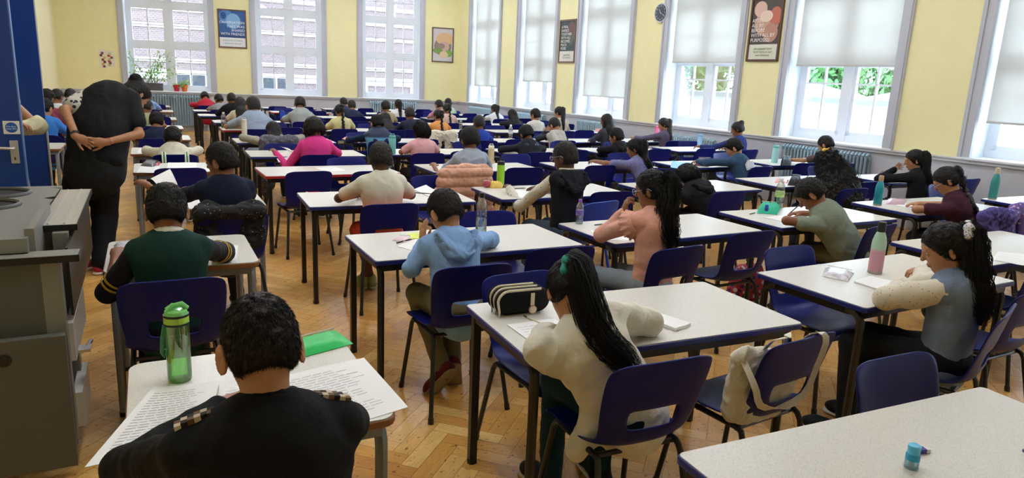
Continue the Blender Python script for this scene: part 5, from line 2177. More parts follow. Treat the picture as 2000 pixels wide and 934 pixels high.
# far left group beyond the blue doors
for i, (key, who, look, px_, py_, y_, sk, hc, tp, sl, ps) in enumerate((
        ('q1', 'child in a pale top', 'with curly hair, reading by the alcove', 112, 188, 12.2, 'brown', 'black', '#c9cdd2', 'short', 1),
        ('q2', 'child in a maroon top', 'at the far left beyond the doors', 92, 192, 10.3, 'brown', 'black', '#8a3f4c', 'long', 1),
        ('q3', 'child in a bright blue t-shirt', 'half hidden by the door edge', 88, 210, 9.9, 'tan', 'black', '#3d7fd0', 'short', 1),
        ('q4', 'child in a lavender scarf', 'at the far left, in front of the yellow wall', 138, 186, 14.2, 'tan', 'soft', '#a3a9d0', 'long', 1))):
    kid(key, who, look, px_, py_, str(y_), 0, pitch=26, hyaw=-20, yaw=-10, skin=sk, hair='curlyshort' if i == 0 else 'short', hairc=hc, top=tp, sleeve=sl)
# girl whose hand shows at the right edge
kid('p57', 'child in a grey top', 'at the right edge of the photograph, mostly out of frame', 2245, 448, 'C1', -.12, pitch=24, hyaw=20, yaw=10, skin='brown', hair='pony', hairc='black', top='#777a88', sleeve='long', E={-1: (-.22, .02, .05)}, W={-1: (-.50, .14, .05)})
for k_ in P: P[k_]['root']['group'] = pk

# ---- the teacher, standing bent over with her hands clasped behind her back
s_ = 1.13
ty = 6.42
hipT = at_y(184, 306, ty)
hipT[2] = .88
Nt = at_y(219, 184, ty + .26)
Ct = at_y(266, 184, ty + .50)
Wl = at_y(150, 268, ty - .17); Wr_ = at_y(205, 278, ty - .17)
if DEBUG: print('TEACHER hip', hipT, 'N', Nt, 'C', Ct, 'W', Wl, Wr_)
# ------------------------------------------------------------------ tables
who_at = {}
for k_, i_ in P.items():
    who_at.setdefault(i_['seat'], []).append(i_)
for k_, (x_, y_) in T.items():
    kind = 'blue'
    if k_ in ('A4', 'A7', 'A11', 'B10'): kind = 'red'
    elif k_ in ('A1', 'A2', 'A3', 'A0'): kind = 'square'
    ec = 'red' if kind == 'red' else 'blue'
    if k_ in who_at:
        lab = 'white table with %s edge where the %s sits' % (ec, who_at[k_][0]['who'])
    else:
        lab = 'unused white table with %s edge, %s row, %s' % (ec, ORD[int(k_[1:])], CN[k_[0]])
    if k_ == 'A0': lab = 'white table at the bottom right corner with the blue pencil sharpener'
    table(kind, x_, y_, lab, ROT.get(k_, 0))
for (k_, x_, y_) in S_:
    w_ = who_at.get(k_)
    lab = 'small single desk with wooden edge where the %s sits' % w_[0]['who'] if w_ else 'small single desk with wooden edge, %s in the left column' % SN[k_]
    table('single', x_, y_, lab)
table('single', -1.55, 13.3, 'small desk by the alcove at the far left')
table('single', -1.6, 11.2, 'small desk in front of the maroon top at the far left')
table('single', -1.5, 9.4, 'small desk at the far left beyond the blue doors')

# ------------------------------------------------------------------ chairs
rg = random.Random(4)
GC = 'blue plastic school chairs'
for k_, i_ in P.items():
    h_ = i_['Hp']
    yw_ = math.atan2(-i_['fw'][0], i_['fw'][1])
    kind = 'bright' if k_ == 'p14' else 'blue'
    yy = min(h_[1] + .03, i_['vn'] - .03)
    b_ = V3(h_[0], yy, 0) - i_['fw'] * .0
    rot_ = yw_ * .6
    if k_ == 'p14': b_ = V3(h_[0] + .10, h_[1] - .03, 0); rot_ = radians(14)
    if k_ == 'p18': rot_ = radians(20)
    chair(b_[0], b_[1] + .015, rot_, ('bright blue chair with blue legs under the ' if kind == 'bright' else 'blue chair on which the ') + i_['who'] + ('' if kind == 'bright' else ' sits'), GC, kind)
side_w = {0: 'left', 1: 'right'}
NOFAR = {'B2', 'C2', 'C3', 'A6', 'A8'}
FARX = {'A0': (1755, 703), 'A1': (1020, 533), 'A2': (945, 413), 'A3': (808, 328), 'A4': (683, 311), 'A5': (548, 281), 'B1': (1540, 482), 'B3': (1095, 332), 'B4': (980, 294), 'B5': (870, 267), 'C4': (1174, 292),
        'D4': (1358, 290), 'D3': (1548, 317), 'E3': (1710, 310), 'D2': (1787, 353), 'C1': (1950, 417), 'E2': (1975, 345), 'E4': (1508, 287), 'C5': (970, 253)}
dupside = set(T)
usedl = {}
for k_, (x_, y_) in T.items():
    vn = y_ - TD_
    occ = [i_['Hp'][0] for i_ in who_at.get(k_, [])]
    for sd, off in ((0, .31), (1, .92)):
        cx = x_ + off + rg.uniform(-.03, .03)
        if occ:
            if min(abs(cx - o) for o in occ) < .47:
                if all(abs(x_ + (.31 if sd else .92) - o) > .47 for o in occ): pass
                continue
        if k_ == 'A0': continue
        cy = vn + .0 + rg.uniform(-.05, .06)
        if k_ == 'A1': cx, cy = 2.02, vn - .06
        if k_ == 'A2': cx = 1.93; cy = vn + .0
        w0 = who_at.get(k_, [None])[0]
        lab = 'empty blue chair beside the ' + w0['who'] if w0 else 'empty near chair, %s side of the unused table, %s row, %s' % (side_w[sd], ORD[int(k_[1:])], CN[k_[0]])
        if w0 and k_ in dupside: lab = ('empty %s blue chair %s of the ' % ('near' if not usedl.get((k_, cx < w0['Hp'][0])) else 'second', 'left' if cx < w0['Hp'][0] else 'right') + w0['who']).replace('near ', ''); usedl[(k_, cx < w0['Hp'][0])] = 1
        if k_ == 'A1': lab = 'blue chair with a cream tote bag hung over its back'
        chair(cx, cy, radians(rg.uniform(-7, 7)), lab)
    if k_ in NOFAR: continue
    if k_ in FARX:
        p_ = at_z(*FARX[k_], .772)
        cx, cy = p_[0], p_[1] - .25
        cy = max(min(cy, y_ + .05), y_ - .12)
    else:
        if rg.random() < .2: continue
        if int(k_[1:]) >= 11: continue
        cx, cy = x_ + rg.choice((.32, .9)) + rg.uniform(-.05, .05), y_ - .02 + rg.uniform(-.05, .04)
    # keep clear of anybody sitting behind this table
    chair(cx, cy, pi + radians(rg.uniform(-6, 6)), 'blue chair across the table from the ' + who_at[k_][0]['who'] if k_ in who_at else 'blue chair facing the camera, unused table, %s row, %s' % (ORD[int(k_[1:])], CN[k_[0]]))
for (k_, x_, y_) in S_:
    if k_ in who_at: continue
    chair(x_ + .36, y_ - .62, 0, 'blue chair pushed up to the %s small single desk' % SN[k_])
# ------------------------------------------------------------------ teacher and the adult in the doorway
tch = person('teacher', 'teacher in black with patterned sleeves, bending forward, hands clasped behind her back', Ct, yaw=-38, pitch=52, hyaw=-12, s=1.13, hip=hipT, skin='tan', hair='bun', hairc='black',
             top='#0d0e10', sleeve=None, px=210, neckN=Nt, wide=1.22, E={-1: at_y(126, 215, ty + .05), 1: at_y(272, 262, ty - .02)}, W={-1: Wl, 1: Wr_},
             hdir={-1: unit(at_y(190, 286, ty - .2) - Wl), 1: unit(at_y(158, 278, ty - .2) - Wr_)}, hands={-1: dict(n=(-.2, -1, .1), curl=.5), 1: dict(n=(.2, 1, 0), curl=.6)}, bottom='#0c0c0e',
             K={-1: at_y(137, 420, ty + .02), 1: at_y(205, 420, ty + .05)}, A={-1: V3(*at_z(148, 512, .09)), 1: V3(*at_z(200, 512, .09))}, shoe='#a8283c', solec='#e6e0da', nfold=.006, legw=1.4)
h_ = tch['h']


def limb(i_, name, pts, rad, m_, fold=.004):
    pr = []
    for a, b, ra, rb_ in zip(pts[:-1], pts[1:], rad[:-1], rad[1:]):
        pr.append(rc(a, b, ra, rb_, .03))
    V, F = solid(pr, max(i_['h'], .006))
    return i_['part'](name, i_['folds'](V, F, fold), F, m_)


j = tch
s_ = 1.13
tor = [rc(j['Hp'] - V3(0, 0, .10), j['P1'], .230, .225, .05, w=j['ft'], s=.8), rc(j['P1'], j['P2'], .225, .205, .05, w=j['ft'], s=.75), rc(j['P2'], j['N'] - j['ut'] * .05, .20, .10, .05, w=j['ft'], s=.7),
       rc(j['SH'][-1], j['SH'][1], .062, .066, .04), rc(j['SH'][1], j['SH'][1] * .35 + j['E'][1] * .65, .078, .072, .03)]
V_, F_ = solid(tor, .008)
j['part']('tunic', j['folds'](V_, F_, .008, .14), F_, cloth('black tunic cloth', '#17181a', .8))
slm = dots_mat('black and cream leaf print', '#c9c4b4', '#23232a', 26, .34)
limb(j, 'printed_sleeve', [j['SH'][-1] + V3(0, 0, .02), j['SH'][-1] * .35 + j['E'][-1] * .65], [.085, .080], slm)
ring_part(j, 'printed_collar', j['N'] + j['ut'] * .03, j['ut'], .070, .018, slm)
tch['root'].name = 'person'
# wrist watch and red string
for sd, m_, nm in ((-1, M_black, 'wrist_watch'), (1, mat('red string', '#b8242c', .6), 'string_bracelet')):
    band(j, nm, j['E'][sd], j['W'][sd], .90, .034 if sd < 0 else .030, .010 if sd < 0 else .002, m_)

adl = person('doorway', 'adult in a cream top standing with folded arms between the two blue doors', V3(-1.12, 6.62, 1.52), yaw=-140, pitch=5, s=1.12, hip=V3(-1.06, 6.66, .90), neckN=V3(-1.09, 6.64, 1.37), skin='tan', hair='pony', hairc='black',
             top='#ddd6a8', sleeve='short', sleeve_end=.25, px=200, E={-1: V3(-.765, 6.52, 1.12), 1: V3(-1.20, 6.46, 1.12)}, W={-1: V3(-.96, 6.38, 1.10), 1: V3(-.90, 6.38, 1.15)},
             hdir={-1: V3(-1, 0, .1), 1: V3(1, .1, -.1)}, bottom='#b5a98a', K={-1: V3(-.90, 6.62, .47), 1: V3(-1.12, 6.62, .47)}, A={-1: V3(-.89, 6.64, .09), 1: V3(-1.13, 6.64, .09)}, shoe='#3a3230')

limb(adl, 'draped_cardigan', [adl['E'][-1] + V3(0, 0, .02), adl['E'][-1], adl['W'][-1]], [.055, .062, .055], cloth('cream cardigan knit', '#e2dbb0'), .01)

# ------------------------------------------------------------------ doors
M_door = mat('deep blue gloss door paint', '#123a86', .38, bump=.02, bscale=12)
M_metal = mat('satin metal plate', '#c2bfb6', .35, .5)
d1 = MB(); d1.box(-1.79, -.79, 5.98, 6.025, .01, 2.35)
D1 = structure(d1.build('door_1', M_door, bevel=.003))
d2 = MB(); d2.box(-1.79, -.785, 7.28, 7.325, .01, 2.35)
D2 = structure(d2.build('door_2', M_door, bevel=.003))
x = MB(); x.box(-.795, -.787, 5.978, 6.027, .01, 2.35)
x.build('door_edge_strip', mat('pale door edge', '#5d7fb8', .4), D1)
x = MB(); x.box(-.79, -.78, 7.275, 7.33, .01, 1.05)
x.build('door_edge_plate', M_metal, D2)
x = MB()
x.box(-.87, -.82, 5.968, 5.98, .90, 1.06)
pl = x.build('lock_plate', M_metal, D1, bevel=.003)
x = MB()
x.tube([(-.845, 5.965, 1.01), (-.845, 5.92, 1.01), (-.865, 5.915, 1.01), (-.96, 5.915, 1.015)], .010, 8)
x.build('door_handle', M_metal, D1, smooth=True)
x = MB()
x.box(-.850, -.842, 5.966, 5.969, .925, .945)
x.build('keyhole', M_black, D1)
x = MB()
x.box(-.896, -.800, 5.974, 5.98, 1.105, 1.195)
sg = x.build('safety_sign', mat('white sign', '#ece9dc', .4))
tag(sg, 'small white safety sign with a blue disc on the blue door above the handle', 'sign')
x = MB()
n_ = 28
x.add([(-.848 + .036 * cos(2 * pi * q / n_), 5.973, 1.15 + .036 * sin(2 * pi * q / n_)) for q in range(n_)], [tuple(range(n_))])
x.build('blue_disc', mat('sign blue', '#1f5fb0', .4), sg)
for q, tx in enumerate(('Fire door', 'keep shut')):
    text3(tx, V3(-.848, 5.9722, 1.157 - .015 * q), V3(1, 0, 0), V3(0, 0, 1), .015, '#f4f6fa', sg, 'CENTER')

# ------------------------------------------------------------------ serving trolley, bottom left
M_trol = mat('grey laminate cabinet', '#595a54', .5, bump=.02, bscale=60)
M_trol2 = mat('lighter grey trim', '#85857d', .45)
M_tray = speckle('speckled grey laminate', '#b9b6ab', '#96938a')
tr = empty('serving_trolley', (-.8, 3.8, 0), 0, 'grey serving trolley with two round wells at the left edge, nearest the camera', 'trolley')


def tb(name, m_, *boxes, par=None, **kw):
    x = MB()
    for b_ in boxes:
        x.box(b_[0] + .8, b_[1] + .8, b_[2] - 3.8, b_[3] - 3.8, b_[4], b_[5])
    return x.build(name, m_, par or tr, **kw)


tb('cabinet', M_trol, (-1.4, -.44, 3.14, 4.5, .12, .90))
# deck with two round wells
x = MB()
N_ = 28
cs = [(-.70, 4.27), (-.70, 3.93)]
x0, x1, y0, y1, z_ = -1.4, -.44, 3.16, 4.5, .955
xs = [x0, x1]
segs = [(y0, 3.93 - .17), (3.93 - .17, 4.10), (4.10, 4.44), (4.44, y1)]
x.box(x0 + .8, x1 + .8, y0 - 3.8, segs[0][1] - 3.8, .90, z_)
x.box(x0 + .8, x1 + .8, 4.44 - 3.8, y1 - 3.8, .90, z_)
for (cx, cy) in cs:
    ya, yb = cy - .17, cy + .17
    ring, out = [], []
    for q in range(N_):
        a = 2 * pi * q / N_
        ring.append((cx + .14 * cos(a) + .8, cy + .14 * sin(a) - 3.8, z_))
        # ray to the rectangle edge
        dx, dy = cos(a), sin(a)
        t_ = min(((x1 if dx > 0 else x0) - cx) / dx if abs(dx) > 1e-6 else 9, ((yb if dy > 0 else ya) - cy) / dy if abs(dy) > 1e-6 else 9)
        out.append((cx + dx * t_ + .8, cy + dy * t_ - 3.8, z_))
    x.add(ring + out, [(q, q + N_, (q + 1) % N_ + N_, (q + 1) % N_) for q in range(N_)])
dk = x.build('deck', mat('pale grey steel deck', '#8f8f88', .4, .2), tr)
for (cx, cy) in cs:
    x = MB()
    x.tube([(cx + .14 * cos(a) + .8, cy + .14 * sin(a) - 3.8, z_ + .004) for a in np.linspace(0, 2 * pi, 29)], .011, 8, cap=False)
    x.build('well_rim', mat('dark grey rubber rim', '#4a4a48', .5), tr, smooth=True)
    x = MB()
    x.lathe([(.01, -.25), (.14, -.25), (.14, 0)], 28, (cx + .8, cy - 3.8, z_))
    x.build('well', mat('black well interior', '#0c0c0c', .7), tr)
tb('side_lip', M_trol2, (-.452, -.42, 3.2, 3.75, .80, .985))
tb('tray_shelf', M_tray, (-.44, -.30, 3.45, 4.42, .925, .945))
tb('tray_shelf_edge', M_black, (-.441, -.298, 3.442, 3.45, .92, .946), (-.30, -.296, 3.442, 4.42, .92, .946))
for xx in (-.405, -.345):
    tb('tray_runner', M_tray, (xx - .004, xx + .004, 3.47, 4.4, .945, .950))
tb('end_ledge', M_trol2, (-1.4, -.272, 3.08, 3.18, .885, .900), bevel=.004)
tb('ledge_edge', M_black, (-1.4, -.270, 3.076, 3.08, .872, .899), (-.272, -.268, 3.076, 3.18, .872, .899))
tb('end_panel', M_trol, (-1.4, -.40, 3.10, 3.14, .10, .875))
tb('corner_post', M_trol2, (-.40, -.335, 3.10, 3.16, .10, .875), (-.385, -.33, 3.40, 3.46, .10, .92))
fp = tb('lower_door_panel', M_trol, (-1.4, -.335, 3.02, 3.06, .05, .60), bevel=.003)
x = MB()
x.lathe([(.024, 0), (.024, .004)], 20)
x.v = [(v[0] + .8 - .532, 3.0185 - 3.8 - v[2], v[1] + .525) for v in x.v]
x.build('finger_hole', M_black, fp)
tb('folded_flap', mat('off white flap', '#c9c8c0', .4), (-.345, -.318, 3.16, 3.7, .44, .60))
tb('folded_flap', mat('off white flap', '#c9c8c0', .4), (-.345, -.310, 3.16, 3.5, .15, .30))
tb('recess_shade', M_black, (-.325, -.315, 3.2, 4.4, .62, .90))  # black sheet standing for the shade in the recess under the shelf
x = MB()
x.tube([(-.31 + .8, 3.25 - 3.8, .44), (-.285 + .8, 3.25 - 3.8, .46), (-.275 + .8, 3.30 - 3.8, .47)], .010, 8)
x.box(.8 - .315, .8 - .27, 3.2 - 3.8, 3.27 - 3.8, .455, .467)
x.build('catch', M_steel, tr, smooth=True)
for (cx, cy) in ((-1.3, 3.2), (-.46, 3.2), (-1.3, 4.4), (-.46, 4.4)):
    x = MB()
    x.tube([(cx + .8 - .012, cy - 3.8, .05), (cx + .8 + .012, cy - 3.8, .05)], .05, 16)
    x.tube([(cx + .8, cy - 3.8, .05), (cx + .8, cy - 3.8, .125)], .012, 8)
    x.build('castor', M_black, tr, smooth=True)

# ------------------------------------------------------------------ extras on particular people
j = P['p13']
ring_part(j, 'scrunchie', j['tl'][0] * .7 + j['tl'][1] * .3, j['tl'][1] - j['tl'][0], .036, .017, cloth('teal crinkled cloth', '#3f9f93', .7), .25)
j = P['p18']
ring_part(j, 'scrunchie', j['tl'][0] * .7 + j['tl'][1] * .3, j['tl'][1] - j['tl'][0], .036, .017, dots_mat('white and black lace cloth', '#dcdde0', '#3c3d42', 160, .35), .3)
j = P['p15']
M_pink = cloth('salmon pink knit', '#e0a795', .8)
for sd in (-1, 1):
    c = j['SH'][sd]
    pr = []
    ax = unit(j['E'][sd] - c)
    a_ = unit(np.cross(ax, j['ft']))
    b_ = np.cross(ax, a_)
    for q in range(26):
        t = 2 * pi * q / 26
        rr = .060 + .007 * (q % 2)
        p0 = c + ax * .02 + (a_ * cos(t) + b_ * sin(t)) * .052
        p1 = c + ax * .075 + (a_ * cos(t) + b_ * sin(t)) * (.075 + .010 * (q % 2))
        pr.append(rc(p0, p1, .011, .008, .012))
    V_, F_ = solid(pr, .0055)
    j['part']('shoulder_frill', V_, F_, M_pink)
j = P['p2']
ring_part(j, 'collar', j['N'] + j['ut'] * .035 - j['ft'] * .0, j['ut'] * .9 + j['ft'] * .4, .052, .016, cloth('white collar', '#e8e4da'))
gold = cloth('gold stripe', '#c9a240')
for sd in (-1, 1):
    for q in (.70, .80):
        band(j, 'sleeve_stripe', j['SH'][sd], j['E'][sd], q, .051, .005, gold)
j = P['p1']
M_blk = cloth('cloth p1', '#08090c')
for q in (.015, .03, .045):
    ring_part(j, 'collar', j['N'] + unit(j['C'] - j['N']) * q, unit(j['C'] - j['N']), .060 - q * .15, .012, M_blk, .04)
chk = [mat('cream check', '#cdbfa4', .8), mat('brown check', '#6b5138', .8), mat('black check', '#1c1a18', .8)]
for sd in (-1, 1):
    a_ = j['SH'][sd] + j['ut'] * .060 - j['ft'] * .0
    b_ = j['N'] + j['ut'] * .035 + sd * j['rt'] * .05
    d = unit(a_ - b_)
    L_ = np.linalg.norm(a_ - b_) + .03
    x = MB()
    k_ = 0
    wv = np.cross(d, j['ut'])
    for q in range(10):
        for w_ in (0, 1):
            x.cur = (q + w_) % 3
            t0 = L_ * q / 10
            c = b_ + d * t0 - j['o'] + j['ut'] * (.0 + .010 * sin(pi * q / 10))
            x.obox(c, d, unit(wv), unit(np.cross(d, unit(wv))) * (1 if np.cross(d, unit(wv))[2] > 0 else -1), 0, L_ / 10, -.014 + .014 * w_, .014 * w_, -.012, .004)
    x.build('shoulder_trim', chk, j['root'])
j = P['p21']
bw_c = j['C'] - j['f'] * .045 + j['up'] * .112
bm_ = cloth('mustard bow cloth', '#d8b24c', .7)
V_, F_ = solid([ell(bw_c + j['r'] * .045, (.048, .02, .024), j['R'], .01), ell(bw_c - j['r'] * .045, (.048, .02, .024), j['R'], .01), ell(bw_c, (.016, .02, .018), j['R'], .01)], .006)
j['part']('hair_bow', V_, F_, bm_)
j = P['p41']
ring_part(j, 'collar', j['N'] + j['ut'] * .04, j['ut'], .056, .016, cloth('lime collar', '#b9e24a'))
V_, F_ = solid([rc(j['N'] - j['ft'] * .03 + j['rt'] * a, j['N'] - j['ft'] * .10 + j['rt'] * a * .8 - j['ut'] * .11, .045, .035, .03) for a in (-.09, -.03, .03, .09)], .008)
j['part']('hood', V_, F_, cloth('navy padded sleeves', '#1b2a4a'))
j = P['p30']
V_, F_ = solid([rc(j['N'] - j['ft'] * .03 + j['rt'] * a, j['N'] - j['ft'] * .09 + j['rt'] * a * .8 - j['ut'] * (.12 - abs(a)), .042, .034, .03) for a in (-.08, -.03, .03, .08)], .008)
j['part']('hood', V_, F_, dots_mat('blue patterned hood cloth', '#22344f', '#6f8cb0', 30, .35, dot2='#8d8f7a'))
j = P['p31']
V_, F_ = solid([rc(j['N'] - j['ft'] * .04 + j['rt'] * a, j['N'] - j['ft'] * .11 + j['rt'] * a * .9 - j['ut'] * .13, .05, .05, .03) for a in (-.08, 0, .08)], .008)
j['part']('hood', V_, F_, cloth('pale hood', '#bcb9ae'))
for k_, col_, wd_, dn_ in (('p12', '#7fa3d0', .085, .155), ('p16', '#101217', .08, .12), ('p14', '#14171d', .10, .13)):
    j = P[k_]
    mm = cloth('hood cloth ' + k_, col_)
    def bs(a, t, o=.118):
        return j['back'](t, o * math.sqrt(max(.05, 1 - (a / .17) ** 2))) + j['rt'] * a
    hood_ = []
    for a in np.linspace(-wd_, wd_, 7):
        tb_ = 1 - dn_ * 2.1 * (1 - .55 * (a / wd_) ** 2)
        hood_.append(rc(bs(a, 1.0, .06), bs(a * .9, tb_, .118), .022, .026, .03))
    V_, F_ = solid(hood_, .006)
    j['part']('hood', j['folds'](V_, F_, .010, .05), F_, mm)
    rim = [bs(a, 1.02 - dn_ * 2.1 * (1 - (a / wd_ / 1.15) ** 2) * .98, .135) for a in np.linspace(-wd_ * 1.15, wd_ * 1.15, 15)]
    rim = [j['N'] - j['rt'] * wd_ * .8 + j['ft'] * .05 + j['ut'] * .02] + rim + [j['N'] + j['rt'] * wd_ * .8 + j['ft'] * .05 + j['ut'] * .02]
    V_, F_ = solid([rc(p0, p1, .013, .013, .008) for p0, p1 in zip(rim[:-1], rim[1:])], .005)
    j['part']('hood_rim', V_, F_, mm)
j = P['p14']
ring_part(j, 'collar', j['N'] + j['ut'] * .045, j['ut'], .05, .010, cloth('cream inner collar', '#d9d2b8'))
j = P['p26']
V_, F_ = solid([rc(j['N'] - j['ft'] * .03 + j['rt'] * a, j['N'] - j['ft'] * .10 + j['rt'] * a * .9 - j['ut'] * .09, .045, .04, .03) for a in (-.07, 0, .07)], .008)
j['part']('hood', V_, F_, cloth('black hood', '#101115'))
j = P['p23']
c0 = j['back'](.62, .135)
x = MB()
for q in range(5):
    x.obox(c0 - j['o'], j['rt'], j['ut'], -j['ft'], -.07 + .028 * q, -.05 + .028 * q, -.05 + .02 * (q % 2), .03 + .02 * (q % 3), -.02, .012)
x.build('back_print', mat('white back print', '#d8dde4', .8), j['root'])

# ------------------------------------------------------------------ things on the tables
pg = 'papers on the tables'


def px_sheet(pts, label, **kw):
    c = [at_z(a, b, kw.get('z', TB))[:2] for a, b in pts]
    m_ = sum(c) / 4
    if m_[1] > 4.6:
        q = np.array(snap(m_[0], m_[1], .12, .12))
        c = [p + q - m_ for p in c]
    return sheet(c, label, **kw)


px_sheet([(165, 915), (400, 868), (430, 752), (300, 757)], 'printed booklet page curling over the left edge of the nearest small desk', lines=22, curl=.012, name='exam_booklet', cat='booklet', group=None)
px_sheet([(425, 836), (505, 800), (470, 756), (438, 757)], 'right-hand page of the open booklet beside the boy in black', lines=12, name='booklet_page', cat='paper', group=None, z=TB + .001)
px_sheet([(560, 868), (797, 797), (711, 700), (495, 748)], 'answer sheet at the right of the nearest small desk, hanging over its edge', lines=20, name='answer_sheet', cat='paper', group=None, z=TB)


def pouch(pts, label, col, th=.018, name='pencil_pouch', cat='pencil case', m_=None, z=TB, extra=None):
    """soft flat case with rounded, slightly uneven top"""
    c = [at_z(a, b, z) if len((a, b)) == 2 else None for a, b in pts]
    return pouch_xy(c, label, col, th, name, cat, m_, z)


def pouch_xy(c, label, col, th=.018, name='pencil_pouch', cat='pencil case', m_=None, z=TB):
    c = [V3(p[0], p[1], z) for p in c]
    ctr = sum(c) / 4
    if ctr[1] > 4:
        q = snap(ctr[0], ctr[1], .08, .06)
        c = [p + V3(q[0] - ctr[0], q[1] - ctr[1], 0) for p in c]
        ctr = sum(c) / 4
    n = 10
    rn = np.random.default_rng(hash_s(label))
    tp = []
    for i in range(n + 1):
        for k in range(n + 1):
            u, v = i / n, k / n
            p = (c[0] * (1 - u) + c[1] * u) * (1 - v) + (c[3] * (1 - u) + c[2] * u) * v
            e = min(1, 5 * min(u, 1 - u)) * min(1, 5 * min(v, 1 - v))
            tp.append((p[0] - ctr[0], p[1] - ctr[1], .003 + th * (e ** .5) * (.85 + .2 * rn.random())))
    M = MB()
    N2 = (n + 1) ** 2
    bt = [(q[0], q[1], .0015) for q in tp]
    fs = []
    for i in range(n):
        for k in range(n):
            a = i * (n + 1) + k
            fs.append((a, a + n + 1, a + n + 2, a + 1))
            fs.append((N2 + a, N2 + a + 1, N2 + a + n + 2, N2 + a + n + 1))
    rim = [i * (n + 1) for i in range(n + 1)] + [n * (n + 1) + q for q in range(1, n + 1)] + [i * (n + 1) + n for i in range(n - 1, -1, -1)] + [q for q in range(n - 1, 0, -1)]
    for a, b in zip(rim, rim[1:] + rim[:1]):
        fs.append((b, a, N2 + a, N2 + b))
    M.add(tp + bt, fs)
    t = empty(name, (ctr[0], ctr[1], z), 0, label, cat)
    M.build('pouch_body', m_ or mat('pouch ' + col, col, .35 if th < .03 else .75, spec=.3, var=.1, vscale=30), t, smooth=True)
    x = MB()
    q = lambda u, v: tuple(((c[0] * (1 - u) + c[1] * u) * (1 - v) + (c[3] * (1 - u) + c[2] * u) * v - ctr) + V3(0, 0, th * .9 + .004))
    x.tube([q(.08, .9), q(.5, .92), q(.93, .9)], .0022, 6)
    x.build('zip', mat('pale zip', '#d8dad6', .4), t)
    return t


pouch([(545, 712), (690, 673), (655, 646), (535, 678)], 'bright green plastic wallet on the nearest small desk', '#25c45f', .016, 'plastic_wallet', 'wallet')
b_ = at_z(352, 742, TB)
t = empty('water_bottle', (b_[0], b_[1], TB), .3, 'transparent green water bottle half full on the nearest small desk', 'bottle')
r_, h_ = .0335, .235
gm = glassy('clear green plastic', '#cdf6c4', .06, .5)
x = MB(); x.lathe([(r_ * .9, 0), (r_, .008), (r_, h_ * .74), (r_ * .94, h_ * .78)], 28); x.build('bottle_body', gm, t, smooth=True)
x = MB(); x.lathe([(r_ * .86, .004), (r_ * .95, .010), (r_ * .95, h_ * .36)], 28); x.build('drink', glassy('green tinted water', '#d2f8ae', 0, .3), t, smooth=True)
x = MB(); x.lathe([(r_ * 1.03, h_ * .76), (r_ * 1.03, h_ * .875)], 28); x.build('lid_band', mat('lime band', '#a9d24a', .35), t, smooth=True)
for z_ in (.765, .87):
    x = MB(); x.lathe([(r_ * 1.05, h_ * z_ - .003), (r_ * 1.05, h_ * z_ + .003)], 28); x.build('lid_ring', M_black, t, smooth=True)
x = MB(); x.lathe([(r_ * .98, h_ * .88), (r_ * .9, h_ * .93), (r_ * .35, h_ * .94)], 28); x.tube([(r_ * .2 * k - .0, r_ * .75, h_ * (.93 + .05 * (k == 0))) for k in (-3, 0, 3)], .004, 6)
x.tube([(-r_ * .8, 0, h_ * .92), (-r_ * .3, 0, h_ * .99), (r_ * .5, 0, h_ * 1.0), (r_ * .95, 0, h_ * .93)], .008, 8); x.build('lid', mat('clear green lid', '#7fcf74', .2), t, smooth=True)
x = MB(); x.tube([(-r_ * 1.0, 0, h_ * .76), (-r_ * 1.25, 0, h_ * .6), (-r_ * 1.35, 0, h_ * .42), (-r_ * 1.2, 0, h_ * .36), (-r_ * 1.05, 0, h_ * .45)], .006, 8); x.build('strap', mat('dark green strap', '#2f7a46', .4), t, smooth=True)


def bot(px_, py_, label, tab=None, **kw):
    p = at_z(px_, py_, TB)
    if tab:
        x_, y_ = T[tab] if tab in T else [(q[1], q[2]) for q in S_ if q[0] == tab][0]
        w_ = TW if tab in T else .65
        p = V3(min(max(p[0], x_ + .05), x_ + w_ - .05), min(max(p[1], y_ - TD_ + .05), y_ - .05), 0)
    return bottle(p[0], p[1], TB, label, **kw)


bot(939, 463, 'tall clear water bottle with black lid beside the pale blue hooded top', r=.033, h=.265, body='#eef4f6', cap='#1c1c1e', kind='clear', liquid=(.42, '#e6f1f5'))
bot(1131, 437, 'small clear water bottle with purple cap and label', r=.026, h=.165, body='#eef4f8', cap='#8a4fc0', kind='clear', liquid=(.5, '#dfeaf4'), label_col='#7a5fb0')
bot(1708, 533, 'mint green and pink water bottle with black lid', r=.036, h=.275, body='#aecfb6', band='#cf97a6', cap='#17181a')
bot(977, 364, 'lime green water bottle with black lid on the vest boy\'s table', r=.034, h=.245, body='#9ad23c', cap='#1a1c1e', kind='straight')
bot(1520, 405, 'clear bottle with green and white label behind the teal pencil case', r=.036, h=.235, body='#eff3f2', cap='#e8ecea', kind='clear', label_col='#b6d486', liquid=(.5, '#e9f0ee'))
bot(1713, 401, 'teal flask with wooden cap at the left end of the maroon t-shirt table', r=.034, h=.255, body='#1f8f9c', cap='#b79a78')
bot(1938, 389, 'sea green flask with cream cap by the window wall', tab='E2', r=.038, h=.30, body='#3b9390', cap='#cfc4ae')
bot(1512, 318, 'pale aqua bottle on the table beside the window radiator', tab='E4', r=.04, h=.25, body='#a9e2e2', cap='#6fc0b6', kind='straight')
bot(1345, 284, 'slim light blue bottle on the table near the fourth window', tab='E5', r=.038, h=.215, body='#9cc8ea', cap='#7fb6e0', kind='straight')
bot(1245, 266, 'tall pink bottle with a looped lid in front of a blue chair', tab='E6', r=.036, h=.24, body='#f07ab0', cap='#ee5f9c', kind='straight')
bot(1063, 266, 'clear bottle with white cap behind the black hoodie', tab='C6', r=.034, h=.22, body='#eef2f4', cap='#e6eaee', kind='clear', label_col='#c8ccd4')
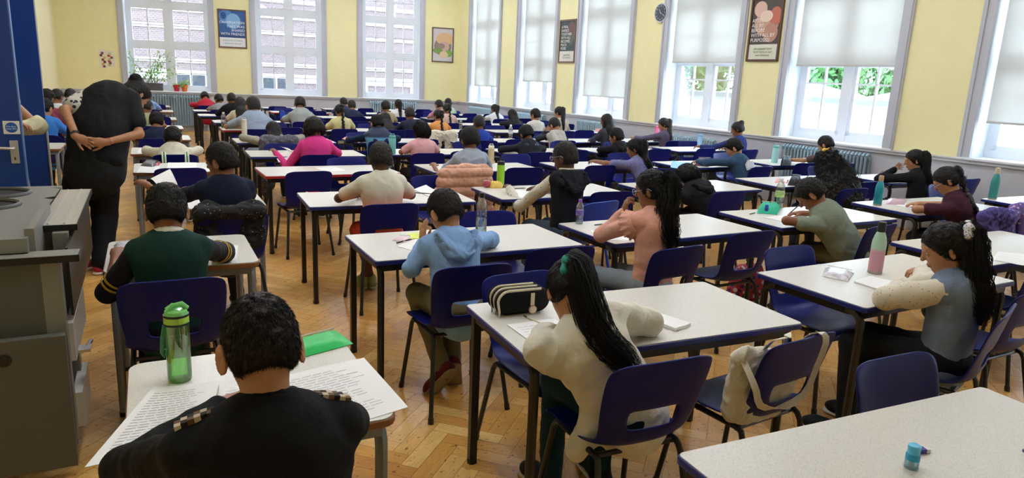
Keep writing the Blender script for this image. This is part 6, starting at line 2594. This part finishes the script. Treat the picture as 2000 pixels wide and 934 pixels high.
bot(771, 303, 'aqua bottle standing on the table in front of the padded jacket', tab='B5', r=.040, h=.24, body='#7fd0cf', cap='#57b3ae', kind='straight')
bot(477, 270, 'tall cream bottle at the left end of the checked shirt table', tab='A6', r=.034, h=.28, body='#ded6c4', cap='#d6cdb8', kind='straight')
bot(437, 250, 'clear bottle with pale lid at the blue-grey t-shirt table', tab='A7', r=.038, h=.24, body='#eceee8', cap='#ccd0c8', kind='clear', liquid=(.4, '#e4e8e0'))
bot(613, 224, 'bright blue bottle beside the light grey t-shirt', tab='A8', r=.04, h=.2, body='#2148c4', cap='#1a3aa6', kind='straight')
bot(818, 236, 'small clear bottle in the far rows beside the dark hooded jacket', tab='C7', r=.032, h=.2, body='#e8eef0', cap='#dfe6ea', kind='clear')
bot(887, 299, 'beige carton-shaped bottle by the thick-haired child', tab='B4', r=.034, h=.22, body='#cbb48c', cap='#e8e2d2', kind='straight')

# black pencil case with cream zips
a_, b_ = at_z(980, 622, TB), at_z(1072, 612, TB)
ax = unit(b_ - a_); ay = V3(-ax[1], ax[0], 0)
pc = empty('pencil_case', tuple(a_ + ax * .09), 0, 'black pencil case with cream zips on the cream jacket girl\'s table', 'pencil case')
o_ = a_ + ax * .0
bk = []
for k in range(3):
    y_ = .028 + .036 * k
    bk.append(rc(o_ + ax * .03 + ay * y_ + V3(0, 0, .055), o_ + ax * .17 + ay * y_ + V3(0, 0, .055), .052, .052, .012, w=ay, s=.42))
bk.append(rc(o_ + ax * .035 + ay * .06 + V3(0, 0, .028), o_ + ax * .165 + ay * .06 + V3(0, 0, .028), .0265, .0265, .02, w=V3(0, 0, 1), s=1.0))
V_, F_ = solid(bk, .0045)
V_[:, 2] = np.maximum(V_[:, 2], TB + .0008)
pl_ = np.array(pc.location)
link('case_body', np_mesh('case_body', V_ - pl_, [F_]), cloth('black canvas', '#131316', .8), pc)
crm = mat('cream zip tape', '#d9ceb2', .6)
for k in range(3):
    y_ = .010 + .036 * k + (.0 if k else -.004)
    pts = [o_ + ax * -.008 + ay * y_ + V3(0, 0, .02)] + [o_ + ax * (.03 - .046 * cos(t)) + ay * y_ + V3(0, 0, .060 + .046 * sin(t)) for t in np.linspace(.1, pi / 2, 6)] + [o_ + ax * .17 + ay * y_ + V3(0, 0, .106)]
    x = MB()
    x.tube([p - pl_ for p in pts], .0055, 8)
    x.build('zip', crm, pc, smooth=True)
    x = MB()
    x.obox(pts[0] - pl_ + V3(0, 0, -.012), ax, ay, V3(0, 0, 1), -.003, .003, -.0015, .0015, -.012, .012)
    x.build('zip_pull', M_steel, pc)
wt = empty('wrist_watch', tuple(o_ + ax * .12 + ay * -.02), 0, 'rose gold watch with cream strap lying over the black pencil case', 'watch')
wl_ = np.array(wt.location)
x = MB()
x.obox(o_ + ax * .112 + ay * -.022 - wl_, ax, -ay, V3(0, 0, 1), 0, .016, 0, .003, .05, .10)
x.build('strap', crm, wt)
x = MB()
n_ = 20
cc = o_ + ax * .120 + ay * -.027 + V3(0, 0, .034) - wl_
x.add([cc - ay * .004 + ax * .0165 * cos(2 * pi * q / n_) + V3(0, 0, .0165 * sin(2 * pi * q / n_)) for q in range(n_)] + [cc + ay * .004 + ax * .0165 * cos(2 * pi * q / n_) + V3(0, 0, .0165 * sin(2 * pi * q / n_)) for q in range(n_)],
      [tuple(range(n_)), tuple(range(2 * n_ - 1, n_ - 1, -1))] + [((q + 1) % n_, q, q + n_, (q + 1) % n_ + n_) for q in range(n_)])
x.build('watch_case', mat('rose gold', '#c9a07c', .3, .7), wt)
x = MB()
x.add([cc - ay * .0045 + ax * .013 * cos(2 * pi * q / n_) + V3(0, 0, .013 * sin(2 * pi * q / n_)) for q in range(n_)], [tuple(range(n_))])
x.build('watch_dial', mat('pale dial', '#e2d3bd', .4), wt)
paper_at(1303, 632, .10, .15, 15, 'small ring notebook by the right arm of the girl in the cream jacket', name='notebook', cat='notebook', group=None, th=.012)
pen(1043, 628, .14, 100, 'cream ruler-like strip under the cream jacket girl\'s arm', '#d6cdb4', name='ruler', cat='ruler')

# pouches, wrappers, sheets that the photograph shows one by one
M_film = mat('crinkled clear film', '#d5d3da', .2, var=.35, vscale=45)
pouch([(1605, 540), (1655, 551), (1668, 535), (1612, 524)], 'clear and pink plastic pencil pouch beside the mint bottle', '#e7dfe4', .02, m_=M_film)
pouch([(225, 492), (270, 497), (266, 475), (222, 480)], 'clear plastic pencil pouch on the green sweatshirt boy\'s desk', '#b7b4bd', .02, m_=M_film)
pouch([(766, 470), (790, 474), (804, 463), (780, 462)], 'pink and white sweet wrapper beside the yellow note', '#e4c9d2', .008, 'wrapper', 'wrapper')
pouch([(1730, 399), (1766, 401), (1772, 391), (1735, 389)], 'pinkish pouch between the teal flask and the maroon t-shirt', '#c7a3b0', .018)
pouch([(1478, 417), (1518, 420), (1526, 405), (1483, 402)], 'bright teal pencil case on the sage t-shirt table', '#35b490', .045)
pouch([(1355, 324), (1385, 325), (1390, 314), (1362, 313)], 'dark red patterned pencil case on the denim jacket table', '#5b3a48', .045)
pouch([(1524, 324), (1545, 324), (1546, 314), (1526, 313)], 'black pencil case next to the pale aqua bottle', '#1c1d22', .07)
pouch([(1512, 357), (1537, 359), (1541, 352), (1516, 350)], 'flat salmon pink pencil case left of the sage t-shirt boy\'s head', '#e6a79c', .022)
pouch([(1538, 362), (1560, 364), (1566, 352), (1544, 350)], 'black fluffy pencil case behind the sage t-shirt boy\'s head', '#17181c', .06)
pouch([(274, 320), (300, 323), (312, 313), (284, 311)], 'dark grey spectacle case on the fourth small desk', '#3a3d45', .018, 'spectacle_case', 'case')
pouch([(292, 322), (310, 322), (314, 316), (300, 315)], 'red pencil tin behind the spectacle case', '#b8323a', .008, 'pencil_tin')
pouch([(375, 208), (392, 209), (394, 204), (377, 203)], 'red pencil case on the farthest left table', '#8c2a3a', .02)
pouch([(272, 279), (287, 280), (288, 276), (274, 275)], 'red pencil case at the navy top boy\'s desk', '#c22c34', .03)
pouch([(1152, 256), (1174, 257), (1176, 251), (1155, 250)], 'coral pencil case beside the long black hair near the fourth pillar', '#cf8f88', .03)
pouch([(667, 271), (700, 280), (704, 276), (672, 268)], 'salmon pink folder edge in front of the padded jacket', '#ee8f8a', .012, 'folder', 'folder')
px_sheet([(800, 468), (830, 466), (826, 455), (797, 456)], 'yellow sticky note in front of the pale blue hooded top', name='sticky_note', cat='note', group=None, col=mat('yellow note paper', '#dbe66a', .7))
px_sheet([(775, 482), (820, 494), (835, 478), (812, 468)], 'sheets under the left arm of the boy in pale blue', lines=5)
px_sheet([(808, 372), (842, 387), (862, 381), (832, 363)], 'open magazine right of the boy in the dyed t-shirt', lines=6, name='magazine', cat='magazine', group=None, th=.008)
px_sheet([(1668, 552), (1722, 570), (1752, 556), (1700, 541)], 'folded booklet under the floral sleeve', lines=5, name='booklet', cat='booklet', group=None, th=.006, curl=.006)
px_sheet([(1750, 402), (1790, 410), (1800, 403), (1762, 397)], 'white sheet by the elbow of the girl in maroon', lines=4)
px_sheet([(1000, 385), (1050, 388), (1050, 373), (1008, 371)], 'white sheet in front of the boy in the black gilet', lines=4)
px_sheet([(1936, 508), (2015, 522), (2010, 498), (1950, 492)], 'white sheet at the right edge under the writing hand', lines=4)
px_sheet([(228, 511), (262, 518), (268, 500), (240, 497)], 'sheet on the left half of the green sweatshirt boy\'s desk', lines=3)
px_sheet([(448, 514), (462, 514), (465, 480), (440, 480)], 'sheet at the right elbow of the boy in green', lines=4)
px_sheet([(262, 338), (304, 338), (308, 326), (268, 326)], 'left printed sheet on the fourth small desk', lines=5)
px_sheet([(326, 333), (384, 333), (384, 318), (328, 318)], 'right blank sheet on the fourth small desk', lines=0)
px_sheet([(1280, 328), (1316, 334), (1326, 319), (1285, 315)], 'light blue folder at the left end of the denim jacket table', name='folder', cat='folder', group=None, col=mat('light blue card', '#8fc4ee', .6))
px_sheet([(268, 300), (290, 301), (292, 292), (272, 291)], 'sheet on the cream t-shirt boy\'s desk', lines=4)
pen(1178, 439, .15, 8, 'dark pencil beside the small purple-capped bottle', '#3c4250')
pen(790, 472, .13, 30, 'black pen by the sweet wrapper', '#1f2024')
pen(1012, 369, .16, 4, 'dark ruler edge in front of the gilet boy\'s hand', '#4a3f44', name='ruler', cat='ruler')
pen(829, 379, .15, -35, 'black pen lying on the open magazine', '#2c2c30', z=TB + .006)
pen(1470, 418, .10, 20, 'short grey pen left of the teal pencil case', '#56565a')
pen(288, 284, .12, 10, 'black pen on the cream t-shirt boy\'s desk', '#222226')
# glue stick, apple, crisp packet, sharpener, rubber, compass
p = at_z(1496, 417, TB)
t = empty('glue_stick', (p[0], p[1], TB), 0, 'blue glue stick standing in front of the teal pencil case', 'glue')
x = MB(); x.lathe([(.014, 0), (.014, .045)], 16); x.build('tube', mat('blue tube', '#1e3f9e', .35), t, smooth=True)
x = MB(); x.lathe([(.0125, .045), (.0125, .066), (.011, .068)], 16); x.build('cap', mat('mid blue cap', '#2c56c4', .35), t, smooth=True)
p = at_z(950, 366, TB)
t = empty('apple', (p[0], p[1], TB), 0, 'red apple beside the lime green bottle', 'apple')
V_, F_ = solid([ell((0, 0, .034), (.037, .037, .034), None, .01), ell((0, 0, .070), (.012, .012, .010), None, .02, sub=True)], .004)
link('fruit', np_mesh('fruit', V_, [F_]), mat('apple skin', '#b8505a', .35, var=.25, vscale=20), t)
x = MB(); x.tube([(0, 0, .058), (.003, 0, .078)], .0015, 6); x.build('stem', mat('apple stem', '#4a3524', .7), t)
p = at_z(957, 362, TB)
pouch_xy([(p[0] - .06, p[1] + .01), (p[0] + .06, p[1] + .02), (p[0] + .05, p[1] + .11), (p[0] - .07, p[1] + .10)], 'yellow and white snack packet behind the apple', '#e9c766', .05, 'snack_packet', 'packet')
p = at_z(1779, 914, TB)
t = empty('pencil_sharpener', (p[0], p[1], TB), .4, 'light blue see-through pencil sharpener on the corner table', 'sharpener')
x = MB(); x.lathe([(.0155, 0), (.017, .003), (.0165, .028)], 24); x.build('shavings_pot', glassy('pale blue clear', '#bfe6f2', .05, .5), t, smooth=True)
x = MB(); x.lathe([(.0172, .024), (.0172, .038), (.016, .040)], 24); x.build('collar', mat('cyan plastic', '#2f9fd0', .3), t, smooth=True)
x = MB(); x.lathe([(.0145, .038), (.0150, .056), (.0155, .057), (.0155, .062), (.012, .064)], 24); x.build('lid', mat('light cyan clear plastic', '#55bfe8', .2), t, smooth=True)
x = MB(); x.box(-.009, .009, -.006, .006, .008, .026); x.build('insert', mat('cream insert', '#e6e2d6', .5), t)
p = at_z(1797, 884, TB)
t = empty('rubber', (p[0], p[1], TB), radians(-20), 'white rubber in a blue and white sleeve behind the sharpener', 'eraser')
x = MB(); x.box(-.026, .024, -.0085, .0085, .0005, .012); x.build('rubber_block', mat('white rubber', '#e9e4e0', .7), t, bevel=.0015)
x = MB(); x.box(-.020, .012, -.0092, .0092, .0002, .0127); x.build('card_sleeve', mat('blue card sleeve', '#3a3f9e', .5), t)
p = at_z(1997, 895, TB)
t = empty('compass', (p[0] + .01, p[1], TB), 0, 'purple blue drawing compass cut off by the right edge', 'compass')
x = MB(); x.tube([(-.016, -.02, .001), (-.010, 0, .022)], .0015, 6); x.tube([(.05, -.01, .002), (-.010, 0, .022)], .0015, 6); x.build('compass_leg', mat('dark steel', '#5a5a60', .3, .6), t)
x = MB(); x.tube([(-.010, 0, .020), (.02, 0, .026)], .005, 8); x.tube([(.02, 0, .026), (.05, 0, .012)], .004, 8); x.build('grip', mat('purple blue plastic', '#4a48a8', .3), t, smooth=True)

# sheets held up in hands
def held(corners, label):
    """corners given as (pixel x, pixel y, room y)"""
    c = [at_y(a, b, y) for a, b, y in corners]
    ctr = sum(c) / 4
    nn_ = unit(np.cross(c[1] - c[0], c[3] - c[0]))
    M = MB()
    n = 6
    tp, bt = [], []
    for i in range(n + 1):
        for k in range(n + 1):
            u, v = i / n, k / n
            p = (c[0] * (1 - u) + c[1] * u) * (1 - v) + (c[3] * (1 - u) + c[2] * u) * v + nn_ * .012 * sin(pi * u)
            tp.append(p - ctr)
            bt.append(p - ctr - nn_ * .0008)
    N2 = (n + 1) ** 2
    fs = []
    for i in range(n):
        for k in range(n):
            a = i * (n + 1) + k
            fs += [(a, a + n + 1, a + n + 2, a + 1), (N2 + a, N2 + a + 1, N2 + a + n + 2, N2 + a + n + 1)]
    M.add(tp + bt, fs)
    o = M.build('paper_sheet', M_paper, None, tuple(ctr))
    return tag(o, label, 'paper')


held([(294, 349, 4.90), (311, 367, 4.78), (347, 361, 4.86), (332, 330, 4.98)], 'white sheet held up by the boy in the navy t-shirt')
held([(534, 301, 7.98), (544, 317, 7.80), (573, 313, 7.80), (562, 296, 7.98)], 'lower white sheet held by the child in the pink fleece')
held([(541, 285, 8.02), (565, 296, 7.92), (573, 299, 7.82), (560, 289, 8.02)], 'upper folded sheet held by the child in the pink fleece')

# one exam paper in front of every other pupil
skip = {'p1', 'p2', 'p3', 'p12', 'p18', 'p19', 'p14', 'p57', 'p49'}
rg = random.Random(8)
for k_, i_ in P.items():
    if k_ in skip: continue
    c = i_['C']
    w_ = .20 if i_['who'] else .2
    x_, y_ = c[0] + rg.uniform(-.03, .06), i_['vn'] + .20
    if i_['seat'][0] == 'S':
        q = [s for s in S_ if s[0] == i_['seat']][0]
        x_ = min(max(x_, q[1] + .14), q[1] + .52)
    if i_['seat'] in T:
        x_ = min(max(x_, T[i_['seat']][0] + .14), T[i_['seat']][0] + TW - .14)
    if k_[0] == 'q':
        x_ = max(x_, LW + .45)
    paper_xy(x_, y_, .21, .28, rg.uniform(-16, 16), 'exam paper in front of the ' + i_['who'], lines=9, z=TB, group=None)
    e = i_['W'][1]
    hd = i_['Hd'][1]
    pz = e + hd[0] * .075 + hd[1] * .012
    if e[2] < TB + .06:
        tipz = pz + V3(.0, .03, 0)
        tipz[2] = TB + .008
        d_ = unit(tipz - (pz + V3(.03, -.05, .09)))
        pen(0, 0, .13, 0, 'pen in the right hand of the ' + i_['who'], rg.choice(['#23252c', '#2b3c8c', '#3a3a3e', '#8a2f2f']), xyz=tipz - d_ * .065, dirv=d_)

# some loose papers on unused halves of tables
for (px_, py_, lab) in ((1330, 441, ''), (645, 331, 'white sheets on the red edged table in front of the pink fleece'), (1765, 292, ''), (905, 332, 'white sheet under the arm of the pale grey-blue t-shirt'), (1175, 325, 'white sheets beside the lavender spotted t-shirt'), (1395, 296, 'white sheet near the blue sleeve and hand'),
                        (405, 231, 'white sheets on the left table in front of the black top'), (394, 222, 'stack of sheets on the left table near the radiator'), (560, 215, 'sheets on the table left of the light grey t-shirt'), (1590, 313, 'white sheet on the table beside the window radiator'), (860, 306, 'sheet on the pink blouse table')):
    if lab:
        paper_at(px_, py_, .21, .29, rg.uniform(-20, 20), lab, lines=7, group=None)


# ------------------------------------------------------------------ coats and bags on chairs
def garment(label, name, cat, prims, m_, amp=.008, wl=.08, vox=.008, quilt=None, parts=()):
    V, F = solid(prims, vox)
    V[:, 2] = np.maximum(V[:, 2], .002)
    ctr = V.mean(0)
    ctr[2] = V[:, 2].min()
    Nn = vnormals(V, F)
    rn = np.random.default_rng(hash_s(label))
    d = wob(V, rn, wl, 5, True) * amp
    if quilt is not None:
        d = np.abs(np.sin(V[:, 2] * pi / quilt)) ** .5 * .022 - .012 + wob(V, rn, .05, 4) * .004
    V = V + Nn * d[:, None]
    o = link(name, np_mesh(name, V - ctr, [F]), m_, None, tuple(ctr))
    tag(o, label, cat)
    for nm, pr, mm in parts:
        V2, F2 = solid(pr, vox * .7)
        link(nm, np_mesh(nm, V2 - ctr, [F2]), mm, o)
    return o


# peach padded coat: hangs over the chair back and spreads forward over its seat
c = V3(2.50, 5.74, 0)
garment('peach padded coat draped over a chair beside the grey-blue t-shirt', 'padded_coat', 'coat',
        [rc(c + V3(-.17, 0, .80), c + V3(.17, 0, .80), .055, .055, .04), rc(c + V3(-.16, -.03, .78), c + V3(-.19, -.05, .45), .075, .095, .05, w=V3(0, 1, 0), s=.6), rc(c + V3(0, -.03, .78), c + V3(0, -.06, .38), .09, .10, .05, w=V3(0, 1, 0), s=.6),
         rc(c + V3(.16, -.03, .78), c + V3(.17, -.05, .42), .075, .085, .05, w=V3(0, 1, 0), s=.6), rc(c + V3(-.20, 0, .76), c + V3(-.30, -.05, .42), .065, .06, .04), rc(c + V3(0, .06, .76), c + V3(0, .09, .5), .10, .10, .05, w=V3(0, 1, 0), s=.5)],
        cloth('peach padded nylon', '#d9a48a', .5), quilt=.085)
c = V3(3.80, 9.62, 0)
garment('cream coat over a chair behind the orange top', 'coat', 'coat', [rc(c + V3(-.17, 0, .79), c + V3(.17, 0, .79), .05, .05, .04), rc(c + V3(-.12, -.02, .77), c + V3(-.14, -.04, .45), .09, .10, .05, w=V3(0, 1, 0), s=.5), rc(c + V3(.12, -.02, .77), c + V3(.13, -.04, .45), .09, .10, .05, w=V3(0, 1, 0), s=.5)],
        cloth('cream fleece', '#d9d0bb', .9), vox=.01)
c = V3(1.35, 8.60, 0)
c = V3(P['p44']['Hp'][0] - .02, P['p44']['Hp'][1] - .24, 0)
garment('dark grey speckled coat on the chair of the girl in the checked shirt', 'coat', 'coat', [rc(c + V3(-.17, 0, .79), c + V3(.17, 0, .79), .05, .05, .04), rc(c + V3(-.14, -.02, .77), c + V3(-.18, -.05, .30), .09, .11, .05, w=V3(0, 1, 0), s=.5), rc(c + V3(.12, -.02, .77), c + V3(.13, -.04, .35), .09, .10, .05, w=V3(0, 1, 0), s=.5)],
        dots_mat('grey speckled wool', '#5c5b66', '#83828f', 60, .3), vox=.01)
c = V3(P['p19']['Hp'][0] - .10, P['p19']['Hp'][1] - .24, 0)
garment('lavender cardigan over the chair behind the girl in maroon', 'cardigan', 'cardigan', [rc(c + V3(-.17, 0, .77), c + V3(.0, 0, .785), .032, .030, .03), rc(c + V3(.0, 0, .785), c + V3(.17, 0, .75), .030, .034, .03), rc(c + V3(-.10, -.02, .75), c + V3(-.15, -.05, .42), .08, .09, .05, w=V3(0, 1, 0), s=.35), rc(c + V3(.10, -.02, .74), c + V3(.09, -.04, .5), .07, .06, .05, w=V3(0, 1, 0), s=.35)],
        cloth('lavender knit', '#5a4f8f', .9), amp=.012)
c = at_z(1992, 408, .8); c[2] = 0
chair(c[0], c[1] + .24, 0, 'blue chair under the purple floral jacket at the right edge')
garment('purple floral jacket over a chair at the right edge', 'jacket', 'jacket', [rc(c + V3(-.19, .0, .72), c + V3(-.05, 0, .80), .035, .040, .03), rc(c + V3(-.05, 0, .80), c + V3(.17, 0, .79), .040, .040, .03), rc(c + V3(-.15, -.02, .70), c + V3(-.22, -.05, .45), .06, .05, .05, w=V3(0, 1, 0), s=.5), rc(c + V3(.08, -.02, .74), c + V3(.10, -.04, .4), .10, .10, .05, w=V3(0, 1, 0), s=.38)],
        dots_mat('purple floral cloth', '#6f5ba0', '#d8a8c8', 30, .28, dot2='#8fb0c0'))
c = V3(P['p3']['Hp'][0], P['p3']['Hp'][1] - .22, 0)
garment('black jacket with white print over the navy t-shirt boy\'s chair', 'jacket', 'jacket', [rc(c + V3(-.17, 0, .785), c + V3(.17, 0, .785), .035, .035, .03), rc(c + V3(-.12, .05, .77), c + V3(-.12, .05, .62), .08, .08, .04, w=V3(0, 1, 0), s=.4), rc(c + V3(.12, .05, .77), c + V3(.12, .05, .62), .08, .08, .04, w=V3(0, 1, 0), s=.4)],
        dots_mat('black printed cloth', '#141418', '#b9bac4', 46, .14))
# rucksack with green and white striped straps on P4's chair
i4 = P['p4']
c = V3(i4['Hp'][0], i4['Hp'][1] - .28, 0)
strm = mat('green strap', '#2f7a4a', .7)
stw = mat('pale strap stripe', '#d8ddc8', .7)
o = garment('black rucksack with green striped straps hanging on the cream t-shirt boy\'s chair', 'rucksack', 'bag', [rc(c + V3(-.10, -.06, .42), c + V3(.10, -.06, .42), .13, .13, .05, w=V3(0, 1, 0), s=.6), rc(c + V3(-.09, -.06, .60), c + V3(.09, -.06, .60), .10, .10, .05, w=V3(0, 1, 0), s=.6)],
            cloth('black rucksack nylon', '#1a1c22', .6), vox=.01)
ol = np.array(o.location)
for sx in (-.10, .10):
    for q, mm in ((-.013, stw), (0, strm), (.013, stw)):
        x = MB()
        x.tube([V3(c[0] + sx + q, c[1] - .075, .62) - ol, V3(c[0] + sx + q, c[1] - .03, .77) - ol, V3(c[0] + sx + q, c[1] + .03, .800) - ol, V3(c[0] + sx + q, c[1] + .07, .74) - ol, V3(c[0] + sx + q, c[1] + .06, .60) - ol], .007, 6)
        x.build('shoulder_strap', mm, o)
# red, white and blue rucksack on the floor
c = V3(4.10, 3.86, 0)
o = garment('red, white and blue patterned rucksack on the floor under a chair', 'rucksack', 'bag', [rc(c + V3(-.09, 0, .10), c + V3(.09, 0, .10), .095, .095, .04, w=V3(0, 1, 0), s=.75), rc(c + V3(-.07, 0, .22), c + V3(.07, 0, .22), .08, .08, .04, w=V3(0, 1, 0), s=.75)],
            dots_mat('red white and blue print', '#c23a48', '#2c3f7a', 26, .42, dot2='#d9dce6'))
ol = np.array(o.location)
x = MB(); x.tube([V3(c[0] - .03, c[1], .29) - ol, V3(c[0] - .02, c[1], .33) - ol, V3(c[0] + .02, c[1], .33) - ol, V3(c[0] + .03, c[1], .29) - ol], .006, 6); x.build('handle', M_black, o)
c = V3(5.15, 2.95, 0)
garment('dark rucksack on the floor behind the vest girl', 'rucksack', 'bag', [rc(c + V3(-.09, 0, .12), c + V3(.09, 0, .12), .10, .10, .04, w=V3(0, 1, 0), s=.75), rc(c + V3(-.07, 0, .26), c + V3(.07, 0, .26), .09, .09, .04, w=V3(0, 1, 0), s=.75)], cloth('black rucksack nylon', '#1a1c22', .6))

# cream tote bag: sack in front of the chair back, two long handles looped over the back
cx, cy = 2.02, T['A1'][1] - TD_ - .06
bk_y = cy - .235
crmc = cloth('cream cotton canvas', '#d8d2c0', .9)
o = garment('cream cotton tote bag hung on the empty chair right of the cream jacket girl', 'tote_bag', 'bag',
            [rc(V3(cx - .20, bk_y + .07, .70), V3(cx - .18, bk_y + .09, .50), .04, .05, .03, w=V3(0, 1, 0), s=.6), rc(V3(cx - .10, bk_y + .06, .66), V3(cx - .10, bk_y + .09, .50), .07, .08, .04, w=V3(0, 1, 0), s=.45), rc(V3(cx + .04, bk_y + .07, .62), V3(cx + .02, bk_y + .09, .50), .06, .07, .04, w=V3(0, 1, 0), s=.5)], crmc, amp=.006, vox=.006)
ol = np.array(o.location)


def ribbon(pts, w_, m_, name, parent, wdir):
    pts = spline(pts, 24)
    x = MB()
    wd = np.asarray(wdir, float)
    vs = []
    for i, p in enumerate(pts):
        t_ = pts[min(i + 1, 23)] - pts[max(i - 1, 0)]
        b_ = unit(wd - (wd @ unit(t_)) * unit(t_))
        n_ = unit(np.cross(t_, b_)) * .0015
        vs += [p + b_ * w_ / 2 + n_ - ol, p - b_ * w_ / 2 + n_ - ol, p - b_ * w_ / 2 - n_ - ol, p + b_ * w_ / 2 - n_ - ol]
    fs = []
    for i in range(23):
        for q in range(4):
            a, b2 = 4 * i + q, 4 * i + (q + 1) % 4
            fs.append((a, b2, b2 + 4, a + 4))
    fs += [(3, 2, 1, 0), (92, 93, 94, 95)]
    x.add(vs, fs)
    return x.build(name, m_, parent, smooth=True)


ribbon([V3(cx - .21, bk_y + .05, .70), V3(cx - .20, bk_y - .01, .62), V3(cx - .165, bk_y - .015, .545), V3(cx - .06, bk_y - .015, .520), V3(cx + .05, bk_y - .015, .555), V3(cx + .09, bk_y - .02, .66), V3(cx + .10, bk_y - .035, .76), V3(cx + .09, bk_y - .01, .785), V3(cx + .08, bk_y + .04, .74), V3(cx + .05, bk_y + .06, .64)], .026, crmc, 'handle', o, V3(1, -.2, 0))
ribbon([V3(cx - .12, bk_y + .06, .70), V3(cx - .10, bk_y + .03, .76), V3(cx - .07, bk_y - .005, .785), V3(cx - .03, bk_y + .03, .775), V3(cx + .0, bk_y + .06, .66)], .024, crmc, 'handle', o, V3(1, 0, .2))
